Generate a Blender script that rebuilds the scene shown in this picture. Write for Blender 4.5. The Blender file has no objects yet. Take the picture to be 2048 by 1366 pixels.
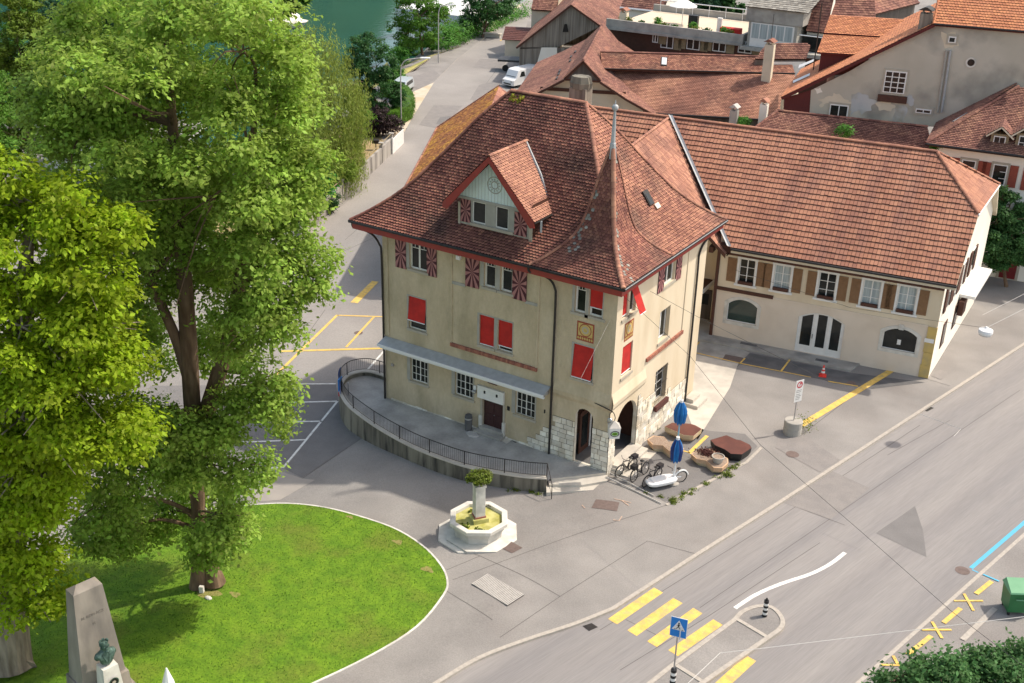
import bpy, bmesh, math, random
import numpy as np
from math import radians, sin, cos, pi, atan2, hypot
from mathutils import Vector
random.seed(7)
SC = bpy.context.scene
COL = SC.collection
# ---------------------------------------------------------------- camera
CAMR = np.array([[0.844234713, 0.535394166, 0.024916578], [0.245997, -0.345758499, -0.905503495], [-0.47618617, 0.770586885, -0.423606639]])
CAMO = np.array([24.05, -48.82, 33.0]); FPX = 2367.3
cam_d = bpy.data.cameras.new('camera'); cam = bpy.data.objects.new('camera', cam_d); COL.objects.link(cam)
cam_d.sensor_width = 36; cam_d.lens = FPX/2048*36; cam_d.clip_end = 3000; cam_d.clip_start = 0.5
from mathutils import Matrix
cam.matrix_world = Matrix(((CAMR[0][0], -CAMR[1][0], -CAMR[2][0], CAMO[0]), (CAMR[0][1], -CAMR[1][1], -CAMR[2][1], CAMO[1]), (CAMR[0][2], -CAMR[1][2], -CAMR[2][2], CAMO[2]), (0, 0, 0, 1)))
SC.camera = cam
# ---------------------------------------------------------------- light
SUN = Vector((.47, .55, 1)).normalized()
EL = math.asin(SUN.z)
w = bpy.data.worlds.new('World'); SC.world = w; w.use_nodes = True
nt = w.node_tree; bg = nt.nodes['Background']
sk = nt.nodes.new('ShaderNodeTexSky'); sk.sky_type = 'NISHITA'; sk.sun_disc = False
sk.sun_elevation = EL; sk.sun_rotation = atan2(SUN.x, SUN.y); sk.air_density = 1.0; sk.dust_density = 2.5; sk.ozone_density = 1.0; sk.altitude = 400
wb_ = nt.nodes.new('ShaderNodeMix'); wb_.data_type = 'RGBA'; wb_.blend_type = 'MULTIPLY'; wb_.inputs[0].default_value = 1; wb_.inputs[7].default_value = (1.12, .98, .79, 1)
nt.links.new(sk.outputs[0], wb_.inputs[6]); nt.links.new(wb_.outputs[2], bg.inputs[0]); bg.inputs[1].default_value = 0.15
sd = bpy.data.lights.new('sun', 'SUN'); so = bpy.data.objects.new('sun', sd); COL.objects.link(so)
sd.energy = 2.05; sd.angle = radians(1.2); sd.color = (1, .92, .8)
so.rotation_euler = (-SUN).to_track_quat('-Z', 'Y').to_euler()
SC.view_settings.view_transform = 'Standard'; SC.view_settings.look = 'None'
SC.view_settings.exposure = 1.03; SC.view_settings.gamma = 1
# ---------------------------------------------------------------- placing helpers
def smooth(a, b, x):
    t = min(1, max(0, (x-a)/(b-a))); return t*t*(3-2*t)
RB = (np.array([-67.5, 62.0]), np.array([-.36, .933]))          # river bank line
def height(x, y):
    h1 = -.42*smooth(2, -3, x) if x > -3 else -.42-.08*smooth(-3, -9, x)-.7*smooth(-9, -17, x)
    h2 = -1.2*smooth(-13, -18, x)
    k = smooth(2, 9, y)
    h = h1*(1-k)+h2*k
    if x < -50 and y > 30:
        d = -(x-RB[0][0])*RB[1][1]+(y-RB[0][1])*RB[1][0]        # metres into the river
        h -= 4.5*smooth(-1.5, 5, d)*(1-smooth(118, 128, d))
    return h
def ray(px, py): return np.array([(px-1024)/FPX, (py-683)/FPX, 1])@CAMR
def at(px, py, z=None):
    "the place in the world seen at a photo point: on the ground, or at height z"
    d = ray(px, py)
    if z is not None: return CAMO+d*((z-CAMO[2])/d[2])
    z = 0
    for _ in range(12):
        p = CAMO+d*((z-CAMO[2])/d[2]); z = .5*z+.5*height(p[0], p[1])
    p = CAMO+d*((z-CAMO[2])/d[2]); p[2] = height(p[0], p[1]); return p
def onpl(p0, n, px, py):
    d = ray(px, py); n = np.array(n, float); return CAMO+d*(((np.array(p0, float)-CAMO)@n)/(d@n))
def above(g, px, py):
    d = ray(px, py); t = ((g[0]-CAMO[0])*d[0]+(g[1]-CAMO[1])*d[1])/(d[0]**2+d[1]**2); return CAMO[2]+d[2]*t
def A(*a): return np.array(a, float)
# ---------------------------------------------------------------- materials
MATS = {}
def M(name, c1, c2=None, scale=3, rough=.85, bump=0, bscale=30, metal=0, spec=.4, c3=None, s3=.7, a3=.5, tint=0, stretch=(1, 1, 1), rot=0, transl=0, detail=6, lo=.35, hi=.65, fine=0, fs=18):
    m = bpy.data.materials.new(name); MATS[name] = m; m.use_nodes = True
    N = m.node_tree.nodes; L = m.node_tree.links; P = N['Principled BSDF']
    P.inputs['Roughness'].default_value = rough; P.inputs['Metallic'].default_value = metal; P.inputs['Specular IOR Level'].default_value = spec
    col = None
    geo = N.new('ShaderNodeNewGeometry'); mp = N.new('ShaderNodeMapping'); mp.vector_type = 'TEXTURE'; mp.inputs['Scale'].default_value = tuple(1/v for v in stretch); mp.inputs['Rotation'].default_value = (0, 0, rot)
    L.new(geo.outputs['Position'], mp.inputs[0])
    def noise(s, dt=detail):
        n = N.new('ShaderNodeTexNoise'); n.inputs['Scale'].default_value = s; n.inputs['Detail'].default_value = dt; L.new(mp.outputs[0], n.inputs['Vector']); return n.outputs['Fac']
    def ramp(f, a, b):
        r = N.new('ShaderNodeMapRange'); r.inputs[1].default_value = a; r.inputs[2].default_value = b; L.new(f, r.inputs[0]); return r.outputs[0]
    def mix(f, a, b, mode='MIX'):
        x = N.new('ShaderNodeMix'); x.data_type = 'RGBA'; x.blend_type = mode
        if isinstance(f, float): x.inputs[0].default_value = f
        else: L.new(f, x.inputs[0])
        for i, v in ((6, a), (7, b)):
            if isinstance(v, tuple): x.inputs[i].default_value = (*v, 1)
            else: L.new(v, x.inputs[i])
        return x.outputs[2]
    col = c1
    if c2: col = mix(ramp(noise(scale), lo, hi), c1, c2)
    if c3:
        f = ramp(noise(s3), .5, .68); mm = N.new('ShaderNodeMath'); mm.operation = 'MULTIPLY'; mm.inputs[1].default_value = a3; L.new(f, mm.inputs[0]); col = mix(mm.outputs[0], col, c3)
    if fine:
        r0 = N.new('ShaderNodeMapRange'); r0.inputs[1].default_value = .3; r0.inputs[2].default_value = .7; r0.inputs[3].default_value = 1-fine; r0.inputs[4].default_value = 1+fine; L.new(noise(fs, 3), r0.inputs[0]); h0 = N.new('ShaderNodeHueSaturation'); L.new(r0.outputs[0], h0.inputs['Value'])
        if isinstance(col, tuple): h0.inputs['Color'].default_value = (*col, 1)
        else: L.new(col, h0.inputs['Color'])
        col = h0.outputs[0]
    if tint:
        at_ = N.new('ShaderNodeAttribute'); at_.attribute_name = 'tint'
        r = N.new('ShaderNodeMapRange'); r.inputs[3].default_value = 1-tint; r.inputs[4].default_value = 1+tint; L.new(at_.outputs['Fac'], r.inputs[0])
        hs = N.new('ShaderNodeHueSaturation'); L.new(r.outputs[0], hs.inputs['Value'])
        r2 = N.new('ShaderNodeMapRange'); r2.inputs[3].default_value = .5-.018*tint; r2.inputs[4].default_value = .5+.03*tint; L.new(at_.outputs['Fac'], r2.inputs[0]); L.new(r2.outputs[0], hs.inputs['Hue'])
        if isinstance(col, tuple): hs.inputs['Color'].default_value = (*col, 1)
        else: L.new(col, hs.inputs['Color'])
        col = hs.outputs[0]
    if isinstance(col, tuple): P.inputs['Base Color'].default_value = (*col, 1)
    else: L.new(col, P.inputs['Base Color'])
    if bump:
        b = N.new('ShaderNodeBump'); b.inputs['Strength'].default_value = bump; b.inputs['Distance'].default_value = .03
        n = N.new('ShaderNodeTexNoise'); n.inputs['Scale'].default_value = bscale; n.inputs['Detail'].default_value = 4; L.new(geo.outputs['Position'], n.inputs['Vector'])
        L.new(n.outputs['Fac'], b.inputs['Height']); L.new(b.outputs[0], P.inputs['Normal'])
    if transl:
        t = N.new('ShaderNodeBsdfTranslucent'); ms = N.new('ShaderNodeMixShader'); ms.inputs[0].default_value = transl
        if isinstance(col, tuple): t.inputs[0].default_value = (*col, 1)
        else: L.new(col, t.inputs[0])
        L.new(P.outputs[0], ms.inputs[1]); L.new(t.outputs[0], ms.inputs[2]); L.new(ms.outputs[0], N['Material Output'].inputs[0])
    return name
# ---------------------------------------------------------------- mesh builder
class MB:
    def __init__(s): s.v = []; s.f = []; s.m = []; s.t = []
    def face(s, pts, m, t=.5):
        b = len(s.v); s.v += [tuple(map(float, p)) for p in pts]; s.f.append(tuple(range(b, b+len(pts)))); s.m.append(m); s.t.append(t)
    def idx(s, pts, faces, m, t=.5):
        b = len(s.v); s.v += [tuple(map(float, p)) for p in pts]
        for f in faces: s.f.append(tuple(b+i for i in f)); s.m.append(m); s.t.append(t)
    def hexa(s, p, m, t=.5): s.idx(p, [(3, 2, 1, 0), (4, 5, 6, 7), (0, 1, 5, 4), (1, 2, 6, 5), (2, 3, 7, 6), (3, 0, 4, 7)], m, t)
    def box(s, c, d, m, rz=0, t=.5, taper=1):
        q = []
        for z, k in ((-1, 1), (1, taper)):
            for x, y in ((-1, -1), (1, -1), (1, 1), (-1, 1)):
                a, b = x*d[0]/2*k, y*d[1]/2*k; q.append((c[0]+a*cos(rz)-b*sin(rz), c[1]+a*sin(rz)+b*cos(rz), c[2]+z*d[2]/2))
        s.hexa(q, m, t)
    def fbox(s, fr, s0, s1, z0, z1, d0, d1, m, t=.5):
        O, u, n = fr; P = lambda a, d, z: O+u*a+n*d+A(0, 0, z)
        s.hexa([P(s0, d1, z0), P(s1, d1, z0), P(s1, d0, z0), P(s0, d0, z0), P(s0, d1, z1), P(s1, d1, z1), P(s1, d0, z1), P(s0, d0, z1)], m, t)
    def prism(s, poly, z0, z1, m, mtop=None, k=1, t=.5):
        "poly: list of xy; k scales the bottom ring about the centre"
        n = len(poly); cx = sum(p[0] for p in poly)/n; cy = sum(p[1] for p in poly)/n
        B = [(cx+(p[0]-cx)*k, cy+(p[1]-cy)*k, z0) for p in poly]; T = [(p[0], p[1], z1) for p in poly]
        s.idx(B+T, [(i, (i+1) % n, n+(i+1) % n, n+i) for i in range(n)], m, t); s.face(T, mtop or m, t); s.face(B[::-1], m, t)
    def tube(s, pts, r, m, n=8, cap=True, t=.5):
        pts = [A(*p) for p in pts]; R = r if isinstance(r, (list, tuple)) else [r]*len(pts); V = []
        up = A(0, 0, 1); prev = None
        for i, p in enumerate(pts):
            d = pts[min(i+1, len(pts)-1)]-pts[max(i-1, 0)]; d = d/(np.linalg.norm(d)+1e-9)
            if prev is None:
                a = np.cross(d, up if abs(d[2]) < .9 else A(1, 0, 0))
            else: a = prev-d*(prev@d)
            a = a/(np.linalg.norm(a)+1e-9); prev = a; b = np.cross(d, a)
            V += [p+R[i]*(a*cos(2*pi*k/n)+b*sin(2*pi*k/n)) for k in range(n)]
        F = [(i*n+k, i*n+(k+1) % n, (i+1)*n+(k+1) % n, (i+1)*n+k) for i in range(len(pts)-1) for k in range(n)]
        if cap: F += [tuple(range(n))[::-1], tuple(range((len(pts)-1)*n, len(pts)*n))]
        s.idx(V, F, m, t)
    def lathe(s, c, prof, m, n=16, t=.5, rot=0):
        V = [(c[0]+r*cos(2*pi*k/n+rot), c[1]+r*sin(2*pi*k/n+rot), c[2]+z) for r, z in prof for k in range(n)]
        F = [(i*n+k, i*n+(k+1) % n, (i+1)*n+(k+1) % n, (i+1)*n+k) for i in range(len(prof)-1) for k in range(n)]
        F += [tuple(range(n))[::-1], tuple(range((len(prof)-1)*n, len(prof)*n))]
        s.idx(V, F, m, t)
    def ball(s, c, r, m, n=12, t=.5):
        r = r if isinstance(r, (tuple, list)) else (r, r, r)
        prof = [(sin(pi*i/n), -cos(pi*i/n)) for i in range(1, n)]
        V = [(c[0]+r[0]*a*cos(2*pi*k/n), c[1]+r[1]*a*sin(2*pi*k/n), c[2]+r[2]*z) for a, z in prof for k in range(n)]
        F = [(i*n+k, i*n+(k+1) % n, (i+1)*n+(k+1) % n, (i+1)*n+k) for i in range(len(prof)-1) for k in range(n)]
        F += [tuple(range(n))[::-1], tuple(range((len(prof)-1)*n, len(prof)*n))]
        s.idx(V, F, m, t)
    def build(s, name, parent=None, smooth=False):
        me = bpy.data.meshes.new(name); me.from_pydata(s.v, [], s.f); names = list(dict.fromkeys(s.m))
        for nm in names: me.materials.append(MATS[nm])
        ix = {k: i for i, k in enumerate(names)}
        me.polygons.foreach_set('material_index', [ix[k] for k in s.m])
        a = me.attributes.new('tint', 'FLOAT', 'FACE'); a.data.foreach_set('value', s.t)
        if smooth: me.polygons.foreach_set('use_smooth', [True]*len(s.f))
        me.update(); o = bpy.data.objects.new(name, me); COL.objects.link(o)
        if parent:
            o.parent = parent
            if parent.type == 'EMPTY': o.matrix_parent_inverse = Matrix.Translation(-parent.location)
        return o
def tag(o, label=None, cat=None, group=None, kind=None):
    for k, v in (('label', label), ('category', cat), ('group', group), ('kind', kind)):
        if v: o[k] = v
    return o
def thing(name, label, cat, loc=(0, 0, 0), group=None):
    o = bpy.data.objects.new(name, None); COL.objects.link(o); o.empty_display_size = .2; o.location = [float(v) for v in loc]; return tag(o, label, cat, group)
def struct(o): o['kind'] = 'structure'; return o
def dup(o, loc, rz, label=None):
    r = o.copy(); COL.objects.link(r); r.location = loc; r.rotation_euler = (0, 0, rz)
    if label: r['label'] = label
    for c in o.children:
        d = c.copy(); COL.objects.link(d); d.parent = r
        for g in c.children:
            e = g.copy(); COL.objects.link(e); e.parent = d
    return r
# ---------------------------------------------------------------- ground sheets
XL = [-32+.5*i for i in range(69)]
def sheet(name, poly, m, dz, hf=None, fine=True, extra=()):
    "a surface of the given xy outline laid over the terrain"
    bm = bmesh.new(); vs = [bm.verts.new((float(p[0]), float(p[1]), 0)) for p in poly]; bm.faces.new(vs)
    if hf is None:
        x0 = min(p[0] for p in poly); x1 = max(p[0] for p in poly); y0 = min(p[1] for p in poly); y1 = max(p[1] for p in poly)
        cuts = [((x, 0, 0), (1, 0, 0)) for x in XL if x0 < x < x1]+[((0, y, 0), (0, 1, 0)) for y in range(2, 10) if y0 < y < y1]+list(extra)
        for co, no in cuts: bmesh.ops.bisect_plane(bm, geom=bm.verts[:]+bm.edges[:]+bm.faces[:], plane_co=co, plane_no=no)
    bmesh.ops.triangulate(bm, faces=[f for f in bm.faces if len(f.verts) > 4])
    for v in bm.verts: v.co.z = (height(v.co.x, v.co.y) if hf is None else hf)+dz
    bmesh.ops.recalc_face_normals(bm, faces=bm.faces[:])
    for f in bm.faces:
        if f.normal.z < 0: f.normal_flip()
    me = bpy.data.meshes.new(name); bm.to_mesh(me); bm.free(); me.materials.append(MATS[m])
    o = bpy.data.objects.new(name, me); COL.objects.link(o); return o
def gpoly(*q): return [at(*p)[:2] for p in q]
def strip_poly(pts, w):
    "xy outline of a line of width w through pts"
    pts = [A(p[0], p[1]) for p in pts]; L = []; R = []
    for i, p in enumerate(pts):
        d = pts[min(i+1, len(pts)-1)]-pts[max(i-1, 0)]; d /= np.linalg.norm(d); n = A(-d[1], d[0])*w/2; L.append(p+n); R.append(p-n)
    return L+R[::-1]
def spline(pts, n=6):
    P = [A(*p) for p in pts]; P = [2*P[0]-P[1]]+P+[2*P[-1]-P[-2]]; out = []
    for i in range(1, len(P)-2):
        for k in range(n):
            t = k/n; a, b, c, d = P[i-1:i+3]
            out.append(.5*(2*b+(c-a)*t+(2*a-5*b+4*c-d)*t*t+(3*b-a-3*c+d)*t**3))
    return out+[P[-2]]
# ---------------------------------------------------------------- building helpers
def frame(O, ang):
    u = A(cos(ang), sin(ang), 0); return (A(*O), u, A(sin(ang), -cos(ang), 0))
def wall(mb, fr, W, z0, z1, holes, m, depth=.22, mrev=None, s0=0):
    "wall with openings (s0,s1,z0,z1,rise): rise > 0 gives an arched head"
    O, u, n = fr; P = lambda s, z, d=0: O+u*s+n*d+A(0, 0, z); mrev = mrev or m
    xs = sorted({s0, W}|{h[0] for h in holes}|{h[1] for h in holes}); zs = sorted({z0, z1}|{h[2] for h in holes}|{h[3] for h in holes})
    for a, b in zip(xs, xs[1:]):
        for c, d in zip(zs, zs[1:]):
            if any(h[0] <= a+1e-6 and h[1] >= b-1e-6 and h[2] <= c+1e-6 and h[3] >= d-1e-6 for h in holes): continue
            mb.face([P(a, c), P(b, c), P(b, d), P(a, d)], m)
    for h in holes:
        a, b, c, d = h[:4]; r = h[4] if len(h) > 4 else 0
        if r:
            arc = arch(a, b, d, r); ring = [(a, c)]+arc+[(b, c)]
            mid = len(arc)//2
            mb.face([P(a, d)]+[P(*q) for q in arc[:mid+1]][::-1], m); mb.face([P(b, d)]+[P(*q) for q in arc[mid:]][::-1], m)
        else: ring = [(a, c), (a, d), (b, d), (b, c)]
        for p, q in zip(ring, ring[1:]+ring[:1]): mb.face([P(*p), P(*q), P(*q, -depth), P(*p, -depth)], 'old_stone' if r > .5 else mrev)
def arch(a, b, d, r, n=12):
    "points of an arched head from left springing to right springing, apex at z=d"
    w = (b-a)/2; R = (w*w+r*r)/(2*r); cz = d-R; th = math.asin(min(1, w/R)); th = th if r <= w else pi-th
    return [((a+b)/2+R*sin(-th+2*th*i/n), cz+R*cos(-th+2*th*i/n)) for i in range(n+1)]
def window(parent, fr, s0, s1, z0, z1, cols=2, rows=3, fw=.095, bar=.034, depth=.2, sill=None, mf='white_paint', mp='glass', rise=0, name='window', split=True, msill='sandstone', transom=None, grown=.07):
    O, u, n = fr; f = MB(); d0, d1 = -depth, -depth+.06
    if rise:
        arc = arch(s0, s1, z1, rise); ring = [(s0, z0)]+arc+[(s1, z0)]; c = A((s0+s1)/2, (z0+z1)/2)
        inn = [tuple(c+(A(*q)-c)*(1-2*fw/(s1-s0))) for q in ring]; P = lambda q, d: O+u*q[0]+n*d+A(0, 0, q[1])
        for i in range(len(ring)):
            j = (i+1) % len(ring); f.face([P(ring[i], d1), P(ring[j], d1), P(inn[j], d1), P(inn[i], d1)], mf); f.face([P(inn[i], d1), P(inn[j], d1), P(inn[j], d0), P(inn[i], d0)], mf)
    else:
        for a, b, c, d in ((s0, s0+fw, z0, z1), (s1-fw, s1, z0, z1), (s0+fw, s1-fw, z0, z0+fw), (s0+fw, s1-fw, z1-fw, z1)): f.fbox(fr, a, b, c, d, d0, d1, mf)
    def vbar(x, w, a, b): f.fbox(fr, x-w/2, x+w/2, a, b, d0+.005, d1-.008, mf)
    zt = z1-fw-(rise*.55 if rise else 0)
    if split: vbar((s0+s1)/2, fw*1.1, z0+fw, zt+(rise*.5))
    for i in range(1, cols):
        x = s0+(s1-s0)*i/cols
        if not (split and abs(x-(s0+s1)/2) < .02): vbar(x, bar, z0+fw, zt)
    zz = [z0+(z1-z0)*j/rows for j in range(1, rows)] if transom is None else [z0+(z1-z0)*transom]
    for z in zz: f.fbox(fr, s0+fw, s1-fw, z-bar/2, z+bar/2, d0+.01, d1-.012, mf)
    if transom:
        for i in range(1, 4): x = s0+(s1-s0)*i/4; f.fbox(fr, x-.012, x+.012, z0+(z1-z0)*transom, z1-fw, d0+.01, d1-.014, mf)
    o = f.build(name, parent); p = MB()
    if rise: p.face([O+u*q[0]+n*(d0+.02)+A(0, 0, q[1]) for q in [(s0+.02, z0)]+arch(s0+.02, s1-.02, z1-.02, rise)+[(s1-.02, z0)]], mp)
    else: p.fbox(fr, s0+.02, s1-.02, z0+.02, z1-.02, d0+.012, d0+.022, mp)
    p.build('pane', o)
    if sill:
        q = MB(); q.fbox(fr, s0-sill, s1+sill, z0-.14, z0-.003, -depth+.07, grown, msill); q.build('sill', o)
    return o
def profile_rows(zf, D, e):
    "inset values spaced e apart along the slope of height profile zf(d)"
    ds = [0]; acc = 0; n = 400; pz = zf(0)
    for i in range(1, n+1):
        d = D*i/n; z = zf(d); acc += hypot(D/n, z-pz); pz = z
        if acc >= e: ds.append(d); acc -= e
    if D-ds[-1] > .02: ds.append(D)
    return ds
def tiles(mb, P, rng, rows, w, m, m_under_shade, lift=.05, rnd=5, jit=.008, gap=.006, tintf=None, extend=.2, stag=2):
    "real tiles in courses on the surface P(a, d); rng(d) = extent of the course"
    for i in range(len(rows)-1):
        d0, d1 = rows[i], rows[i+1]; dm = (d0+d1)/2; a0, a1 = rng(d0); b0, b1 = rng(d1)
        mb.face([P(a0, d0)-A(0, 0, .03), P(a1, d0)-A(0, 0, .03), P(b1, d1)-A(0, 0, .03), P(b0, d1)-A(0, 0, .03)], m_under_shade)
        lo, hi = rng(dm); off = (i % stag)*w/2; k0 = int(math.floor((lo-off)/w)); k1 = int(math.ceil((hi-off)/w))
        pa = P((lo+hi)/2, d0); e1 = P((lo+hi)/2+.1, d0)-pa; e2 = P((lo+hi)/2, d1)-pa; nn = np.cross(e1, e2); nn /= np.linalg.norm(nn)+1e-9
        if nn[2] < 0: nn = -nn
        dt = min(d1+(d1-d0)*extend, rows[-1]) if i < len(rows)-2 else d1
        for k in range(k0, k1):
            x0 = max(off+k*w+gap, lo); x1 = min(off+(k+1)*w-gap, hi)
            if x1-x0 < w*.18: continue
            L = lift+random.uniform(-jit, jit); dd = (d1-d0)*random.uniform(-.05, .05); c = (x0+x1)/2; ww = x1-x0
            if rnd == 5: low = [(x0, .26), (x0+.2*ww, .07), (c, 0), (x1-.2*ww, .07), (x1, .26)]
            elif rnd == 3: low = [(x0, .12), (c, 0), (x1, .12)]
            else: low = [(x0, 0), (x1, 0)]
            bot = [P(x, max(0, d0+dd+f*(d1-d0)) if i else d0+f*(d1-d0))+nn*L for x, f in low]
            top = [P(x1, dt)+nn*.006, P(x0, dt)+nn*.006]
            t = random.random() if tintf is None else tintf(P(c, dm))
            mt_ = m
            if t > 2: mt_, t = 'tile_grey', random.random()
            mb.face(bot+top, mt_, t)
            for p, q in zip(bot, bot[1:]): mb.face([p-nn*(L+.02), q-nn*(L+.02), q, p], m_under_shade, t)  # tile edges painted dark as the gap shadow between courses
def caps(mb, pts, m, r=.13, step=.38, up=.02):
    "half-round ridge or hip tiles along a line"
    pts = [A(*p) for p in pts]
    for a, b in zip(pts, pts[1:]):
        L = np.linalg.norm(b-a); n = max(1, int(round(L/step))); d = (b-a)/L; s = np.cross(d, A(0, 0, 1)); s /= np.linalg.norm(s)+1e-9; q = np.cross(s, d)
        for i in range(n):
            p0 = a+d*L*i/n; p1 = a+d*(L*(i+1)/n+.05); V = []
            for p, rr in ((p0, r), (p1, r*.86)):
                V += [p+s*rr*cos(pi*k/6)+q*(rr*.8*sin(pi*k/6)+up-.03) for k in range(7)]
            t = random.random(); mb.idx(V, [(k, k+1, 8+k, 7+k) for k in range(6)]+[tuple(range(7))], m, t)
def roofplane(mb, poly, w, e, m, mu, rnd=3, lift=.05, tintf=None, thick=0, mt=None, stag=2, gap=.006):
    "tiled plane: poly[0]->poly[1] is the eave, other corners lie above it (convex)"
    poly = [A(*p) for p in poly]; O = poly[0]; u = poly[1]-O; u /= np.linalg.norm(u)
    v = max((p-O-u*((p-O)@u) for p in poly[2:]), key=lambda q: np.linalg.norm(q)); D = np.linalg.norm(v); v = v/D
    q2 = [((p-O)@u, (p-O)@v) for p in poly]; D = max(b for a, b in q2)
    def rng(d):
        d = min(max(d, 1e-4), D-1e-4); xs = []
        for (a0, b0), (a1, b1) in zip(q2, q2[1:]+q2[:1]):
            if (b0-d)*(b1-d) <= 0 and abs(b1-b0) > 1e-9: xs.append(a0+(a1-a0)*(d-b0)/(b1-b0))
        return (min(xs), max(xs)) if xs else (0, 0)
    n = max(2, int(round(D/e))); tiles(mb, lambda a, d: O+u*a+v*d, rng, [D*i/n for i in range(n+1)], w, m, mu, rnd=rnd, lift=lift, tintf=tintf, stag=stag, gap=gap)
    if thick:
        nn = np.cross(u, v); nn = nn if nn[2] > 0 else -nn
        low = [p-nn*thick for p in poly]; mb.face(low[::-1], mt or mu)
        for i in range(len(poly)): j = (i+1) % len(poly); mb.face([low[i], low[j], poly[j]-nn*.012, poly[i]-nn*.012], mt or mu)
# ---------------------------------------------------------------- the materials
M('asphalt', (.222, .208, .197), (.284, .266, .25), scale=.35, rough=.93, bump=.25, bscale=90, c3=(.19, .17, .158), s3=.16, a3=.55, detail=9, fine=.13, fs=16)
M('asphalt_street', (.262, .244, .228), (.308, .287, .268), scale=.2, rough=.93, bump=.2, bscale=90, c3=(.225, .205, .195), s3=.12, a3=.5, detail=9, fine=.1, fs=12)
M('asphalt_road', (.222, .21, .208), (.28, .262, .25), scale=.62, rough=.9, bump=.25, bscale=90, stretch=(1, .035, 1), rot=radians(-13.2), c3=(.19, .178, .178), s3=.4, a3=.6, detail=5, lo=.36, hi=.64, fine=.09, fs=24)
M('asphalt_mid', (.165, .157, .154), (.186, .177, .173), scale=1.4, rough=.92, bump=.3, bscale=80, fine=.12, fs=20)
M('asphalt_dark', (.1, .098, .1), (.14, .135, .135), scale=1.4, rough=.92, bump=.3, bscale=80, c3=(.17, .16, .15), s3=.5, a3=.4, detail=10)
M('asphalt_tone', (.215, .2, .192), (.245, .226, .214), scale=1.5, rough=.92, bump=.2, bscale=90, detail=9, fine=.12, fs=18)
M('asphalt_pale', (.36, .325, .29), (.31, .28, .255), scale=.8, rough=.93, bump=.2, bscale=90, detail=9)
M('seam', (.1, .092, .085), rough=.9)
M('concrete', (.33, .31, .28), (.42, .395, .355), scale=1.2, rough=.9, bump=.15, bscale=50, c3=(.21, .2, .185), s3=.7, a3=.7, detail=10)
M('concrete_pale', (.5, .46, .4), (.58, .535, .465), scale=1.5, rough=.9, bump=.12, bscale=50, c3=(.36, .33, .29), s3=.5, a3=.6, detail=9)
M('terrace_floor', (.33, .315, .29), (.43, .41, .38), scale=.9, rough=.85, bump=.12, bscale=40, c3=(.24, .23, .215), s3=.5, a3=.75, detail=10, fine=.08, fs=9)
M('wall_stained', (.27, .245, .195), (.115, .103, .082), scale=1.3, rough=.92, bump=.25, bscale=30, stretch=(1, 1, .16), c3=(.04, .037, .033), s3=2.2, a3=.95, detail=8)
M('kerb_stone', (.44, .4, .35), (.36, .325, .285), scale=6, rough=.85, bump=.1)
M('white_line', (.78, .77, .73), (.62, .61, .58), scale=5, rough=.8, c3=(.4, .38, .36), s3=4, a3=.5)
M('yellow_line', (.78, .52, .13), (.66, .43, .1), scale=3, rough=.8, c3=(.4, .32, .18), s3=3.5, a3=.7, fine=.1)
M('blue_line', (.09, .42, .62), (.11, .38, .55), scale=5, rough=.8)
M('orange_chalk', (.5, .34, .25), (.38, .3, .25), scale=9, rough=.9)
M('lawn', (.088, .185, .006), (.14, .25, .01), scale=1.5, rough=.95, bump=.8, bscale=38, c3=(.135, .175, .018), s3=.5, a3=.8, detail=12, fine=.22, fs=9)
M('grass_blade', (.06, .15, .006), (.11, .22, .012), scale=1.0, rough=.8, tint=.35, transl=.3)
M('bare_soil', (.38, .28, .15), (.27, .21, .1), scale=2.5, rough=.95, bump=.3)
M('gravel_path', (.5, .43, .34), (.58, .5, .4), scale=.8, rough=.95, bump=.2, c3=(.45, .33, .16), s3=.35, a3=.5)
M('dry_verge', (.34, .33, .1), (.42, .36, .14), scale=1.2, rough=.95, bump=.4, c3=(.2, .26, .06), s3=.5, a3=.7)
M('water', (.012, .06, .052), (.016, .075, .064), scale=.05, rough=.05, bump=.6, bscale=1.1, spec=.5)
M('plaster', (.49, .4, .27), (.57, .475, .335), scale=.9, rough=.95, bump=1, bscale=11, c3=(.33, .275, .175), s3=.6, a3=.6, detail=9, fine=.06, fs=7, stretch=(1, 1, .45))
M('plaster_fine', (.66, .56, .41), (.71, .61, .455), scale=.8, rough=.95, bump=.2, bscale=30, c3=(.54, .43, .28), s3=.6, a3=.5, stretch=(1, 1, .35), detail=9)
M('plaster_pink', (.68, .58, .47), (.72, .62, .51), scale=.5, rough=.95, bump=.1, bscale=30, c3=(.56, .46, .36), s3=.6, a3=.4)
M('plaster_white', (.82, .76, .66), (.86, .81, .72), scale=.5, rough=.95, bump=.1, bscale=30)
M('plaster_cream', (.66, .58, .45), (.58, .51, .39), scale=.8, rough=.95)
M('plaster_old', (.45, .415, .34), (.53, .49, .41), scale=.35, rough=.95, bump=.3, bscale=12, c3=(.17, .16, .145), s3=.24, a3=.75, detail=10)
M('plaster_peeled', (.42, .44, .45), (.5, .5, .48), scale=.9, rough=.95, bump=.3, c3=(.3, .26, .17), s3=.8, a3=.7)
M('old_stone', (.68, .62, .51), (.82, .78, .69), scale=2.2, rough=.92, bump=.6, bscale=9, tint=.2, c3=(.5, .38, .22), s3=1.0, a3=.45)
M('yellow_stone', (.6, .43, .14), (.5, .37, .15), scale=2, rough=.92, bump=.4, c3=(.36, .3, .17), s3=1.2, a3=.6)
M('mortar', (.15, .12, .08), rough=.95)
M('sandstone', (.39, .35, .28), (.45, .405, .33), scale=2, rough=.9, bump=.1)
M('grey_frame', (.34, .325, .29), (.4, .385, .345), scale=2, rough=.9)
M('white_paint', (.78, .77, .74), (.72, .71, .68), scale=3, rough=.5)
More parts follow.
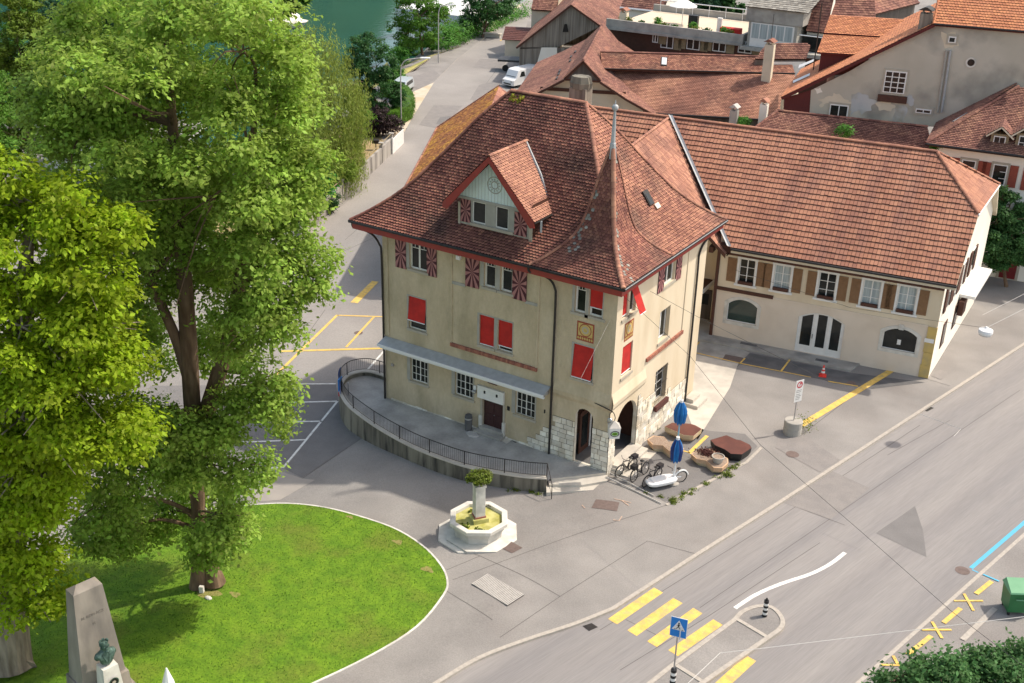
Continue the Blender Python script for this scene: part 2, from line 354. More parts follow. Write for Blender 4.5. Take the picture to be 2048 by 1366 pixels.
M('white_stone', (.7, .67, .61), (.6, .57, .51), scale=2.5, rough=.8, bump=.08, c3=(.38, .365, .33), s3=1.4, a3=.65)
M('fountain_stone', (.55, .53, .49), (.45, .435, .4), scale=2, rough=.85, bump=.1, c3=(.26, .255, .23), s3=1.3, a3=.6)
M('white_metal', (.76, .77, .78), rough=.4, spec=.5)
M('glass', (.012, .014, .014), (.03, .032, .03), scale=1.2, rough=.08, spec=.32)
M('glass_green', (.012, .03, .027), (.02, .045, .04), scale=1, rough=.05, spec=.5)
M('curtain', (.45, .5, .5), (.3, .35, .36), scale=1, rough=.9, stretch=(9, 9, .4))
M('dark_interior', (.02, .016, .014), rough=.9)
M('red_paint', (.33, .045, .035), (.28, .04, .032), scale=3, rough=.55, c3=(.24, .06, .05), s3=2, a3=.4)
M('blind_red', (.6, .028, .022), (.46, .022, .018), scale=1.6, rough=.75, transl=.12, fine=.06, fs=5)
M('shutter_dark', (.06, .012, .02), (.08, .016, .024), scale=4, rough=.7)
M('shutter_pink', (.4, .185, .175), (.34, .15, .145), scale=4, rough=.7)
M('shutter_brown', (.25, .14, .07), (.21, .115, .055), scale=4, rough=.7)
M('shutter_olive', (.29, .23, .14), (.24, .19, .11), scale=4, rough=.7)
M('shutter_rust', (.3, .07, .04), (.25, .055, .035), scale=4, rough=.7)
M('door_dark', (.045, .016, .018), (.06, .024, .022), scale=5, rough=.45)
M('door_red', (.2, .015, .015), (.16, .012, .012), scale=4, rough=.5)
M('wood_brown', (.09, .035, .022), (.07, .028, .018), scale=4, rough=.7)
M('wood_red', (.115, .02, .018), (.09, .016, .015), scale=5, rough=.75, stretch=(6, 6, .3))
M('timber_grey', (.3, .26, .215), (.15, .125, .1), scale=3.2, rough=.9, stretch=(1.4, 1.4, .06), bump=.2, detail=5)
M('timber_dark', (.13, .11, .1), (.08, .068, .06), scale=3, rough=.9, stretch=(1.4, 1.4, .06))
M('brick', (.36, .14, .095), (.28, .11, .08), scale=5, rough=.9, tint=.25)
M('zinc', (.43, .45, .46), (.36, .375, .385), scale=3, rough=.5, metal=.15, stretch=(1, 1, 1))
M('dark_metal', (.035, .032, .032), (.05, .045, .042), scale=5, rough=.5, metal=.5)
M('steel', (.5, .5, .5), (.4, .4, .41), scale=6, rough=.35, metal=.8)
M('mint_board', (.66, .76, .75), (.62, .72, .7), scale=3, rough=.7)
M('ornament', (.36, .34, .3), rough=.7)
M('fresco_gold', (.6, .44, .16), (.5, .35, .11), scale=6, rough=.8)
M('fresco_red', (.27, .05, .03), (.36, .1, .05), scale=9, rough=.8)
M('tile_old', (.285, .112, .083), (.175, .068, .052), scale=.5, rough=.9, tint=.36, c3=(.085, .05, .04), s3=.4, a3=.75)
M('tile_mid', (.37, .165, .115), (.26, .11, .077), scale=.5, rough=.9, tint=.34, c3=(.13, .075, .058), s3=.4, a3=.7)
M('tile_light', (.44, .21, .145), (.33, .15, .102), scale=.6, rough=.88, tint=.25, c3=(.2, .095, .072), s3=.45, a3=.7)
M('tile_wing', (.41, .19, .122), (.335, .148, .094), scale=.5, rough=.88, tint=.13, c3=(.24, .115, .09), s3=.55, a3=.6, stretch=(1.6, .35, .35))
M('tile_brown', (.26, .115, .088), (.17, .076, .06), scale=.5, rough=.92, tint=.35, c3=(.33, .165, .11), s3=.35, a3=.65)
M('tile_orange', (.6, .235, .115), (.55, .205, .098), scale=.7, rough=.85, tint=.16)
M('tile_moss', (.34, .13, .03), (.26, .09, .04), scale=1, rough=.95, tint=.5, c3=(.42, .2, .03), s3=.6, a3=.8)
M('tile_grey', (.3, .285, .255), (.24, .22, .19), scale=3, rough=.95, tint=.3)
M('tile_under', (.04, .019, .015), rough=.95)
M('moss', (.2, .25, .02), (.26, .17, .03), scale=9, rough=1)
M('bark', (.11, .065, .038), (.23, .15, .095), scale=3.5, rough=.95, bump=.6, bscale=9, stretch=(1, 1, .25), c3=(.1, .07, .05), s3=1.5, a3=.6)
M('bark_pale', (.34, .28, .22), (.14, .11, .085), scale=3.5, rough=.95, bump=1, bscale=9, stretch=(1, 1, .15))
def leafmat(n, c, t=.45, tr=.42): M(n, c, rough=.6, spec=.3, tint=t, transl=tr)
leafmat('leaf_linden', (.315, .44, .07), .55, .52); leafmat('leaf_yellow', (.325, .435, .018), .5, .55); leafmat('leaf_mid', (.12, .25, .028), .42, .5); leafmat('leaf_dark', (.045, .125, .03))
leafmat('leaf_conifer', (.12, .18, .015)); leafmat('leaf_willow', (.25, .31, .055), .4, .5); leafmat('leaf_bright', (.05, .22, .025)); leafmat('leaf_purple', (.045, .025, .025), tr=.2)
leafmat('leaf_hedge', (.085, .2, .012), .3, .25); leafmat('leaf_box', (.12, .16, .014), .5, .25); leafmat('leaf_cool', (.085, .19, .055)); leafmat('leaf_far', (.025, .085, .035))
leafmat('leaf_shrub', (.1, .26, .035))
M('bronze', (.1, .17, .14), (.05, .085, .075), scale=9, rough=.55, metal=.35, bump=.2)
M('monument_stone', (.31, .275, .235), (.24, .21, .18), scale=1.6, rough=.92, bump=.2, stretch=(1, 1, .35), c3=(.12, .11, .1), s3=1.1, a3=.6)
M('engraved', (.16, .14, .12), rough=.95)
M('pool_water', (.4, .38, .1), (.55, .52, .22), scale=2.2, rough=.08, bump=.06, bscale=9, c3=(.18, .18, .03), s3=1.6, a3=.6)
M('rust_top', (.105, .036, .025), (.14, .048, .033), scale=2, rough=.5, bump=.1, c3=(.09, .03, .022), s3=1.2, a3=.6)
M('planter_wood', (.52, .33, .2), (.62, .43, .28), scale=3, rough=.8)
M('planter_pale', (.62, .5, .34), (.52, .41, .27), scale=2, rough=.8, c3=(.38, .33, .13), s3=1.5, a3=.5)
M('gravel', (.2, .13, .085), (.4, .32, .26), scale=28, rough=1, bump=.8, bscale=40)
M('heather', (.07, .025, .022), (.13, .05, .04), scale=20, rough=1)
M('parasol_blue', (.01, .17, .46), (.012, .12, .36), scale=4, rough=.7)
M('parasol_navy', (.015, .05, .22), (.02, .04, .16), scale=4, rough=.7)
M('pole_blue', (.25, .5, .66), rough=.4)
M('rubber', (.018, .018, .019), rough=.7)
M('bike_paint', (.035, .033, .04), rough=.35, metal=.3)
M('orange_cone', (.75, .05, .035), rough=.5)
M('bin_green', (.02, .14, .045), (.025, .165, .055), scale=3, rough=.45)
M('bin_lid', (.12, .31, .165), (.14, .34, .185), scale=3, rough=.4)
M('sign_blue', (.015, .21, .62), rough=.4)
M('black', (.012, .012, .014), rough=.5)
M('red_sign', (.5, .03, .05), rough=.5)
M('logo_green', (.16, .4, .05), rough=.5)
M('sign_brown', (.09, .03, .025), rough=.5)
M('car_white', (.8, .8, .8), rough=.25, spec=.6)
M('car_silver', (.52, .57, .6), rough=.25, metal=.3)
M('trailer_black', (.03, .03, .033), (.06, .06, .06), scale=1, rough=.5)
M('banner_blue', (.03, .08, .3), rough=.6)
M('tent_white', (.8, .8, .79), rough=.7)
M('slate_blue', (.3, .31, .35), (.26, .27, .31), scale=1, rough=.7)
M('terrace_tile', (.66, .55, .42), (.6, .5, .38), scale=1, rough=.9)
M('fence_concrete', (.42, .39, .35), (.33, .305, .275), scale=1.2, rough=.92, stretch=(1, 1, .25), c3=(.1, .09, .085), s3=.9, a3=.75)
M('cable', (.05, .048, .046), rough=.6); M('cable_pale', (.55, .53, .5), rough=.6)
M('manhole_iron', (.13, .095, .085), (.17, .125, .11), scale=7, rough=.8, bump=.4, bscale=25)
M('grating', (.42, .395, .365), (.5, .47, .435), scale=5, rough=.6)
MATS['water'].node_tree.nodes['Principled BSDF'].inputs['IOR'].default_value = 1.33
M('blocker_green', (.02, .06, .02), (.05, .1, .03), scale=.12, rough=1, bump=1, bscale=.3)
M('worn_grass', (.2, .2, .05), (.3, .25, .1), scale=3, rough=1, bump=.4, c3=(.12, .18, .02), s3=3, a3=.8)
# ---------------------------------------------------------------- the setting
K = A(.2291, .9734)
k1 = [A(15.3, 30.69)+K*400, A(15.3, 30.69)+K*60, A(15.3, 30.69)]+[A(*at(*q, 0)[:2]) for q in ((1800, 851), (1560, 1007), (1380, 1121), (1228, 1219), (1150, 1250), (1050, 1283), (960, 1318), (885, 1362), (800, 1415), (680, 1480), (520, 1560))]
k1 = k1[:6]+[A(*p) for p in spline(k1[6:], 4)]
k2a, k2b = A(16.23, -8.59), A(19.84, 7.06); k2d = (k2b-k2a)/np.linalg.norm(k2b-k2a)
gp = k1+[A(-30, -70), A(-600, -70), A(-600, 700), A(200, 700)]
riv = [((x, 0, 0), (1, 0, 0)) for x in range(-262, -34, 4)]+[((0, y, 0), (0, 1, 0)) for y in range(30, 260, 5)]
struct(sheet('ground', gp, 'asphalt', 0, extra=riv))
struct(sheet('road', k1+[A(-30, -70), k2a-k2d*70, k2b+k2d*430], 'asphalt_road', 0, hf=-.11))
struct(sheet('far_pavement', [k2a-k2d*70, k2b+k2d*430, A(300, 300), A(150, -90)], 'asphalt', 0, hf=-.01))
def kerb(name, line, w, side=1, hf=None, drop=.2, m='kerb_stone', up=.012):
    mb = MB(); L = [A(p[0], p[1]) for p in line]; I = []
    for i, p in enumerate(L):
        d = L[min(i+1, len(L)-1)]-L[max(i-1, 0)]; d /= np.linalg.norm(d); I.append(p+A(-d[1], d[0])*w*side)
    for i in range(len(L)-1):
        h0 = (height(*L[i]) if hf is None else hf)+up; h1 = (height(*L[i+1]) if hf is None else hf)+up
        a, b, c, d = A(*L[i], h0), A(*L[i+1], h1), A(*I[i+1], h1), A(*I[i], h0); mb.face([a, b, c, d] if side > 0 else [d, c, b, a], m)
        for p, q in ((a, b), (d, c)): mb.face([p, q, q-A(0, 0, drop), p-A(0, 0, drop)], m)
    o = mb.build(name); return struct(o)
kd = [k1[0]]+[p for a, b in zip(k1, k1[1:]) for p in (a+(b-a)*t for t in np.linspace(0, 1, max(2, int(np.linalg.norm(b-a)/4)))[1:])]
kd = [p for p in kd if p[1] < 120]
kerb('kerb', kd, .19, -1)
kerb('kerb', [k2a-k2d*30+k2d*i*3 for i in range(60)], .17, -1, hf=0, up=.0)
wt = MB(); wt.face([(-200, -20, -3.3), (-40, -20, -3.3), (-150, 300, -3.3), (-330, 300, -3.3)], 'water')
struct(wt.build('water'))
hl = MB(); HV = []; hpath = [p[:2] for p in spline([(-215, -60), (-220, 40), (-228, 120), (-234, 180), (-228, 225), (-214, 258), (-200, 280)], 5)]; nh = len(hpath)  # unseen hills, added to block sky reflections in the river
for i, p in enumerate(hpath):
    d = hpath[min(i+1, nh-1)]-hpath[max(i-1, 0)]; d /= np.linalg.norm(d); n_ = A(-d[1], d[0])
    for j in range(8): q_ = p+n_*j*16; HV.append((*q_, -4 if j == 0 else 66*sin(min(1, j/5)*pi/2)*(1+.16*sin(i*.9+j))*(1-.7*smooth(.8, 1, i/nh))))
hl.idx(HV, [(i*8+j, i*8+j+1, (i+1)*8+j+1, (i+1)*8+j) for i in range(nh-1) for j in range(7)], 'blocker_green'); struct(hl.build('added_hills', smooth=True))
# lawn
lw = [at(*q)[:2] for q in ((600, 1378), (740, 1311), (832, 1253), (884, 1192), (893, 1163), (879, 1130), (840, 1090), (780, 1055), (690, 1026), (610, 1011), (540, 1009), (440, 1018), (330, 1035), (195, 1072), (115, 1145), (40, 1230), (-60, 1330))]
lw = [p[:2] for p in spline(lw, 4)]; lawn_poly = lw+[A(-22, -34), A(-8, -38), A(-1.5, -33)]
struct(sheet('lawn', lawn_poly, 'lawn', .035))
kerb('lawn_edging', lw, .09, -1, up=.045, drop=.06, m='white_stone')
def inside(p, poly):
    c = False; n = len(poly)
    for i in range(n):
        a, b = poly[i], poly[i-1]
        if (a[1] > p[1]) != (b[1] > p[1]) and p[0] < (b[0]-a[0])*(p[1]-a[1])/(b[1]-a[1])+a[0]: c = not c
    return c
g = MB()
for _ in range(42000):
    p = A(random.uniform(-20, 1), random.uniform(-33, -9))
    if not inside(p, lawn_poly): continue
    z = height(*p)+.03; a = random.uniform(0, 2*pi); h = random.uniform(.03, .075); l = random.uniform(.02, .05)
    g.face([(p[0]-.02*sin(a), p[1]+.02*cos(a), z), (p[0]+.02*sin(a), p[1]-.02*cos(a), z), (p[0]+l*cos(a), p[1]+l*sin(a), z+h)], 'grass_blade', random.random())
tag(g.build('grass'), 'short mown green grass of the rounded lawn', 'grass', kind='stuff')
def blob(name, px, r, m, dz, n=14, sq=.6):
    c = at(*px); a0 = random.uniform(0, 6); P = []
    for i in range(n):
        a = 2*pi*i/n; q = r*(1+.35*sin(3*a+a0)*random.uniform(.4, 1)); P.append((c[0]+q*cos(a), c[1]+q*sq*sin(a)))
    return struct(sheet(name, P, m, dz))
for px, r in (((415, 1185), .8), ((470, 1190), .35), ((795, 1085), .35), ((855, 1140), .4), ((700, 1035), .25)): blob('worn_grass', px, r*.8, 'worn_grass', .041)
# street, paths, parking
stl = [at(*q)[:2] for q in ((470, 640), (560, 520), (632, 447), (690, 408), (775, 315), (800, 280), (822, 240), (868, 165), (915, 118), (960, 80), (1045, 5), (1070, -20))]
struct(sheet('street', stl+[at(1090, -20)[:2], at(1062, 20)[:2], at(1040, 95)[:2], at(1008, 172)[:2], A(-38, 40), A(-18.2, 13), A(-18.2, 4.5), at(590, 800)[:2], at(480, 800)[:2]], 'asphalt_street', .006))
struct(sheet('path', gpoly((800, 280), (822, 240), (868, 165), (915, 118), (960, 85), (1045, 10), (1030, 8), (985, 50), (925, 92), (870, 112), (812, 150), (770, 170), (690, 190), (700, 240), (745, 262)), 'gravel_path', .012))
struct(sheet('verge', gpoly((1030, 6), (985, 48), (925, 90), (870, 110), (812, 148), (790, 152), (770, 130), (860, 70), (960, 20), (1010, -5)), 'dry_verge', .02))
struct(sheet('garden_soil', gpoly((640, 420), (690, 380), (770, 295), (760, 262), (700, 240), (560, 330), (430, 420), (430, 540)), 'bare_soil', .012))
struct(sheet('river_bank', gpoly((770, 170), (690, 190), (560, 330), (430, 420), (420, 300), (600, 235), (690, 160), (760, 100), (790, 150)), 'dry_verge', .005))
def patch(name, m, dz, *px): return struct(sheet(name, gpoly(*px), m, dz))
patch('parking_bays', 'asphalt_mid', .012, (300, 772), (672, 768), (676, 800), (570, 936), (300, 938))  # darker tone stands in for the house shadow over the bays
patch('asphalt_tone', 'asphalt_mid', .012, (676, 800), (690, 835), (730, 872), (622, 944), (604, 955), (570, 938))
patch('asphalt_tone', 'asphalt_pale', .01, (555, 940), (604, 957), (630, 960), (560, 1000), (520, 1003), (500, 985))
patch('asphalt_tone', 'asphalt_tone', .02, (868, 210), (925, 212), (880, 258), (838, 250))
patch('asphalt_tone', 'asphalt_mid', .028, (880, 235), (905, 232), (893, 252), (872, 248))
patch('asphalt_tone', 'asphalt_tone', .02, (960, 118), (1015, 120), (1000, 140), (945, 135))
patch('asphalt_tone', 'asphalt_tone', .02, (958, 170), (1005, 160), (985, 202), (940, 200))
patch('asphalt_tone', 'asphalt_tone', .02, (810, 160), (868, 140), (880, 150), (840, 178), (808, 170))
struct(sheet('asphalt_tone', [at(*q, -.1)[:2] for q in ((1830, 1012), (1846, 1060), (1853, 1114), (1752, 1066))], 'asphalt_mid', -.104, hf=0))  # darker triangular area of the road
struct(sheet('asphalt_tone', [at(*q, -.1)[:2] for q in ((1560, 1003), (1660, 940), (1740, 976), (1662, 1038))], 'asphalt_tone', -.104, hf=0))
patch('concrete_yard', 'concrete_pale', .01, (1366, 805), (1395, 690), (1478, 722), (1460, 775), (1395, 880))
patch('concrete_yard', 'concrete', .014, (1372, 690), (1430, 676), (1500, 706), (1474, 728), (1372, 705))
patch('asphalt_tone', 'asphalt_dark', .012, (1500, 706), (1695, 745), (1850, 765), (1745, 778), (1700, 770), (1478, 728))  # cast shadow of the long house, painted as a dark sheet
patch('asphalt_tone', 'asphalt_tone', .012, (1555, 880), (1610, 872), (1680, 920), (1640, 945), (1550, 895))
patch('asphalt_tone', 'asphalt_mid', .01, (1226, 946), (1330, 1004), (1400, 968), (1485, 922), (1515, 893), (1490, 868), (1420, 862), (1352, 846), (1300, 880), (1272, 890))
kerb('kerb', [at(1330, 1009)[:2], at(1405, 968)[:2], at(1490, 924)[:2], at(1520, 895)[:2]], .16, -1, up=.03)
# paint and seams
def line(px, w, m, name='road_marking', dz=.022, hf=None, z=None):
    P = [at(*q, z)[:2] for q in px]
    return struct(sheet(name, strip_poly(P, w), m, dz if hf is None else 0, hf=hf))
Y, Wh = 'yellow_line', 'white_line'
for q in (((522, 769), (672, 768)), ((516, 807), (674, 803)), ((500, 845), (645, 843)), ((480, 885), (610, 880)), ((675, 803), (566, 936)), ((770, 700), (722, 755))): line(q, .14, Wh)
line(((470, 938), (568, 935)), .2, Wh)
line(((768, 697), (560, 703)), .25, Y); line(((545, 757), (675, 630)), .2, Y); line(((675, 631), (772, 634)), .16, Y); line(((748, 634), (692, 695)), .16, Y)
line(((751, 563), (708, 606)), .55, Y); line(((1602, 851), (1790, 737)), .42, Y); line(((1392, 706), (1480, 727), (1622, 755)), .11, Y); line(((1379, 706), (1399, 684)), .11, Y); line(((1480, 727), (1490, 717)), .1, Y)
line(((1562, 743), (1580, 719)), .12, Y); line(((1656, 763), (1716, 773)), .13, Y); line(((1378, 907), (1414, 872)), .22, Y); line(((1366, 902), (1380, 906)), .1, Y)
for a, b in (((1225, 1243), (1317, 1180)), ((1264, 1266), (1356, 1201)), ((1304, 1288), (1396, 1221)), ((1346, 1306), (1436, 1244)), ((1432, 1380), (1502, 1316))): line((a, b), .52, Y, 'crosswalk_stripe', hf=-.104, z=-.1)
struct(sheet('road_marking', strip_poly(spline([at(*q, -.1)[:2] for q in ((1470, 1216), (1510, 1190), (1560, 1168), (1620, 1148), (1660, 1128), (1690, 1105))], 5), .2), Wh, 0, hf=-.104))
line(((1942, 1136), (2060, 1035)), .2, 'blue_line', hf=-.104, z=-.1); line(((1944, 1139), (1957, 1145)), .08, 'blue_line', hf=-.103, z=-.1); line(((1966, 1149), (1998, 1163)), .1, 'blue_line')
for a, b in (((1983, 1163), (1952, 1188)), ((1921, 1217), (1887, 1246)), ((1862, 1272), (1815, 1310))): line((a, b), .22, Y)
for a, b, c, d in (((1908, 1202), (1966, 1202), (1928, 1188), (1947, 1222)), ((1844, 1260), (1903, 1260), (1864, 1244), (1884, 1277)), ((1762, 1330), (1800, 1331), (1786, 1312), (1797, 1332))): line((a, b), .11, Y, dz=.022); line((c, d), .13, Y, dz=.026)
line(((1990, 1217), (1925, 1280)), .25, 'kerb_stone', 'kerb', dz=.02)
line(((1035, 74), (1030, 78)), .15, Wh); line(((1010, 76), (1000, 82)), .2, Y)
S_ = 'seam'
for q in (((905, 1160), (1340, 1008)), ((893, 1085), (960, 1112), (1120, 1193)), ((1120, 1193), (1295, 1082), (1400, 1110)), ((840, 1160), (893, 1182), (985, 1240)), ((893, 1140), (960, 1112)), ((1000, 1275), (1120, 1193)), ((600, 960), (730, 872)), ((1385, 880), (1440, 770), (1500, 706)), ((1720, 780), (1590, 880)), ((1850, 757), (1900, 772))): line(q, .03, S_, 'seam', dz=.006)
for q in (((1840, 850), (1520, 1060), (1200, 1260)), ((2040, 780), (1700, 1010), (1400, 1215)), ((1240, 1340), (1420, 1230), (1640, 1085)), ((1775, 910), (1900, 840)), ((1560, 1002), (1690, 1050)), ((1252, 1239), (1310, 1268), (1330, 1280))): line(q, .028, S_, 'seam', hf=-.106, z=-.1)
for q in (((650, 620), (600, 690)), ((760, 470), (560, 560)), ((860, 330), (690, 480)), ((1000, 130), (905, 260))): line(q, .03, S_, 'seam', dz=.012)
for q in (((1164, 1011), (1170, 1017)), ((1228, 998), (1262, 1006)), ((1226, 1040), (1238, 1042), (1244, 1033)), ((1243, 1001), (1258, 1012))): line(q, .06, 'orange_chalk')
# covers and gratings let into the ground
def cover(name, lab, cat, px, m, z=None, dz=.018, hf=None):
    o = sheet(name, [at(*q, z)[:2] for q in px], m, dz if hf is None else 0, hf=hf); return tag(o, lab, cat)
cover('drain_cover', 'brown iron chamber cover in the plaza near the bicycles', 'manhole cover', ((1192, 999), (1239, 1005), (1234, 1023), (1183, 1016)), 'manhole_iron')
cover('drain_cover', 'small rust brown cover beside the fountain plinth', 'manhole cover', ((1020, 1082), (1045, 1096), (1024, 1107), (1000, 1095)), 'manhole_iron')
cover('drain_cover', 'square iron cover in the yard below the arched shop window', 'manhole cover', ((1451, 709), (1487, 716), (1481, 727), (1444, 720)), 'manhole_iron')
cover('drain_cover', 'pale square cover at the pale corner of the long yellow house', 'manhole cover', ((1862, 752), (1880, 740), (1900, 746), (1882, 760)), 'asphalt_tone')
def disc(name, lab, px, r, hf=None, z=None):
    c = at(*px, z); tag(sheet(name, [(c[0]+r*cos(2*pi*i/20), c[1]+r*sin(2*pi*i/20)) for i in range(20)], 'manhole_iron', .02 if hf is None else 0, hf=hf), lab, 'manhole cover')
disc('manhole_cover', 'round manhole cover at the end of the blue road line', (1925, 1141), .34, hf=-.1, z=-.1)
disc('manhole_cover', 'dark round manhole cover on the pavement below the parking sign', (1585, 909), .36)
disc('manhole_cover', 'round manhole cover beside the broad yellow bar in the yard', (1703, 767), .3)
disc('manhole_cover', 'round manhole cover on the yellow parking box left of the corner house', (717, 666), .3)
cover('gully_grate', 'iron road gully left of the first yellow crossing bar', 'grate', ((1165, 1252), (1183, 1246), (1196, 1254), (1178, 1262)), 'dark_metal', -.1, hf=-.1)
cover('gully_grate', 'iron road gully at the far kerb above the parking sign', 'grate', ((1842, 817), (1855, 811), (1868, 816), (1854, 823)), 'dark_metal', -.1, hf=-.1)
gr = MB(); c4 = [at(*q) for q in ((943, 1169), (975, 1149), (1049, 1191), (1015, 1213))]
for i in range(26):
    a0, a1 = (i+.08)/26, (i+.86)/26; L = lambda u, v: (c4[0]*(1-u)+c4[3]*u)*(1-v)+(c4[1]*(1-u)+c4[2]*u)*v+A(0, 0, .06)
    gr.face([L(a0, 0), L(a1, 0), L(a1, 1), L(a0, 1)], 'grating')
gr.face([L(0, 0)-A(0, 0, .015), L(1, 0)-A(0, 0, .015), L(1, 1)-A(0, 0, .015), L(0, 1)-A(0, 0, .015)], 'dark_metal')
tag(gr.build('ventilation_grate'), 'long slatted metal ventilation grate in the pavement by the lawn', 'grate')
# traffic island
isl = [at(*q, 0)[:2] for q in ((1466, 1238), (1482, 1222), (1512, 1211), (1544, 1213), (1564, 1230), (1570, 1248), (1562, 1262), (1536, 1281), (1405, 1372), (1360, 1405), (1310, 1420), (1285, 1400), (1292, 1368))]
isl2 = [p[:2] for p in spline(isl+[isl[0]], 3)][:-1]; ti = thing('traffic_island', 'pale kerbed traffic island in the middle of the crossing', 'traffic island')
mb = MB(); n = len(isl2); cc = sum(isl2)/n; inn = []
for i, p in enumerate(isl2):
    d = isl2[(i+1) % n]-isl2[i-1]; d /= np.linalg.norm(d); q = A(-d[1], d[0]); q = q if q@(cc-p) > 0 else -q; inn.append(p+q*.2)
for i in range(n):
    j = (i+1) % n; a, b, c, d = isl2[i], isl2[j], inn[j], inn[i]
    mb.face([(*a, .05), (*b, .05), (*c, .05), (*d, .05)], 'kerb_stone'); mb.face([(*a, -.2), (*b, -.2), (*b, .05), (*a, .05)], 'kerb_stone'); mb.face([(*d, -.2), (*c, -.2), (*c, .05), (*d, .05)], 'kerb_stone')
for a, b in (((1466, 1238), (1536, 1280)), ((1350, 1334), (1404, 1368))):
    p, q = at(*a, 0), at(*b, 0); mb.hexa([A(p[0], p[1], -.1), A(q[0], q[1], -.1), A(q[0]+.05, q[1]+.18, -.1), A(p[0]+.05, p[1]+.18, -.1), A(p[0], p[1], .054), A(q[0], q[1], .054), A(q[0]+.05, q[1]+.18, .054), A(p[0]+.05, p[1]+.18, .054)], 'kerb_stone')
mb.build('kerb_ring', ti); mb = MB(); mb.face([(*p, .02) for p in isl2], 'asphalt'); mb.build('island_surface', ti)
# ---------------------------------------------------------------- the corner house
H = thing('corner_house', 'beige corner house with steep brown tiled roof, pointed corner turret and red window blinds', 'house', (-7, 5, 0))
FF = frame((0, 0, 0), 0); FS = frame((0, 0, 0), pi/2)            # front: s = x, side: s = y
XW, YD, ZT = -14.75, 10.95, 11.05
front = [(-12.92, -11.72, 8.8, 10.5), (-7.99, -7.27, 8.9, 10.5), (-6.95, -6.22, 8.9, 10.5), (-13.02, -11.8, 5.15, 7.14), (-8.23, -7.28, 5.42, 7.23), (-7.03, -6.1, 5.42, 7.23),
         (-12.94, -11.72, 1.86, 3.65), (-9.82, -8.6, 1.86, 3.63), (-5.8, -4.55, 1.9, 3.65), (-7.93, -6.56, .3, 2.2), (-2.44, -1.8, 8.85, 10.5), (-1.6, -.83, 8.85, 10.5), (-2.36, -1.17, 5.15, 7.1), (-2.03, -.97, .15, 3.48, .6)]
side = [(.62, 1.2, 8.8, 10.3), (1.4, 2.1, 8.8, 10.3), (.95, 2.1, 5.35, 7.12), (5.35, 6.7, 9, 10.25), (5.25, 6.55, 5.7, 7.55), (5.35, 6.85, 1.8, 3.9), (.75, 3.25, .3, 3.5, 1.15)]
wm = MB(); wall(wm, FF, 0, -1.6, ZT, front, 'plaster', s0=XW); wall(wm, FS, YD, -.5, ZT, side, 'plaster_fine')
wm.face([(XW, YD, -1.6), (XW, 0, -1.6), (XW, 0, ZT), (XW, YD, ZT)], 'plaster'); wm.face([(0, YD, -1.6), (XW, YD, -1.6), (XW, YD, ZT), (0, YD, ZT)], 'plaster')
for s0, s1, z0, z1 in ((-10.12, -10.02, 4.97, 10.7), (-4.6, -4.5, 4.97, 10.7), (XW, XW+.35, 4.3, 10.7)): wm.fbox(FF, s0, s1, z0, z1, 0, .045, 'plaster')
for s0, s1 in ((-10.02, -9.16), (-5.36, -4.6)): wm.fbox(FF, s0, s1, 8.58, 8.74, 0, .04, 'grey_frame')
wm.fbox(FS, 8.35, 8.45, 5.2, 10.7, 0, .045, 'plaster_fine')
# swelling plaster above the arches
for fr, a, b, m in ((FF, -3.4, 0, 'plaster'), (FS, .05, 3.9, 'plaster_fine')):
    O, u, n = fr; prof = [(4.75, .0), (4.45, .07), (4.2, .13), (3.95, .1), (3.72, 0)]
    for (z0, d0), (z1, d1) in zip(prof, prof[1:]): wm.face([O+u*a+n*d1+A(0, 0, z1), O+u*b+n*d1+A(0, 0, z1), O+u*b+n*d0+A(0, 0, z0), O+u*a+n*d0+A(0, 0, z0)], m)
wm.build('wall', H)
# porch behind the two arches
pm = MB(); x0, y1, zc = -3.3, 4.2, 3.75
pm.face([(x0, .22, .16), (-.22, .22, .16), (-.22, y1, .16), (x0, y1, .16)], 'asphalt_dark'); pm.face([(x0, .22, zc), (-.22, .22, zc), (-.22, y1, zc), (x0, y1, zc)], 'plaster')
pm.face([(x0, .22, .1), (x0, y1, .1), (x0, y1, zc), (x0, .22, zc)], 'wood_brown'); pm.face([(x0, y1, .1), (-.22, y1, .1), (-.22, y1, zc), (x0, y1, zc)], 'wood_brown'); pm.build('porch', H)
d = MB(); fr = (A(-2.15, .75, 0), A(0, 1, 0), A(1, 0, 0)); d.fbox(fr, 0, 1.1, .17, 2.7, -.03, .03, 'wood_brown'); d.fbox(fr, .2, .9, .5, 2.4, .031, .04, 'glass'); d.fbox(fr, 1.12, 1.25, .17, 2.9, -.05, .06, 'white_paint'); d.build('porch_door', H)
# stone cladding round the arches, stone by stone
sm = MB()
def cladding(fr, s0, s1, top, ops, sgn):
    z = -.42; r = 0
    while z < 3.2:
        h = random.uniform(.24, .36); s = s0-random.uniform(0, .3)
        while s < s1:
            w_ = random.uniform(.3, .68); a, b = max(s, s0), min(s+w_, s1); s += w_
            if b-a < .12 or z+h*.6 > top((a+b)/2): continue
            segs = [(a, b)]
            for (o0, o1, oz, apex, rise) in ops:
                zz = z+h*.5
                if zz < oz: continue
                if zz > apex: continue
                sp = apex-rise; hw = (o1-o0)/2; R = (hw*hw+rise*rise)/(2*rise); k = 1 if zz < sp else math.sqrt(max(0, R*R-(zz-(apex-R))**2))/hw; c = (o0+o1)/2; l, g_ = c-hw*min(1, k)-.0, c+hw*min(1, k)
                segs = [q for a2, b2 in segs for q in ((a2, min(b2, l)), (max(a2, g_), b2)) if q[1]-q[0] > .06]
            for a2, b2 in segs: sm.fbox(fr, a2+.016, b2-.016, z+.016, z+h-.016, 0, random.uniform(.03, .065), 'old_stone', random.random()); sm.fbox(fr, a2, b2, z, z+h, 0, .014, 'mortar')
        z += h; r += 1
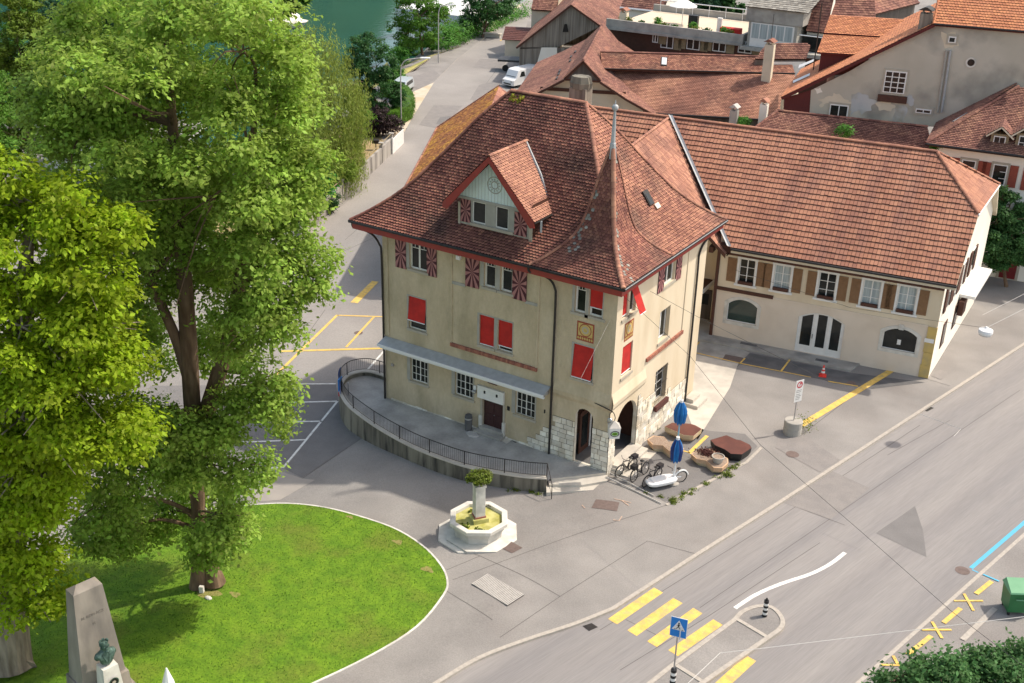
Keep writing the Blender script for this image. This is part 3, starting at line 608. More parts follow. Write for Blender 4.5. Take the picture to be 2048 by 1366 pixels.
cladding(FF, -4.95, .03, lambda s: (2.75 if s > -.95 else 2.45) if s > -3.5 else 2.0-1.1*max(0, (-3.5-s))/1.4+random.uniform(-.3, .25) if s > -4.6 else .62, [(-2.03, -.97, .1, 3.48, .6)], 1)
sm.build('stone_cladding', H); sm = MB(); cladding(FS, -.03, .75, lambda s: 2.75, [], 1); sm.build('stone_cladding', H); sm = MB()
cladding(FS, 3.25, 9.75, lambda s: 3.25-.24*(s-3.3)+random.uniform(-.3, .3) if s < 5.3 else (1.75 if s < 6.9 else 2.0)-.04*(s-5)+random.uniform(-.25, .3), [(.75, 3.25, .1, 3.5, 1.15)], 1)
sm.build('stone_cladding', H); sm = MB(); s_ = XW+.4
while s_ < -4.9:
    w_ = random.uniform(.3, .7); sm.fbox(FF, s_, s_+w_-.03, -.2, .2+random.uniform(0, .07), 0, .035, 'old_stone', random.random()); s_ += w_
sm.build('stone_base', H)
# roof
EZ, DZ = 11.1, 6.95
MT = [(0, 0), (.07, .04), (.143, .087), (.277, .187), (.403, .307), (.513, .44), (.637, .595), (.76, .755), (.867, .88), (1, 1.015)]
TT = [(0, 0), (.1, .028), (.2, .06), (.35, .122), (.5, .195), (.6, .262), (.68, .36), (.74, .475), (.8, .61), (.87, .765), (.94, .895), (1, 1)]
def tab(T, t): return float(np.interp(t, [a for a, b in T], [b for a, b in T]))
def tabs(T, t): return (tab(T, t-.03)+2*tab(T, t)+tab(T, t+.03))/4 if .03 < t < .97 else tab(T, t)
EA, EB, EC, ED, R0, R1 = A(-16.35, -.85), A(.65, -.8), A(.65, 11.8), A(-16.3, 11.8), A(-9.75, 5.1), A(-5.2, 5.2)
AP, TL, TR, TC = A(-1.85, 2.02), A(-4.75, -.8), A(.65, 4.8), A(-4.75, 4.8)
def flared(E0, E1, T0, T1, T, z0, dz):
    e = E1-E0; L = np.linalg.norm(e); e = e/L; p = A(-e[1], e[0]); D = (T0-E0)@p; a0 = (T0-E0)@e; a1 = (T1-E0)@e
    P = lambda a, d: A(*(E0+e*a+p*d), z0+dz*tabs(T, d/D))
    return P, (lambda d: (a0*d/D, L-(L-a1)*d/D)), D, lambda d: z0+dz*tabs(T, d/D)
rm = MB()
def moss_t(p): return random.random()
P, rg, D, zf = flared(EA, EB, R0, R1, MT, EZ, DZ)
def rgF(d):
    a, b = rg(d)
    if d < 2.82: b = min(b, (TL[0]+d*(AP[0]-TL[0])/2.82)-EA[0])
    return a, max(a, b)
tiles(rm, P, rgF, profile_rows(zf, D, .17), .185, 'tile_old', 'tile_under', lift=.07)
P2, rg2, D2, zf2 = flared(EB, EC, R1, R1, MT, EZ, DZ)
def rgS(d):
    a, b = rg2(d)
    if d < 2.5: a = max(a, 5.6-d*2.78/2.5)
    return a, max(a, b)
tiles(rm, P2, rgS, profile_rows(zf2, D2, .17), .185, 'tile_mid', 'tile_under', lift=.07)
for q in ((EC, ED, R1, R0), (ED, EA, R0, R0)):
    P3, rg3, D3, zf3 = flared(*q, MT, EZ, DZ); rows = profile_rows(zf3, D3, .3)
    tiles(rm, P3, rg3, rows, .3, 'tile_mid', 'tile_under', rnd=2)
rm.build('roof', H)
tm = MB(); TZ = 6.2
P4, rg4, D4, zf4 = flared(TL, EB, AP, AP, TT, EZ+.02, TZ); tiles(tm, P4, rg4, profile_rows(zf4, D4, .155), .185, 'tile_old', 'tile_under', tintf=lambda p: 3.2 if (abs(p[0]+2.75-(p[2]-13)*.13) < .3 and p[2] > 11.9 and random.random() < .38 and p[2] < 15) else random.random())
P5, rg5, D5, zf5 = flared(EB, TR, AP, AP, TT, EZ+.02, TZ); tiles(tm, P5, rg5, profile_rows(zf5, D5, .155), .185, 'tile_old', 'tile_under', tintf=lambda p: 2.4 if abs(p[1]-.4-(p[2]-11)*.22) < .5 and random.random() < .3 else random.random())
for q in ((TR, TC, AP, AP), (TC, TL, AP, AP)):
    P6, rg6, D6, zf6 = flared(*q, TT, EZ-.03, TZ); tiles(tm, P6, rg6, profile_rows(zf6, D6, .25), .25, 'tile_old', 'tile_under', rnd=2)
tm.build('turret_roof', H)
def hipline(E, T, tb, dz, m, r=.12, t1=1, n=16): cm = MB(); caps(cm, [A(*(E+(T-E)*t), EZ+dz*tabs(tb, t)+.05) for t in np.linspace(0, t1, n)], m, r); cm.build('hip_tiles', H)
hipline(EA, R0, MT, DZ, 'tile_old'); hipline(EC, R1, MT, DZ, 'tile_mid'); hipline(ED, R0, MT, DZ, 'tile_old')
cm = MB(); caps(cm, [A(*(EB+(R1-EB)*t), EZ+DZ*tabs(MT, t)+.05) for t in np.linspace(.4, 1, 10)], 'tile_light', .13); cm.build('hip_tiles', H); cm = MB()
caps(cm, [A(*R0, EZ+DZ*1.015+.04), A(*R1, EZ+DZ*1.015+.04)], 'tile_mid', .15); cm.build('ridge_tiles', H)
hipline(EB, AP, TT, TZ, 'tile_light', .13, .97, 24); hipline(TL, AP, TT, TZ, 'tile_mid', .11, .97, 20); hipline(TR, AP, TT, TZ, 'tile_mid', .1, .97, 20)
mm = MB()
for _ in range(40): mm.ball((R0[0]+random.uniform(.1, .9), R0[1]-random.uniform(.05, .5), EZ+DZ*1.0-random.uniform(0, .35)), random.uniform(.04, .11), 'moss', 5)
mm.build('moss_tuft', H)
fm = MB(); fm.lathe((*AP, EZ+TZ-.75), [(.24, 0), (.2, .35), (.15, .75), (.12, .8), (.1, 1.6), (.06, 2.35), (.05, 2.4)], 'zinc', 8); fm.ball((*AP, EZ+TZ+1.78), .17, 'zinc', 10); fm.lathe((*AP, EZ+TZ+1.9), [(.05, 0), (.02, .25)], 'zinc', 6); fm.build('finial', H)
# eaves: soffit, fascia, gutter
em = MB()
for (a, b) in ((EA, EB), (EB, EC), (EC, ED), (ED, EA)):
    i_ = lambda p: A(min(max(p[0], XW-.02), .02), min(max(p[1], -.02), YD+.02)); k_ = lambda p: p+(A(-8, 5)-p)/np.linalg.norm(A(-8, 5)-p)*.12
    a2, b2 = k_(a), k_(b); em.face([A(*a2, 11.0), A(*b2, 11.0), A(*i_(b), 10.66), A(*i_(a), 10.66)], 'red_paint'); em.face([A(*a2, 10.64), A(*b2, 10.64), A(*b2, 11.12), A(*a2, 11.12)], 'red_paint')
    em.face([A(*a2, 10.64), A(*b2, 10.64), A(*i_(b), 10.6), A(*i_(a), 10.6)], 'red_paint')
em.build('eaves', H)
gm = MB()
for (a, b) in ((EA, EB), (EB, EC), (ED, EA)):
    d = (b-a)/np.linalg.norm(b-a); o = A(d[1], -d[0])*.05; gm.tube([A(*(a+o-d*.03), 11.06), A(*(b+o+d*.03), 11.06)], .075, 'dark_metal', 8)
    gm.tube([A(*(a+o*2.2), 11.11), A(*(b+o*2.2), 11.11)], .018, 'steel' if a is EB else 'dark_metal', 5)
gm.build('gutter', H)
def pipe(pts, r=.06, name='downpipe'): mb = MB(); mb.tube(spline(pts, 4), r, 'dark_metal', 8); return mb.build(name, H)
pipe([(-16.3, -.75, 11), (-16.25, -.7, 10.7), (-15.9, -.5, 10.6), (-15.3, -.25, 10.35), (-14.9, -.12, 9.8), (-14.78, -.1, 9), (-14.76, -.1, 4), (-14.76, -.1, .15)])
pipe([(-4.75, -.85, 11), (-4.72, -.75, 10.75), (-4.4, -.55, 10.65), (-3.85, -.25, 10.4), (-3.56, -.12, 9.9), (-3.5, -.1, 9), (-3.5, -.1, 4), (-3.5, -.1, .15)])
pipe([(.6, 11.5, 11), (.4, 11.2, 10.6), (.1, 10.6, 10.2), (.08, 9.75, 9.6), (.09, 9.7, 8), (.09, 9.7, .25)])
# dormer
D_ = MB(); FD = frame((0, .32, 0), 0); dw = [(-9.0, -8.15, 12.22, 13.4), (-7.55, -6.75, 12.22, 13.4)]
D_ = thing_part = MB(); wall(D_, FD, -5.3, 11.9, 13.55, dw, 'grey_frame', .12, s0=-9.75)
for s in (-9.75, -5.3): D_.face([(s, .32, 11.9), (s, 2.2, 11.9), (s, 2.2, 13.9), (s, .32, 13.9)], 'wood_brown')
dormer = D_.build('dormer', H); q = MB(); q.face([(-9.9, .3, 13.55), (-5.15, .3, 13.55), (-7.55, .3, 15.95)], 'mint_board')
for i in range(22): s = -9.6+i*.2; zt = 13.56+2.3*(1-abs(s+7.55)/2.4); q.fbox(FD, s, s+.012, 13.56, max(13.6, zt-.05), .02, .026, 'grey_frame')
q.build('gable_boarding', dormer)
q = MB(); c = A(-7.6, .285, 14.5)
for r0, r1 in ((.46, .41), (.22, .17)):
    for k in range(24):
        a, b = 2*pi*k/24, 2*pi*(k+1)/24; V = lambda r, t: c+A(r*cos(t), 0, r*sin(t)); q.face([V(r0, a), V(r0, b), V(r1, b), V(r1, a)], 'ornament')
for k in range(12): a = 2*pi*k/12; q.hexa([c+A(cos(a)*r-sin(a)*w_, dy, sin(a)*r+cos(a)*w_) for dy in (-.02, 0) for r, w_ in ((.26, -.015), (.34, -.015), (.34, .015), (.26, .015))], 'ornament')
q.build('emblem', dormer)
for s0, s1 in ((-9.0, -8.15), (-7.55, -6.75)): window(dormer, FD, s0, s1, 12.22, 13.4, 1, 1, .06, depth=.12, split=False)
def starburst(parent, fr, s0, s1, z0, z1, d=.05, n=20):
    mb = MB(); O, u, nn = fr; mb.fbox(fr, s0, s1, z0, z1, d-.04, d-.002, 'shutter_dark'); c = ((s0+s1)/2, (z0+z1)/2); hw, hh = (s1-s0)/2, (z1-z0)/2
    def hit(a):
        x, z = cos(a), sin(a); k = min(hw/abs(x) if abs(x) > 1e-6 else 9e9, hh/abs(z) if abs(z) > 1e-6 else 9e9); return (c[0]+x*k, c[1]+z*k)
    ang = []
    for k in range(n):
        x, z = hw*cos(2*pi*(k+.25)/n), hh*sin(2*pi*(k+.25)/n); ang.append(atan2(z*.8, x))
    for k in range(0, n, 2):
        a, b = ang[k], ang[(k+1) % n]; b = b if b > a else b+2*pi; pts = [c, hit(a)]
        for ca in sorted(t+2*pi*j for t in (atan2(hh, hw), pi-atan2(hh, hw), -pi+atan2(hh, hw), -atan2(hh, hw)) for j in (0, 1)):
            if a < ca < b: pts.append(hit(ca))
        pts.append(hit(b)); mb.face([O+u*p[0]+nn*d+A(0, 0, p[1]) for p in pts], 'shutter_pink')
    return mb.build('shutter', parent)
starburst(dormer, FD, -9.7, -9.08, 12.15, 13.5); starburst(dormer, FD, -6.35, -5.6, 12.1, 13.35)
q = MB(); q.fbox(FD, -5.45, -5.25, 11.9, 13.2, .02, .06, 'sandstone'); q.fbox(FD, -9.85, -9.72, 11.9, 13.2, .02, .06, 'sandstone'); q.fbox(FD, -9.08, -6.4, 12.05, 12.2, .0, .1, 'sandstone'); q.fbox(FD, -9.9, -5.2, 13.42, 13.56, .0, .06, 'grey_frame'); q.build('frame', dormer)
dr = MB(); zr, ze, yb = 16.15, 13.2, -.25
roofplane(dr, [(-4.85, yb, ze), (-4.85, 1.75, ze), (-7.65, 3.35, zr), (-7.65, yb, zr)], .185, .15, 'tile_light', 'tile_under', 5)
roofplane(dr, [(-10.5, 1.75, ze), (-10.5, yb, ze), (-7.65, yb, zr), (-7.65, 3.35, zr)], .185, .15, 'tile_light', 'tile_under', 2)
caps(dr, [(-7.65, yb-.02, zr+.03), (-7.65, 3.4, zr+.03)], 'tile_light', .11); dr.build('dormer_roof', dormer)
bg_ = MB()
for x, sg in ((-10.5, 1), (-4.85, -1)):
    V = lambda y: [A(x, y, ze-.02), A(-7.65, y, zr-.02), A(-7.65, y, zr-.36), A(x+sg*.25, y, ze-.36), A(x, y, ze-.3)]
    a, b = V(yb), V(yb+.07); bg_.idx(a+b, [(0, 1, 2, 3, 4), (9, 8, 7, 6, 5), (0, 5, 6, 1), (1, 6, 7, 2), (2, 7, 8, 3), (3, 8, 9, 4), (4, 9, 5, 0)], 'red_paint')
    bg_.face([(x, yb, ze-.03), (x, 1.75, ze-.03), (-7.65, 3.3, zr-.03), (-7.65, yb, zr-.03)], 'red_paint')
bg_.build('bargeboard', dormer)
q = MB(); q.tube([(-7.65, 3.3, zr+.02), (-6.2, 2.55, 14.75), (-4.9, 1.7, ze+.02)], .07, 'zinc', 5); q.tube([(-4.8, yb, ze-.03), (-4.8, 1.7, ze-.03)], .045, 'dark_metal', 6); q.box((-4.75, .3, ze-.35), (.1, .12, .6), 'zinc', .5); q.build('flashing', dormer)
# chimney and skylight
q = MB(); q.box((-6.85, 7.6, 17), (1.0, .8, 2.7), 'timber_grey'); ch = q.build('chimney', H); q = MB(); q.prism([(-6.85+.66*cos(pi/4*k+.39), 7.6+.55*sin(pi/4*k+.39)) for k in range(8)], 18.3, 18.62, 'wall_stained', k=.92); q.prism([(-6.85+.55*cos(pi/4*k+.39), 7.6+.45*sin(pi/4*k+.39)) for k in range(8)], 18.62, 18.95, 'wall_stained', k=1.15); q.build('chimney_cap', ch)
def slab_on(P, a, d, w_, h, mb, m, up=.08, th=.06):
    p = P(a, d); e1 = P(a+.1, d)-p; e1 /= np.linalg.norm(e1); e2 = P(a, d+.1)-p; e2 /= np.linalg.norm(e2); nn = np.cross(e1, e2); nn = nn if nn[2] > 0 else -nn; p = p+nn*up
    Q = [p-e1*w_/2-e2*h/2, p+e1*w_/2-e2*h/2, p+e1*w_/2+e2*h/2, p-e1*w_/2+e2*h/2]; mb.hexa(Q+[x+nn*th for x in Q], m)
q = MB(); slab_on(P2, 7.05, 2.45, .55, .85, q, 'dark_metal', .06, .09); sl = q.build('skylight', H); q = MB(); slab_on(P2, 7.0, 2.4, .3, .6, q, 'glass', .155, .01); q.build('pane', sl)
q = MB(); slab_on(P2, 7.45, 2.05, .45, .3, q, 'plaster_pink', .1, .04); q.build('flashing', sl)
# windows and blinds of the front
window(H, FF, -12.92, -11.72, 8.8, 10.5, 2, 1, transom=.72, sill=.12)
window(H, FF, -7.99, -7.27, 8.9, 10.5, 1, 1, split=False, transom=.74, sill=.14); window(H, FF, -6.95, -6.22, 8.9, 10.5, 1, 1, split=False, transom=.74, sill=.14)
window(H, FF, -2.44, -1.8, 8.85, 10.5, 1, 1, split=False, transom=.74, sill=.2); window(H, FF, -1.6, -.83, 8.85, 10.5, 1, 1, split=False, sill=.2)
for s in ((-13.85, -13.12), (-11.7, -11.05), (-9.15, -8.27), (-6.18, -5.3)): starburst(H, FF, *s, 8.68, 10.46)
for s0, s1 in ((-12.94, -11.72), (-9.82, -8.6), (-5.8, -4.55)): window(H, FF, s0, s1, 1.86, 3.64, 4, 4, .05, .028, sill=.12)
for s0, s1, z0, zb in ((-13.02, -11.8, 5.15, 5.75), (-8.23, -7.28, 5.42, 5.5), (-7.03, -6.1, 5.42, 5.75), (-2.36, -1.17, 5.15, 5.3)): window(H, FF, s0, s1, z0, 7.14, 1, 1, .06, split=False, sill=.1)
def blind(fr, s0, s1, z0, z1, d0=-.07, d1=-.07, m='blind_red'):
    mb = MB(); O, u, n = fr; Q = [O+u*s0+n*d1+A(0, 0, z0), O+u*s1+n*d1+A(0, 0, z0), O+u*s1+n*d0+A(0, 0, z1), O+u*s0+n*d0+A(0, 0, z1)]; mb.hexa(Q+[p-n*.012 for p in Q], m)
    b = mb.build('blind', H); r = MB(); r.tube([Q[0]-A(0, 0, .03), Q[1]-A(0, 0, .03)], .03, 'white_metal', 6); r.build('bottom_rail', b); return b
blind(FF, -13.0, -11.82, 5.75, 7.12, -.09, .12); blind(FF, -8.21, -7.3, 5.5, 7.21); blind(FF, -7.01, -6.12, 5.72, 7.21); blind(FF, -2.34, -1.19, 5.3, 7.08, -.08, .16); blind(FF, -1.57, -.86, 9.35, 10.48)
fm = MB()
for s0, s1, z0, z1, w_ in ((-12.92, -11.72, 8.8, 10.5, .2), (-7.99, -6.22, 8.9, 10.5, .22), (-13.02, -11.8, 5.15, 7.14, .09), (-8.23, -6.1, 5.42, 7.23, .12), (-12.94, -11.72, 1.86, 3.65, .22), (-9.82, -8.6, 1.86, 3.63, .22), (-5.8, -4.55, 1.9, 3.65, .22), (-2.44, -.83, 8.85, 10.5, .14), (-2.36, -1.17, 5.15, 7.1, .09)):
    fm.fbox(FF, s0-w_, s0, z0, z1, 0, .02, 'grey_frame'); fm.fbox(FF, s1, s1+w_*.4, z0, z1, 0, .02, 'grey_frame'); fm.fbox(FF, s0-w_, s1+w_*.4, z1, z1+.07, 0, .021, 'grey_frame'); fm.build('window_surround', H); fm = MB()
for s0, s1, z0, z1 in ((-7.25, -6.97, 8.9, 10.5), (-7.26, -7.05, 5.42, 7.23), (-1.78, -1.62, 8.85, 10.5)): fm = MB(); fm.fbox(FF, s0, s1, z0, z1, -.05, .018, 'grey_frame'); fm.build('mullion', H)
# brick ledge, hood, door, signs
def bricks(fr, s0, s1, z):
    mb = MB(); s = s0
    while s < s1: mb.fbox(fr, s, s+.1, z-.1, z+.1, 0, .11, 'brick', random.random()); s += .115
    mb.build('brick_ledge', H)
bricks(FF, -10.1, -4.55, 4.95); bricks(FS, 3.85, 8.42, 5.24)
am = MB()
am.hexa([A(-14.7, -.75, 3.93), A(-3.62, -.75, 3.93), A(-3.62, -.02, 4.12), A(-14.7, -.02, 4.12), A(-14.7, -.75, 3.99), A(-3.62, -.75, 3.99), A(-3.62, -.02, 4.2), A(-14.7, -.02, 4.2)], 'zinc')
am.fbox(FF, -14.72, -3.6, 3.86, 3.99, .752, .8, 'white_metal'); am.fbox(FF, -14.65, -3.65, 3.7, 3.78, .55, .66, 'white_metal'); am.fbox(FF, -14.6, -3.7, 3.75, 3.93, .05, .5, 'grey_frame'); am.build('hood', H)
q = MB(); q.fbox(FF, -7.9, -6.6, .5, 2.2, -.2, -.13, 'door_dark')
for s in (-7.75, -7.05): q.fbox(FF, s, s+.5, .65, 1.3, -.13, -.11, 'door_dark'); q.fbox(FF, s, s+.5, 1.4, 2.05, -.13, -.11, 'door_dark')
dd = q.build('front_door', H); q = MB(); q.tube([FF[0]+A(-7.18, .08, 1.3), FF[0]+A(-7.18, .03, 1.3)], .025, 'steel', 6); q.build('handle', dd)
q = MB(); q.fbox(FF, -8.12, -7.93, .3, 1.1, 0, .12, 'white_stone'); q.fbox(FF, -6.56, -6.4, .3, 1.1, 0, .12, 'white_stone'); q.fbox(FF, -8.05, -7.93, 1.1, 2.2, 0, .05, 'sandstone'); q.fbox(FF, -6.56, -6.44, 1.1, 2.2, 0, .05, 'sandstone'); q.fbox(FF, -8.2, -6.36, .16, .3, -.2, .55, 'concrete'); q.fbox(FF, -8.0, -6.5, .3, .5, -.2, .2, 'concrete'); q.build('door_surround', H)
q = MB(); q.fbox(FF, -8.2, -6.48, 2.24, 3.0, .02, .16, 'white_paint'); sp = q.build('sign_board', H); q = MB()
for s in (-7.75, -6.95): q.fbox(FF, s, s+.09, 2.62, 2.78, .16, .2, 'black')
q.build('light', sp)
def text(s, loc, size, m, parent=None, fr=FF, name='lettering', ext=.004, align='CENTER', rot=None):
    c = bpy.data.curves.new(name, 'FONT'); c.body = s; c.size = size; c.extrude = ext; c.align_x = align; c.align_y = 'CENTER'; t = bpy.data.objects.new(name, c); COL.objects.link(t)
    O, u, n = fr; mt = Matrix(((u[0], 0, n[0], loc[0]), (u[1], 0, n[1], loc[1]), (0, 1, 0, loc[2]), (0, 0, 0, 1))) if rot is None else rot
    t.matrix_world = mt; bpy.context.view_layer.update(); me = bpy.data.meshes.new_from_object(t.evaluated_get(bpy.context.evaluated_depsgraph_get())); COL.objects.unlink(t); bpy.data.objects.remove(t)
    me.materials.clear(); me.materials.append(MATS[m]); me.transform(mt); o = bpy.data.objects.new(name, me); COL.objects.link(o)
    if parent:
        o.parent = parent
        if parent.type == 'EMPTY': o.matrix_parent_inverse = Matrix.Translation(-parent.location)
    return o
q = MB(); q.fbox(FF, -7.6, -7.0, 3.26, 3.58, 0, .05, 'sign_brown'); sg = q.build('name_sign', H); text('COMI BPU', (-7.3, -.055, 3.42), .115, 'sandstone', sg)
q = MB(); q.fbox(FF, -6.3, -6.14, 1.95, 2.2, 0, .03, 'black'); q.fbox(FF, -3.95, -3.89, 2.5, 2.7, 0, .04, 'black'); q.build('plaque', H)
q = MB(); q.ball((-8.42, -.14, 2.5), .13, 'steel', 8); q.fbox(FF, -8.5, -8.34, 2.6, 2.85, 0, .1, 'white_metal'); q.build('wall_lamp', H)
q = MB(); q.fbox(FF, -14.3, -14.12, 2.4, 2.56, 0, .07, 'steel'); q.fbox(FF, -9.7, -9.45, 10.1, 10.32, 0, .16, 'white_metal'); q.build('alarm_box', H)
# painted panels
def fresco(fr, s0, s1, z0, z1):
    mb = MB(); O, u, n = fr; mb.fbox(fr, s0, s1, z0, z1, 0, .012, 'fresco_red'); mb.fbox(fr, s0+.08, s1-.08, z0+.28, z1-.08, 0, .016, 'fresco_gold'); c = ((s0+s1)/2, (z0+z1)/2+.1)
    for r, m, d in ((.36, 'fresco_red', .019), (.31, 'fresco_gold', .022), (.2, 'sandstone', .025), (.12, 'fresco_gold', .028)):
        mb.face([O+u*(c[0]+r*cos(2*pi*k/20))+n*d+A(0, 0, c[1]+r*sin(2*pi*k/20)) for k in range(20)], m)
    for i in range(7): x = s0+.1+(s1-s0-.2)*i/6; mb.face([O+u*x+n*.02+A(0, 0, z0+.06), O+u*(x+.06)+n*.02+A(0, 0, z0+.14), O+u*x+n*.02+A(0, 0, z0+.24), O+u*(x-.06)+n*.02+A(0, 0, z0+.14)], 'fresco_gold')
    mb.build('painted_panel', H)
fresco(FF, -2.22, -1.22, 7.36, 8.42); fresco(FS, 1.0, 2.0, 7.4, 8.42)
# side windows
window(H, FS, .62, 1.2, 8.8, 10.3, 1, 1, split=False, sill=.1); window(H, FS, 1.4, 2.1, 8.8, 10.3, 1, 1, split=False, sill=.2); blind(FS, .64, 1.18, 8.95, 10.28)
blind(FS, 1.42, 2.08, 8.95, 10.25, .02, .6)
window(H, FS, .95, 2.1, 5.35, 7.12, 1, 1, split=False, sill=.1); blind(FS, .97, 2.08, 5.5, 7.1)
window(H, FS, 5.35, 6.7, 9, 10.25, 2, 1, sill=.12); starburst(H, FS, 4.6, 5.3, 8.85, 10.3); starburst(H, FS, 6.78, 7.48, 8.85, 10.3)
window(H, FS, 5.25, 6.55, 5.7, 7.55, 2, 1, depth=.3, sill=.1); window(H, FS, 5.35, 6.85, 1.8, 3.9, 2, 4, .05, depth=.3, sill=.05)
q = MB()
for i in range(9): s = 5.42+i*.17; q.tube([(.03, s, 1.75), (.03, s, 3.95)], .012, 'dark_metal', 5)
for z in (2.0, 2.9, 3.8): q.tube([(.03, 5.3, z), (.03, 6.9, z)], .012, 'dark_metal', 5)
q.box((.12, 6.1, 1.62), (.25, 1.6, .3), 'heather'); q.build('window_grille', H)
q = MB(); q.fbox(FS, .4, 3.7, -.2, .02, 0, 1.2, 'concrete_pale'); q.fbox(FS, .5, 3.5, .02, .18, 0, .75, 'concrete_pale'); q.fbox(FS, .6, 3.4, .18, .32, -.25, .38, 'concrete_pale'); q.build('side_steps', H)
q = MB(); q.fbox(FS, 9.5, 10.9, -.1, .22, .05, 1.0, 'concrete_pale'); q.fbox(FS, 9.7, 10.7, .22, .45, .05, .6, 'concrete_pale'); q.build('side_steps', H)
# ---------------------------------------------------------------- the long yellow house
WO = A(11.24, 21.75, 0); WA = radians(8.5); FW = frame(WO, WA); wu, wn = FW[1], FW[2]; wv = -wn
def WP(s, v, z): return WO+wu*s+wv*v+A(0, 0, z)
Wg = thing('long_house', 'long yellow and pink house with orange tiled roof, brown shutters and arched shop windows', 'house', WP(-7, 6, 0))
mb = MB(); ups = [(-12.62, -11.58, 4.1, 5.83), (-10.33, -9.27, 4.1, 5.83), (-7.5, -6.42, 4.1, 5.83), (-4.77, -3.68, 4.1, 5.85), (-2.63, -1.53, 4.1, 5.85)]
arcs = [(-13.12, -11.1, 1.36, 3.0, .42), (-8.44, -5.48, .12, 3.05, .48), (-3.1, -1.02, 1.5, 3.0, .42)]
wall(mb, FW, 0, 0, 3.52, arcs, 'plaster_pink', .18, s0=-14); wall(mb, FW, 0, 3.52, 7.3, ups, 'plaster_fine', .16, s0=-14)
# gable end
gb = WP(1.65, 14.4, 0)-WO; FG = (WO, gb/np.linalg.norm(gb), A(gb[1], -gb[0], 0)/np.linalg.norm(gb)); GW = float(np.linalg.norm(gb))
O, u, n = FG; mb.face([O+u*s+A(0, 0, z) for s, z in ((0, 0), (GW, 0), (GW, 7.3), (GW-3.6, 9.95), (3.6, 9.95), (0, 7.3))], 'plaster_white')
mb.face([WP(-28, 0, 0), WP(-28, 0, 7), WP(-28, 14.4, 7), WP(-28, 14.4, 0)], 'plaster_fine'); mb.face([WP(-28, 14.4, 0), WP(1.65, 14.4, 0), WP(1.65, 14.4, 7.3), WP(-28, 14.4, 7.3)], 'plaster_fine')
mb.face([WP(-28, 0, 0), WP(-17.8, 0, 0), WP(-17.8, 0, 7), WP(-28, 0, 7)], 'plaster_fine')
# recess with balcony
mb.face([WP(-17.8, 2.4, 0), WP(-14, 2.4, 0), WP(-14, 2.4, 7), WP(-17.8, 2.4, 7)], 'plaster_fine'); mb.face([WP(-14.02, 2.4, 0), WP(-14.02, 0, 0), WP(-14.02, 0, 7), WP(-14.02, 2.4, 7)], 'plaster_fine')
mb.face([WP(-17.8, 0, 0), WP(-17.8, 2.4, 0), WP(-17.8, 2.4, 7), WP(-17.8, 0, 7)], 'plaster_white')
mb.build('wall', Wg)
q = MB(); fr = FW
q.fbox(fr, -14.12, -13.92, .1, 6.6, -.02, .1, 'wood_brown'); q.fbox(fr, -14, -10.2, 3.45, 3.68, .001, .08, 'wood_brown'); q.fbox(fr, -14.6, -14.3, 6.1, 6.5, -2.3, .6, 'wood_brown'); q.fbox(fr, -13.9, .0, 6.15, 6.75, .001, .55, 'wood_brown'); q.build('timber', Wg)
q = MB(); q.fbox(fr, -10.2, -.55, 3.44, 3.56, .001, .05, 'plaster_pink'); q.build('belt_course', Wg)
q = MB(); q.hexa([WP(-17.6, 2.35, 2.85), WP(-14.65, 2.35, 2.85), WP(-14.9, -.25, 2.85), WP(-17.6, -.25, 2.85), WP(-17.6, 2.35, 3.1), WP(-14.65, 2.35, 3.1), WP(-14.9, -.25, 3.1), WP(-17.6, -.25, 3.1)], 'white_paint'); ba = q.build('balcony', Wg); q = MB(); q.face([WP(-17.5, 2.3, 3.105), WP(-14.75, 2.3, 3.105), WP(-14.98, -.15, 3.105), WP(-17.5, -.15, 3.105)], 'wood_brown'); q.build('balcony_floor', ba)
q = MB(); q.fbox((WP(-15.85, 2.38, 0), wu, wn), 0, 1.1, .1, 2.3, 0, .06, 'timber_dark'); do = q.build('door', Wg); q = MB(); q.fbox((WP(-15.85, 2.38, 0), wu, wn), .2, .9, 1.2, 2.0, .06, .07, 'glass'); q.build('pane', do)
for i in range(4): pass
q = MB(); s = .04
for i in range(4): q.fbox(fr, -.58+(i % 2)*.05, .02, .03+i*.87, .03+(i+1)*.87-.015, -.1, .05+.02*(i % 2), 'yellow_stone')
q.build('quoin', Wg)
q = MB(); q.fbox(fr, -.62, -.05, 2.45, 2.72, .075, .095, 'white_paint'); q.build('street_sign', Wg)
q = MB()
for a, b, c, d, r in (arcs[0], arcs[2]):
    P_ = lambda p, dd: WO+wu*p[0]+wn*dd+A(0, 0, p[1]); inn = [(a, c)]+arch(a, b, d, r)+[(b, c)]; out = [(a-.2, c-.22)]+arch(a-.2, b+.2, d+.2, r+.05)+[(b+.2, c-.22)]
    for i in range(len(inn)):
        j = (i+1) % len(inn); q.face([P_(inn[i], .03), P_(inn[j], .03), P_(out[j], .03), P_(out[i], .03)], 'white_stone'); q.face([P_(out[i], .03), P_(out[j], .03), P_(out[j], 0), P_(out[i], 0)], 'white_stone')
    q.build('arch_surround', Wg); q = MB()
q.fbox(fr, -2.24, -1.94, 2.95, 3.3, .0, .07, 'white_stone'); q.build('keystone', Wg)
window(Wg, FW, -13.12, -11.1, 1.36, 3.0, 1, 1, .06, depth=.16, split=False, rise=.42, mp='glass_green')
w3 = window(Wg, FW, -3.1, -1.02, 1.5, 3.0, 1, 1, .05, depth=.16, split=False, rise=.42)
q = MB(); q.fbox(FW, -2.2, -1.98, 1.85, 2.2, -.137, -.132, 'white_paint'); q.build('notice', w3)
dw = MB(); O, u, n = FW; P_ = lambda p, dd: O+u*p[0]+n*dd+A(0, 0, p[1])
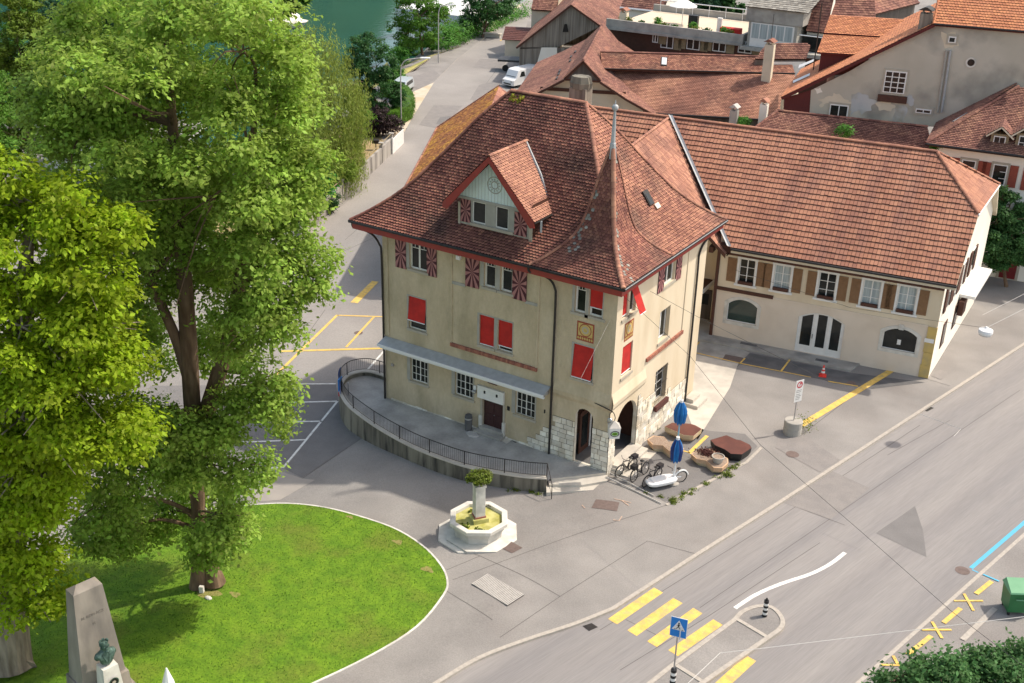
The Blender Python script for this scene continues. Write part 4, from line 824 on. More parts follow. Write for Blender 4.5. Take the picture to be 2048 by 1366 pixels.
ar = [(-8.44, .12)]+arch(-8.44, -5.48, 3.05, .48)+[(-5.48, .12)]; dw.face([P_(p, -.13) for p in ar], 'white_paint'); dd = dw.build('glazed_door', Wg)
for a, b in ((-8.2, -7.52), (-7.2, -6.62), (-6.3, -5.72)):
    q = MB(); zt = lambda s: 2.57+.48*(1-((s+6.96)/1.48)**2)-.14; q.face([P_(p, -.12) for p in ((a, .62), (b, .62), (b, zt(b)), ((a+b)/2, zt((a+b)/2)), (a, zt(a)))], 'glass'); q.build('pane', dd)
for x in (-7.36, -6.46):
    q = MB(); q.fbox(FW, x-.05, x+.05, .15, 2.9, -.13, -.09, 'white_paint'); q.build('mullion', dd)
q = MB(); q.tube([P_((-7.42, 1.2), -.05), P_((-7.42, 1.5), -.05)], .02, 'dark_metal', 6); q.build('handle', dd)
for i, h in enumerate(ups):
    s0, s1, z0, z1 = h; wdw = window(Wg, FW, s0, s1, z0, z1, 2, 3, .06, depth=.14, mp='glass' if i in (0, 2) else 'curtain')
    q = MB()
    for a, b, c, d in ((s0-.13, s0, z0, z1), (s1, s1+.13, z0, z1), (s0-.16, s1+.16, z1, z1+.13), (s0-.22, s1+.22, z0-.14, z0)): q.fbox(FW, a, b, c, d, 0, .06 if d != z0 else .12, 'white_paint')
    q.build('window_surround', wdw); q = MB(); q.box(WO+wu*(s0+s1)/2+wn*.1+A(0, 0, z0+.13), (s1-s0-.1, .16, .2), 'wood_brown', WA); q.build('flower_box', wdw)
    for a, b in ((s0-.72, s0-.15), (s1+.15, s1+.72)):
        if i == 0 and a < s0: a, b = a-.05, b-.03
        q = MB(); q.fbox(FW, a, b, 4.16, 5.8, .02, .06, 'shutter_brown'); k = 4.3
        while k < 5.7: q.fbox(FW, a+.06, b-.06, k, k+.055, .06, .075, 'shutter_brown'); k += .11
        q.build('shutter', Wg)
for s0 in (1.3, 3.4, 5.5, 8.6):
    q = MB(); q.fbox(FG, s0, s0+1.0, 4.2, 5.9, .001, .05, 'white_paint'); g_ = q.build('window', Wg); q = MB(); q.fbox(FG, s0+.12, s0+.88, 4.3, 5.8, .05, .06, 'glass'); q.build('pane', g_)
    for a in (s0-.6, s0+1.02): q = MB(); q.fbox(FG, a, a+.55, 4.2, 5.9, .02, .1, 'wood_brown'); q.build('shutter', Wg)
for s0 in (2.2, 5.8):
    q = MB(); q.fbox(FG, s0, s0+1.1, 1.2, 2.9, .001, .05, 'wood_brown'); g_ = q.build('window', Wg); q = MB(); q.fbox(FG, s0+.15, s0+.95, 1.35, 2.75, .05, .06, 'glass'); q.build('pane', g_)
q = MB(); q.fbox(FG, 6.5, 12.5, 3.3, 3.5, 0, 1.0, 'white_paint'); q.build('canopy', Wg)
q = MB(); q.fbox(FG, 6.2, 7.3, 2.1, 3.1, .1, .45, 'wood_brown'); q.build('sign_box', Wg)
# roof
ml = MB(); E = 6.75
roofplane(ml, [WP(-13.2, -.85, E), WP(.62, -.85, E), WP(.97, 3.6, 9.93), WP(-2.3, 7.2, 12.5), WP(-20.1, 7.2, 12.5)], .24, .43, 'tile_wing', 'tile_under', 2, .075, stag=1, gap=.012); roofplane(ml, [WP(-28, -.85, E), WP(-27, -.85, E), WP(-20.2, 7.2, 12.5), WP(-28, 7.2, 12.5)], .24, .43, 'tile_wing', 'tile_under', 2, .075, stag=1, gap=.012)
roofplane(ml, [WP(.97, 3.6, 9.93), WP(1.75, 10.8, 9.93), WP(-2.3, 7.2, 12.5)], .24, .43, 'tile_wing', 'tile_under', 2, .05, stag=1, gap=.012)
roofplane(ml, [WP(1.95, 15.25, E), WP(-28, 15.25, E), WP(-28, 7.2, 12.5), WP(-2.3, 7.2, 12.5), WP(1.75, 10.8, 9.93)], .4, .6, 'tile_wing', 'tile_under', 2, .04); ml.build('roof', Wg)
cg = MB(); sr = -20.2
roofplane(cg, [WP(-13.45, -.95, 6.25), WP(-13.45, 6.5, 6.25), WP(sr, 7.25, 12.45), WP(sr, -.95, 12.45)], .24, .43, 'tile_light', 'tile_under', 2, .05, stag=1, gap=.012)
roofplane(cg, [WP(-27, 6.5, 6.25), WP(-27, -.95, 6.25), WP(sr, -.95, 12.45), WP(sr, 7.25, 12.45)], .4, .6, 'tile_light', 'tile_under', 2, .04)
caps(cg, [WP(sr, -1, 12.5), WP(sr, 7.2, 12.5)], 'tile_light', .12); cg.build('cross_roof', Wg)
q = MB(); q.face([WP(-27, 0, 6.2), WP(-13.6, 0, 6.2), WP(sr, 0, 12.4)], 'plaster_fine'); q.build('gable', Wg)
q = MB(); q.hexa([WP(-13.4, -.95, 6.0), WP(sr, -.95, 12.2), WP(sr, -.88, 12.2), WP(-13.4, -.88, 6.0), WP(-13.4, -.95, 6.27), WP(sr, -.95, 12.47), WP(sr, -.88, 12.47), WP(-13.4, -.88, 6.27)], 'wood_brown'); q.build('bargeboard', Wg)
q = MB(); a, b = WP(-13.3, -.9, 6.86), WP(-20.15, 7.15, 12.72)
for i in range(10):
    p0, p1 = a+(b-a)*i/10, a+(b-a)*(i+.99)/10; q.face([p0-wu*.08+A(0, 0, .02), p0+wu*.06-A(0, 0, .02), p1+wu*.06-A(0, 0, .02), p1-wu*.08+A(0, 0, .02)], 'zinc'); q.face([p0+wu*.06-A(0, 0, .02), p0+wu*.2+A(0, 0, .02), p1+wu*.2+A(0, 0, .02), p1+wu*.06-A(0, 0, .02)], 'zinc')
q.build('valley_flashing', Wg)
q = MB(); caps(q, [WP(-28, 7.2, 12.55), WP(-2.3, 7.2, 12.55)], 'tile_wing', .15, .42); q.build('ridge_tiles', Wg); q = MB(); caps(q, [WP(.97, 3.6, 10.0), WP(-2.3, 7.2, 12.55)], 'tile_wing', .13, .4); q.build('hip_tiles', Wg); q = MB(); caps(q, [WP(1.75, 10.8, 10.0), WP(-2.3, 7.2, 12.55)], 'tile_wing', .13, .4); q.build('hip_tiles', Wg)
q = MB(); q.tube([WP(-13.1, -.95, 6.68), WP(.65, -.95, 6.68)], .08, 'dark_metal', 8); q.tube([WP(.98, 3.55, 9.88), WP(1.78, 10.85, 9.88)], .06, 'white_metal', 6); q.tube([WP(-13.3, -.95, 6.22), WP(-13.3, 1.6, 6.22)], .05, 'dark_metal', 6); q.build('gutter', Wg)
q = MB(); q.hexa([WP(-13.1, -.86, 6.42), WP(.62, -.86, 6.42), WP(.62, -.8, 6.42), WP(-13.1, -.8, 6.42), WP(-13.1, -.86, 6.66), WP(.62, -.86, 6.66), WP(.62, -.8, 6.66), WP(-13.1, -.8, 6.66)], 'plaster_cream')
q.face([WP(-13.1, -.8, 6.5), WP(.62, -.8, 6.5), WP(.62, .0, 6.7), WP(-13.1, 0, 6.7)], 'wood_brown')
for a, b in ((WP(.62, -.85, E), WP(.97, 3.6, 9.93)), (WP(1.95, 15.25, E), WP(1.75, 10.8, 9.93)), (WP(.97, 3.6, 9.93), WP(1.75, 10.8, 9.93))): q.hexa([a-A(0, 0, .3), b-A(0, 0, .3), b-A(0, 0, .3)-wu*.95, a-A(0, 0, .3)-wu*.75, a-A(0, 0, .05), b-A(0, 0, .05), b-A(0, 0, .05)-wu*.95, a-A(0, 0, .05)-wu*.75], 'plaster_cream')
q.build('eaves', Wg)
# raised walk in front
wk = MB(); P0 = [WP(-16.5, 2.4, 0), WP(-14, 2.4, 0), WP(-14, 0, 0), WP(-4.2, 0, 0), WP(-4.6, -1.3, 0), WP(-12.5, -1.15, 0), WP(-17.5, -1.1, 0)]; wk.prism([p[:2] for p in P0], -.5, .12, 'concrete'); struct(wk.build('raised_walk'))
for a, b in (((-11.9, -.55), (-10.8, -.2)), ((-6.9, -.85), (-6.1, -.5))):
    q = MB(); q.face([WP(a[0], a[1], .126), WP(b[0], a[1], .126), WP(b[0], b[1], .126), WP(a[0], b[1], .126)], 'asphalt_dark')
    tag(q.build('door_mat'), 'dark grey mat on the walk in front of the '+('green arched window' if a[0] < -10 else 'white glazed double door'), 'mat')
# ---------------------------------------------------------------- terrace in front of the corner house
T = thing('terrace', 'curved raised terrace with stained concrete wall, iron railing and steps', 'terrace', (-8, -2, 0))
ZF = .15; oc = [(-2.05, -2.78), (-3.4, -3.42), (-5.75, -4.12), (-7.62, -4.27), (-9.75, -4.16), (-12.25, -3.66), (-14.42, -2.98), (-15.95, -2.3), (-17.3, -1.25), (-18.1, -.2), (-18.25, .9), (-17.7, 1.75), (-16.7, 2.0), (-14.76, 1.85)]
oc = [p[:2] for p in spline(oc, 5)]; ic = []
for i, p in enumerate(oc):
    d = oc[min(i+1, len(oc)-1)]-oc[max(i-1, 0)]; d /= np.linalg.norm(d); ic.append(p+A(d[1], -d[0])*.26)
mb = MB(); zt = .45
for i in range(len(oc)-1):
    a, b, c, d = oc[i], oc[i+1], ic[i+1], ic[i]; za, zb = height(*a)-.1, height(*b)-.1
    mb.face([(*a, za), (*a, zt-.07), (*b, zt-.07), (*b, zb)], 'wall_stained'); mb.face([(*d, .1), (*c, .1), (*c, zt-.07), (*d, zt-.07)], 'wall_stained')
mb.face([(*oc[0], -.6), (*ic[0], -.6), (*ic[0], zt), (*oc[0], zt)], 'wall_stained'); wl = mb.build('terrace_wall', T)
mb = MB(); ex = lambda p, q, k: p+(p-q)*k
for i in range(len(oc)-1):
    a, b, c, d = ex(oc[i], ic[i], .12), ex(oc[i+1], ic[i+1], .12), ex(ic[i+1], oc[i+1], .12), ex(ic[i], oc[i], .12)
    mb.face([(*a, zt), (*b, zt), (*c, zt), (*d, zt)], 'concrete_pale')
    mb.face([(*a, zt-.07), (*b, zt-.07), (*b, zt), (*a, zt)], 'concrete_pale'); mb.face([(*d, zt-.07), (*c, zt-.07), (*c, zt), (*d, zt)], 'concrete_pale')
mb.build('coping', T)
e1, e2 = at(1102, 957, ZF)[:2], at(1153, 952, ZF)[:2]
mb = MB(); fl = [A(.0, -.02), A(XW+.1, -.02), A(XW+.1, 1.8)]+[p for p in ic[::-1]]+[e1, e2]
bm_ = [(*p, ZF) for p in fl]; mb.face(bm_, 'terrace_floor'); mb.build('terrace_floor', T)
for i, (p, q, z, m) in enumerate((((1098, 969), (1164, 970), .0, 'concrete_pale'), ((1093, 985), (1172, 981), -.14, 'concrete_pale'))):
    mb = MB(); a, b = at(*p, z)[:2], at(*q, z)[:2]; back = [A(.35, -.5), A(.05, -.03)] if i == 0 else [A(.7, -.9), A(.25, -.03)]
    mb.prism([a, b]+back+[ic[0]+A(-.6, .9)], z-.5, z, m); mb.build('step', T)
q = MB(); c5_ = at(1102, 957, ZF)[:2]; q.prism([e1, e2, A(.02, -.04), A(-.6, .0), A(-2.5, -1.5)], -.3, ZF-.004, 'concrete_pale'); q.build('step', T)
rl = MB(); L = 0; pts = [p*.5+q*.5 for p, q in zip(oc, ic)]; pts = pts[:-4]; zr = zt+.82
rl.tube([(*p, zr) for p in pts], .024, 'dark_metal', 6); rl.tube([(*p, zt+.1) for p in pts], .014, 'dark_metal', 5); nx = 0; nb = 0
for a, b in zip(pts, pts[1:]):
    l = np.linalg.norm(b-a)
    while nx < l:
        p = a+(b-a)*nx/l; big = nb % 18 == 0; r = .03 if big else .0095
        rl.tube([(*p, zt if big else zt+.1), (*p, zr)], r, 'dark_metal', 6 if big else 4, False); nx += .125; nb += 1
    nx -= l
e = ic[0]; rl.tube([(*pts[0], zr), (*(e+A(.75, -.75)), .55), (*(e+A(.75, -.75)), -.3)], .024, 'dark_metal', 6); rl.tube([(*pts[0], zt+.1), (*(e+A(.75, -.75)), -.1)], .014, 'dark_metal', 5)
rl.build('railing', T)
q = MB()
for i in range(38, 46):
    a, b = oc[i], oc[i+1]; q.face([(*a, .5), (*b, .5), (*b, 1.2), (*a, 1.2)], 'banner_blue'); q.face([(*a, .15), (*b, .15), (*b, .5), (*a, .5)], 'white_paint' if i % 2 else 'banner_blue')
tag(q.build('banner'), 'blue and white cloth banner tied outside the terrace railing', 'banner')
sp = thing('sign_post', 'two slim posts with a small red and white sign at the rounded terrace end', 'sign', at(684, 828))
p = at(684, 828); q = MB()
for dx in (0, .45): q.tube([p+A(dx, dx*.3, 0), p+A(dx, dx*.3, 2.2)], .035, 'steel', 6)
q.build('post', sp); q = MB(); q.box(p+A(-.05, 0, 2.0), (.06, .5, .8), 'sign_blue', .3); q.box(p+A(-.05, 0, 1.45), (.06, .5, .3), 'red_sign', .3); q.build('sign_plate', sp)
tb = thing('litter_bin', 'slim dark grey litter bin beside the front door of the corner house', 'bin', (-8.55, -.35, ZF)); q = MB(); q.lathe((-8.6, -.4, ZF), [(.2, 0), (.22, .5), (.22, .85), (.19, .95), (.05, .97)], 'asphalt_dark', 14); q.build('bin_body', tb); q = MB(); q.lathe((-8.6, -.4, ZF+.7), [(.225, 0), (.235, .04), (.225, .08)], 'steel', 14); q.build('band', tb)
for px, m, lab in ((((978, 852), (1009, 870), (1000, 876), (972, 862)), 'asphalt_dark', 'dark doormat on the terrace in front of the dark door'), (((1002, 880), (1022, 868), (1033, 873), (1013, 887)), 'concrete_pale', 'pale cardboard sheet lying right of the door step'), (((1023, 880), (1032, 877), (1040, 882), (1030, 885)), 'asphalt_dark', 'small black mat lying right of the pale sheet')):
    q = MB(); P_ = [at(*c, ZF+.02) for c in px]; q.hexa([v-A(0, 0, .018) for v in P_]+P_, m); tag(q.build('mat'), lab, 'mat')
q = MB(); c = A(-8.1, -.75, ZF); P_ = [c+A(.38*cos(2*pi*k/14)*(.7+.3*cos(k)), .25*sin(2*pi*k/14), 0) for k in range(14)]; q.prism([p[:2] for p in P_], ZF+.001, ZF+.08, 'grating', k=1.2); tag(q.build('stone'), 'low pale lump of stone beside the door step of the corner house', 'stone')
# ---------------------------------------------------------------- fountain
fc = at(957, 1068); fa = atan2(CAMO[1]-fc[1], CAMO[0]-fc[0])
F = thing('fountain', 'white octagonal stone fountain with greenish water and square column', 'fountain', fc)
def octo(r, c=fc, sx=1, off=(0, 0)): return [(c[0]+off[0]+r*cos(fa+pi/8+pi/4*k), c[1]+off[1]+r*sin(fa+pi/8+pi/4*k)) for k in range(8)]
r_ = A(.85, .525); q = MB(); q.prism(octo(1.82, off=tuple(-r_*.28)), fc[2]-.3, fc[2]+.07, 'white_stone'); q.prism(octo(1.86, off=tuple(r_*.16)), fc[2]-.3, fc[2]+.16, 'fountain_stone', 'white_stone'); q.build('plinth', F)
fzb = fc[2]+.16; q = MB(); n = 8
def ring(mb, R, m, close=True):
    V = [p for r, z in R for p in [(*c, z) for c in octo(r)]]
    for i in range(len(R)-1):
        for k in range(8): mb.face([V[i*8+k], V[i*8+(k+1) % 8], V[(i+1)*8+(k+1) % 8], V[(i+1)*8+k]], m)
ring(q, [(1.22, fzb), (1.24, fzb+.3), (1.27, fzb+.31), (1.27, fzb+.36), (1.32, fzb+.42), (1.36, fzb+.6), (1.5, fzb+.66)], 'fountain_stone'); ring(q, [(1.5, fzb+.66), (1.52, fzb+.84), (1.49, fzb+.86), (1.24, fzb+.86), (1.22, fzb+.84), (1.2, fzb+.3)], 'white_stone'); q.build('basin', F)
q = MB(); q.face([(*c, fzb+.68) for c in octo(1.23)], 'pool_water'); q.build('water', F)
q = MB(); q.box((*fc[:2], fzb+.6), (.78, .78, .62), 'pool_water', fa+.35); q.box((*fc[:2], fzb+1.75), (.5, .5, 1.75), 'white_stone', fa+.35, taper=.96); q.box((*fc[:2], fzb+2.67), (.56, .56, .1), 'white_stone', fa+.35); q.box((*fc[:2], fzb+.95), (.56, .56, .1), 'brick', fa+.35); col = q.build('column', F)
q = MB(); d = A(cos(fa+.35+pi/2), sin(fa+.35+pi/2), 0); b = fc*A(1, 1, 0)+A(0, 0, fzb); q.tube([b+d*.24+A(0, 0, 1.35), b+d*.5+A(0, 0, 1.4), b+d*.62+A(0, 0, 1.3)], .022, 'dark_metal', 6); q.ball(b+d*.27+A(0, 0, 1.5), .09, 'white_stone', 8); q.build('spout', F)
for k in range(3):
    q = MB(); c = b+A(*[(-.6, .35), (.5, -.75), (-.2, -.9)][k], .69)
    for _ in range(26): o = A(random.gauss(0, .13), random.gauss(0, .13), random.uniform(0, .06)); q.ball(c+o, random.uniform(.03, .06), 'leaf_box', 5, random.random())
    q.build('water_weed', F)
# ---------------------------------------------------------------- monument
mo = A(-9.0, -25.95, 0); mo[2] = height(-9, -26); ma = radians(77)
MO = thing('monument', 'grey stone obelisk monument with green bronze bust on a white pedestal', 'monument', mo)
fr = (mo, A(cos(ma), sin(ma), 0), A(sin(ma), -cos(ma), 0)); O, u, n = fr
def block(mb, w0, d0, w1, d1, z0, z1, m, off=0, top=None):
    Bq = [O+u*x*w0/2+n*(y*d0/2+off)+A(0, 0, z0) for x, y in ((-1, 1), (1, 1), (1, -1), (-1, -1))]; Tq = [O+u*x*w1/2+n*(y*d1/2+off)+A(0, 0, z1) for x, y in ((-1, 1), (1, 1), (1, -1), (-1, -1))]; mb.hexa(Bq+Tq, m)
q = MB(); block(q, 2.6, 2.6, 2.6, 2.6, -.2, .25, 'monument_stone', .5); block(q, 2.0, 1.6, 1.9, 1.5, .25, 1.3, 'monument_stone'); q.build('base', MO)
q = MB(); block(q, 1.78, 1.2, 1.17, .62, 1.3, 5.45, 'monument_stone'); r1 = [O+u*x*.585+n*y*.31+A(0, 0, 5.45) for x, y in ((-1, 1), (1, 1), (1, -1), (-1, -1))]; a, b = O-u*.3+A(0, 0, 5.68), O+u*.3+A(0, 0, 5.68)
q.face([r1[0], r1[1], b, a], 'monument_stone'); q.face([r1[2], r1[3], a, b], 'monument_stone'); q.face([r1[1], r1[2], b], 'monument_stone'); q.face([r1[3], r1[0], a], 'monument_stone'); ob = q.build('obelisk', MO)
sl = (1.2-.62)/2/(5.45-1.3)
def mtext(s, z, sz):
    d = .31+(5.45-z)*sl+.006; nn = n; up = A(0, 0, 1)-n*sl; p = O+n*d+A(0, 0, z)
    text(s, (0, 0, 0), sz, 'engraved', ob, ext=.004, rot=Matrix(((u[0], up[0], n[0], p[0]), (u[1], up[1], n[1], p[1]), (0, 1, 0, p[2]), (0, 0, 0, 1))))
mtext('N. RDM ACZ', 4.35, .16); mtext('M', 3.95, .15)
q = MB(); block(q, .92, .8, .62, .55, .25, 2.35, 'white_stone', 1.05); q.build('pedestal', MO)
q = MB(); c = O+n*1.4+A(0, 0, 1.7); V = lambda r, a, d: c+u*r*cos(a)+A(0, 0, 1)*r*sin(a)+n*(d-.005)
for r0, r1_, dd, m in ((.19, .0, .035, 'dark_metal'), (.21, .17, .05, 'bronze'), (.08, 0, .06, 'sandstone')):
    for k in range(18):
        t0, t1 = 2*pi*k/18, 2*pi*(k+1)/18; q.face([V(r0, t0, dd), V(r0, t1, dd), V(max(r1_, .001), t1, dd), V(max(r1_, .001), t0, dd)], m)
q.build('medallion', MO)
# bust: one continuous skinned body
def skin(name, pts, edges, radii, m, parent, lv=2):
    me = bpy.data.meshes.new(name); me.from_pydata([tuple(map(float, p)) for p in pts], edges, []); o = bpy.data.objects.new(name, me); COL.objects.link(o)
    s = o.modifiers.new('skin', 'SKIN'); sv = me.skin_vertices[0].data
    for i, r in enumerate(radii): sv[i].radius = r if isinstance(r, tuple) else (r, r)
    sv[0].use_root = True; ss = o.modifiers.new('sub', 'SUBSURF'); ss.levels = ss.render_levels = lv
    bpy.context.view_layer.update(); m2 = bpy.data.meshes.new_from_object(o.evaluated_get(bpy.context.evaluated_depsgraph_get())); o.modifiers.clear(); o.data = m2; m2.materials.clear(); m2.materials.append(MATS[m])
    for p in m2.polygons: p.use_smooth = True
    if parent:
        o.parent = parent
        if parent.type == 'EMPTY': o.matrix_parent_inverse = Matrix.Translation(-parent.location)
    return o
B0 = O+n*1.02; bp = lambda x, y, z: B0+u*x+n*y+A(0, 0, z)
bs = skin('bust', [bp(0, 0, 2.35), bp(0, .02, 2.62), bp(0, .03, 2.9), bp(.3, 0, 2.86), bp(-.3, 0, 2.86), bp(.42, -.02, 2.72), bp(-.42, -.02, 2.72), bp(0, .02, 3.08), bp(0, .05, 3.2), bp(0, .05, 3.36), bp(0, .03, 3.46)],
     [(0, 1), (1, 2), (2, 3), (2, 4), (3, 5), (4, 6), (2, 7), (7, 8), (8, 9), (9, 10)], [(.26, .22), (.3, .22), (.26, .2), .15, .15, .1, .1, .12, .15, .16, .12], 'bronze', MO)
q = MB(); q.ball(bp(0, .24, 3.2), (.03, .05, .06), 'bronze', 6); q.ball(bp(0, .19, 3.06), (.08, .07, .06), 'bronze', 6)
for s in (-1, 1): q.ball(bp(s*.07, .19, 3.27), (.035, .03, .02), 'bronze', 6); q.ball(bp(s*.16, .05, 3.2), (.03, .04, .06), 'bronze', 6)
q.build('face', bs)
q = MB()
for _ in range(60): a, z = random.uniform(0, 2*pi), random.uniform(.0, .2); q.ball(bp(.15*cos(a), .02-.13*abs(sin(a)) if z < .1 else .02+.13*sin(a), 3.28+z), .045, 'bronze', 5)
q.build('hair', bs)
for s in (-1, 1):
    q = MB(); q.face([bp(s*.02, .25, 2.62), bp(s*.08, .26, 2.62), bp(s*.2, .17, 3.0), bp(s*.1, .17, 3.02)], 'bronze'); q.build('lapel', bs)
# ---------------------------------------------------------------- planters
def planter(name, lab, px, zt_, mat, top, foot=.72, rim=None):
    t = thing(name, lab, 'planter', at(*px[0], zt_)*A(1, 1, 0)+A(0, 0, 0)); P_ = [at(1160+x/5.12, 780+y/5.12, zt_)[:2] for x, y in px]; q = MB(); n = len(P_); c = sum(P_)/n
    q.prism(P_, zt_*.45, zt_, mat, k=.97); q.prism([c+(p-c)*.97 for p in P_], .0, zt_*.45, rim or mat, k=foot); q.build('planter_box', t)
    q = MB(); q.face([(*(c+(p-c)*(.93 if top == 'gravel' else .985)), zt_+.006) for p in P_], top); q.build('filling', t); return t, c
p1, c1_ = planter('planter', 'pale planter with rust brown cover nearest the house side wall', [(865, 375), (1000, 432), (1060, 462), (1165, 470), (1250, 400), (1180, 360), (1130, 345), (940, 335)], .5, 'planter_pale', 'rust_top')
p2, c2_ = planter('planter', 'black sided planter with rust brown cover beside the pavement edge', [(1335, 512), (1380, 565), (1480, 608), (1545, 655), (1660, 660), (1758, 595), (1740, 560), (1640, 512), (1600, 507), (1500, 462)], .5, 'black', 'rust_top', .9)
p3, c3_ = planter('planter', 'wooden hexagonal double planter filled with gravel behind the blue parasol', [(688, 505), (745, 560), (850, 568), (930, 640), (1010, 665), (1066, 600), (990, 522), (905, 530), (860, 478), (750, 466)], .45, 'planter_wood', 'gravel', .8, 'planter_pale')
p4, c4_ = planter('planter', 'wooden hexagonal double planter with dark heather and a round pot standing on it', [(1133, 652), (1190, 702), (1290, 722), (1370, 795), (1460, 800), (1520, 745), (1515, 700), (1420, 652), (1330, 602), (1212, 610)], .45, 'planter_wood', 'gravel', .8, 'planter_pale')
q = MB(); c = at(1160+1300/5.12, 780+650/5.12, .46)
for _ in range(500): a = random.uniform(0, 2*pi); r = abs(random.gauss(0, .22)); q.ball(c+A(r*cos(a)*1.3, r*sin(a), random.uniform(0, .22)*(1-r)), random.uniform(.02, .045), 'heather', 4, random.random())
q.build('plant', p4)
c = at(1160+1410/5.12, 780+735/5.12, .46); pt = thing('flower_pot', 'round grey concrete pot standing on the heather planter', 'pot', c); q = MB(); q.lathe(c, [(.24, 0), (.34, .3), (.35, .36), (.3, .36), (.3, .3)], 'concrete', 18); q.build('pot', pt); q = MB(); q.face([c+A(.3*cos(2*pi*k/16), .3*sin(2*pi*k/16), .31) for k in range(16)], 'gravel'); q.build('filling', pt)
# ---------------------------------------------------------------- parasols
def parasol(lab, base, z0, z1, zt_, rad, m1, m2, mp):
    t = thing('closed_parasol', lab, 'parasol', base); q = MB(); q.tube([base, base+A(0, 0, z1+.1)], .042, mp, 8); q.build('pole', t)
    q = MB(); n = 24; R = [(z0, .62), (z0+(z1-z0)*.12, .8), (z0+(z1-z0)*.5, .95), (z0+(z1-z0)*.75, .7), (z1-.04, .3), (z1, .12)]; V = []
    for z, k in R:
        for i in range(n): r = rad*k*(1 if i % 3 == 0 else .68 if i % 3 == 1 else .85); zz = z+(.07*sin(i*1.7) if z == z0 else 0); V.append(base+A(r*cos(2*pi*i/n), r*sin(2*pi*i/n), zz))
    for j in range(len(R)-1):
        for i in range(n): q.face([V[j*n+i], V[j*n+(i+1) % n], V[(j+1)*n+(i+1) % n], V[(j+1)*n+i]], m1 if (i//3) % 2 else m2)
    q.build('canopy', t); q = MB(); q.tube([base+A(0, 0, z1-.06), base+A(0, 0, z1+.1)], .1, 'white_metal', 8); q.build('cap', t); q = MB(); q.lathe(base, [(.28, 0), (.28, .07), (.06, .1), (.05, .3)], 'concrete', 14); q.build('foot', t)
pA = at(1160+985/5.12, 780+690/5.12, 0); parasol('tall closed bright blue parasol standing behind the other parasol', pA, 2.15, above(pA, 1363, 803), 0, .42, 'parasol_blue', 'parasol_blue', 'pole_blue')
pB = at(1347, 968, 0); parasol('lower closed navy blue parasol on a white pole beside the white cargo bicycle', pB, 1.4, 2.75, 0, .38, 'parasol_navy', 'parasol_blue', 'white_metal')
# ---------------------------------------------------------------- bicycles
def wheel(mb, c, r, ax, m='rubber', ns=14):
    ax = ax/np.linalg.norm(ax); a = np.cross(ax, A(0, 0, 1)); a /= np.linalg.norm(a); b = np.cross(a, ax)
    mb.tube([c+r*(a*cos(2*pi*k/20)+b*sin(2*pi*k/20)) for k in range(21)], .03, m, 5, False)
    for k in range(ns): t = 2*pi*k/ns; mb.tube([c, c+(r-.02)*(a*cos(t)+b*sin(t))], .004, 'steel', 3, False)
    mb.tube([c-ax*.05, c+ax*.05], .025, 'steel', 6)
def bicycle(lab, base, ang, lean, basket=False):
    t = thing('bicycle', lab, 'bicycle', base, 'bicycles in the rack at the house corner'); f = A(cos(ang), sin(ang), 0); s = A(-sin(ang), cos(ang), 0); up = A(0, 0, 1)*cos(lean)+s*sin(lean); ax = np.cross(up, f)
    P = lambda x, z, y=0: base+f*x+up*z+ax*y; r = .34
    for x in (.52, -.52): q = MB(); wheel(q, P(x, r), r, ax); q.build('wheel', t)
    q = MB(); T_ = lambda pts, rr=.024, m='bike_paint': q.tube([P(*p) for p in pts], rr, m, 6)
    T_([(-.08, .3), (-.2, .82)]); T_([(-.08, .3), (.33, .78)]); T_([(-.19, .74), (.34, .86)]); T_([(-.08, .3), (-.52, r)], .012); T_([(-.18, .72), (-.52, r)], .012); T_([(.33, .92), (.38, .7), (.52, r)], .016)
    T_([(-.75, .72), (-.2, .74)], .012); T_([(-.7, .72), (-.52, .4)], .008); T_([(-.08, .3, -.12), (-.08, .3, .12)], .03); q.build('bicycle_frame', t)
    q = MB(); q.tube([P(.33, .92), P(.33, 1.02)], .016, 'steel', 6); q.tube([P(.2, 1.05, -.3), P(.34, 1.03, -.1), P(.34, 1.03, .1), P(.2, 1.05, .3)], .014, 'bike_paint', 6); q.build('handlebar', t)
    q = MB(); q.ball(P(-.24, .9), (.13, .13, .05), 'black', 8); q.build('saddle', t)
    q = MB(); q.tube([P(.52+.39*cos(k), r+.39*sin(k)) for k in np.linspace(.5, 2.9, 8)], .02, 'black', 4); q.build('mudguard', t)
    if basket: q = MB(); q.box(P(.5, .86), (.34, .3, .24), 'black', ang); q.build('basket', t)
    else: q = MB(); q.box(P(-.55, .86), (.36, .26, .2), 'bike_paint', ang); q.build('carrier_bag', t)
bicycle('dark bicycle nearest the stone pillar with a bag on its carrier', A(.75, .75, 0), radians(-105), .12)
bicycle('black bicycle with front basket, the middle one of the three in the rack', A(1.62, .75, 0), radians(-98), -.08, True)
bicycle('black bicycle parked directly beside the white cargo bicycle', A(2.36, .62, 0), radians(-100), .1)
bk = thing('cargo_bicycle', 'white cargo bicycle with a flat white loading box', 'cargo bicycle', A(2.9, .9, 0)); cd = at(1362, 965, 0)-at(1302, 978, 0); cd /= np.linalg.norm(cd); cb = at(1330, 971, 0); cs = A(-cd[1], cd[0], 0)
P = lambda x, y, z: cb+cd*x+cs*y+A(0, 0, z)
for x, r in ((.95, .33), (-.75, .22)): q = MB(); wheel(q, P(x, 0, r), r, cs); q.build('wheel', bk)
q = MB(); V = []
for z, k, sh in ((.22, .8, 0), (.3, .97, 0), (.42, 1, 0), (.46, .93, 0)):
    for a in np.linspace(0, 2*pi, 17)[:-1]: x, y = cos(a), sin(a); V.append(P(-.25+.88*k*np.sign(x)*abs(x)**.55+sh, .4*k*np.sign(y)*abs(y)**.6, z))
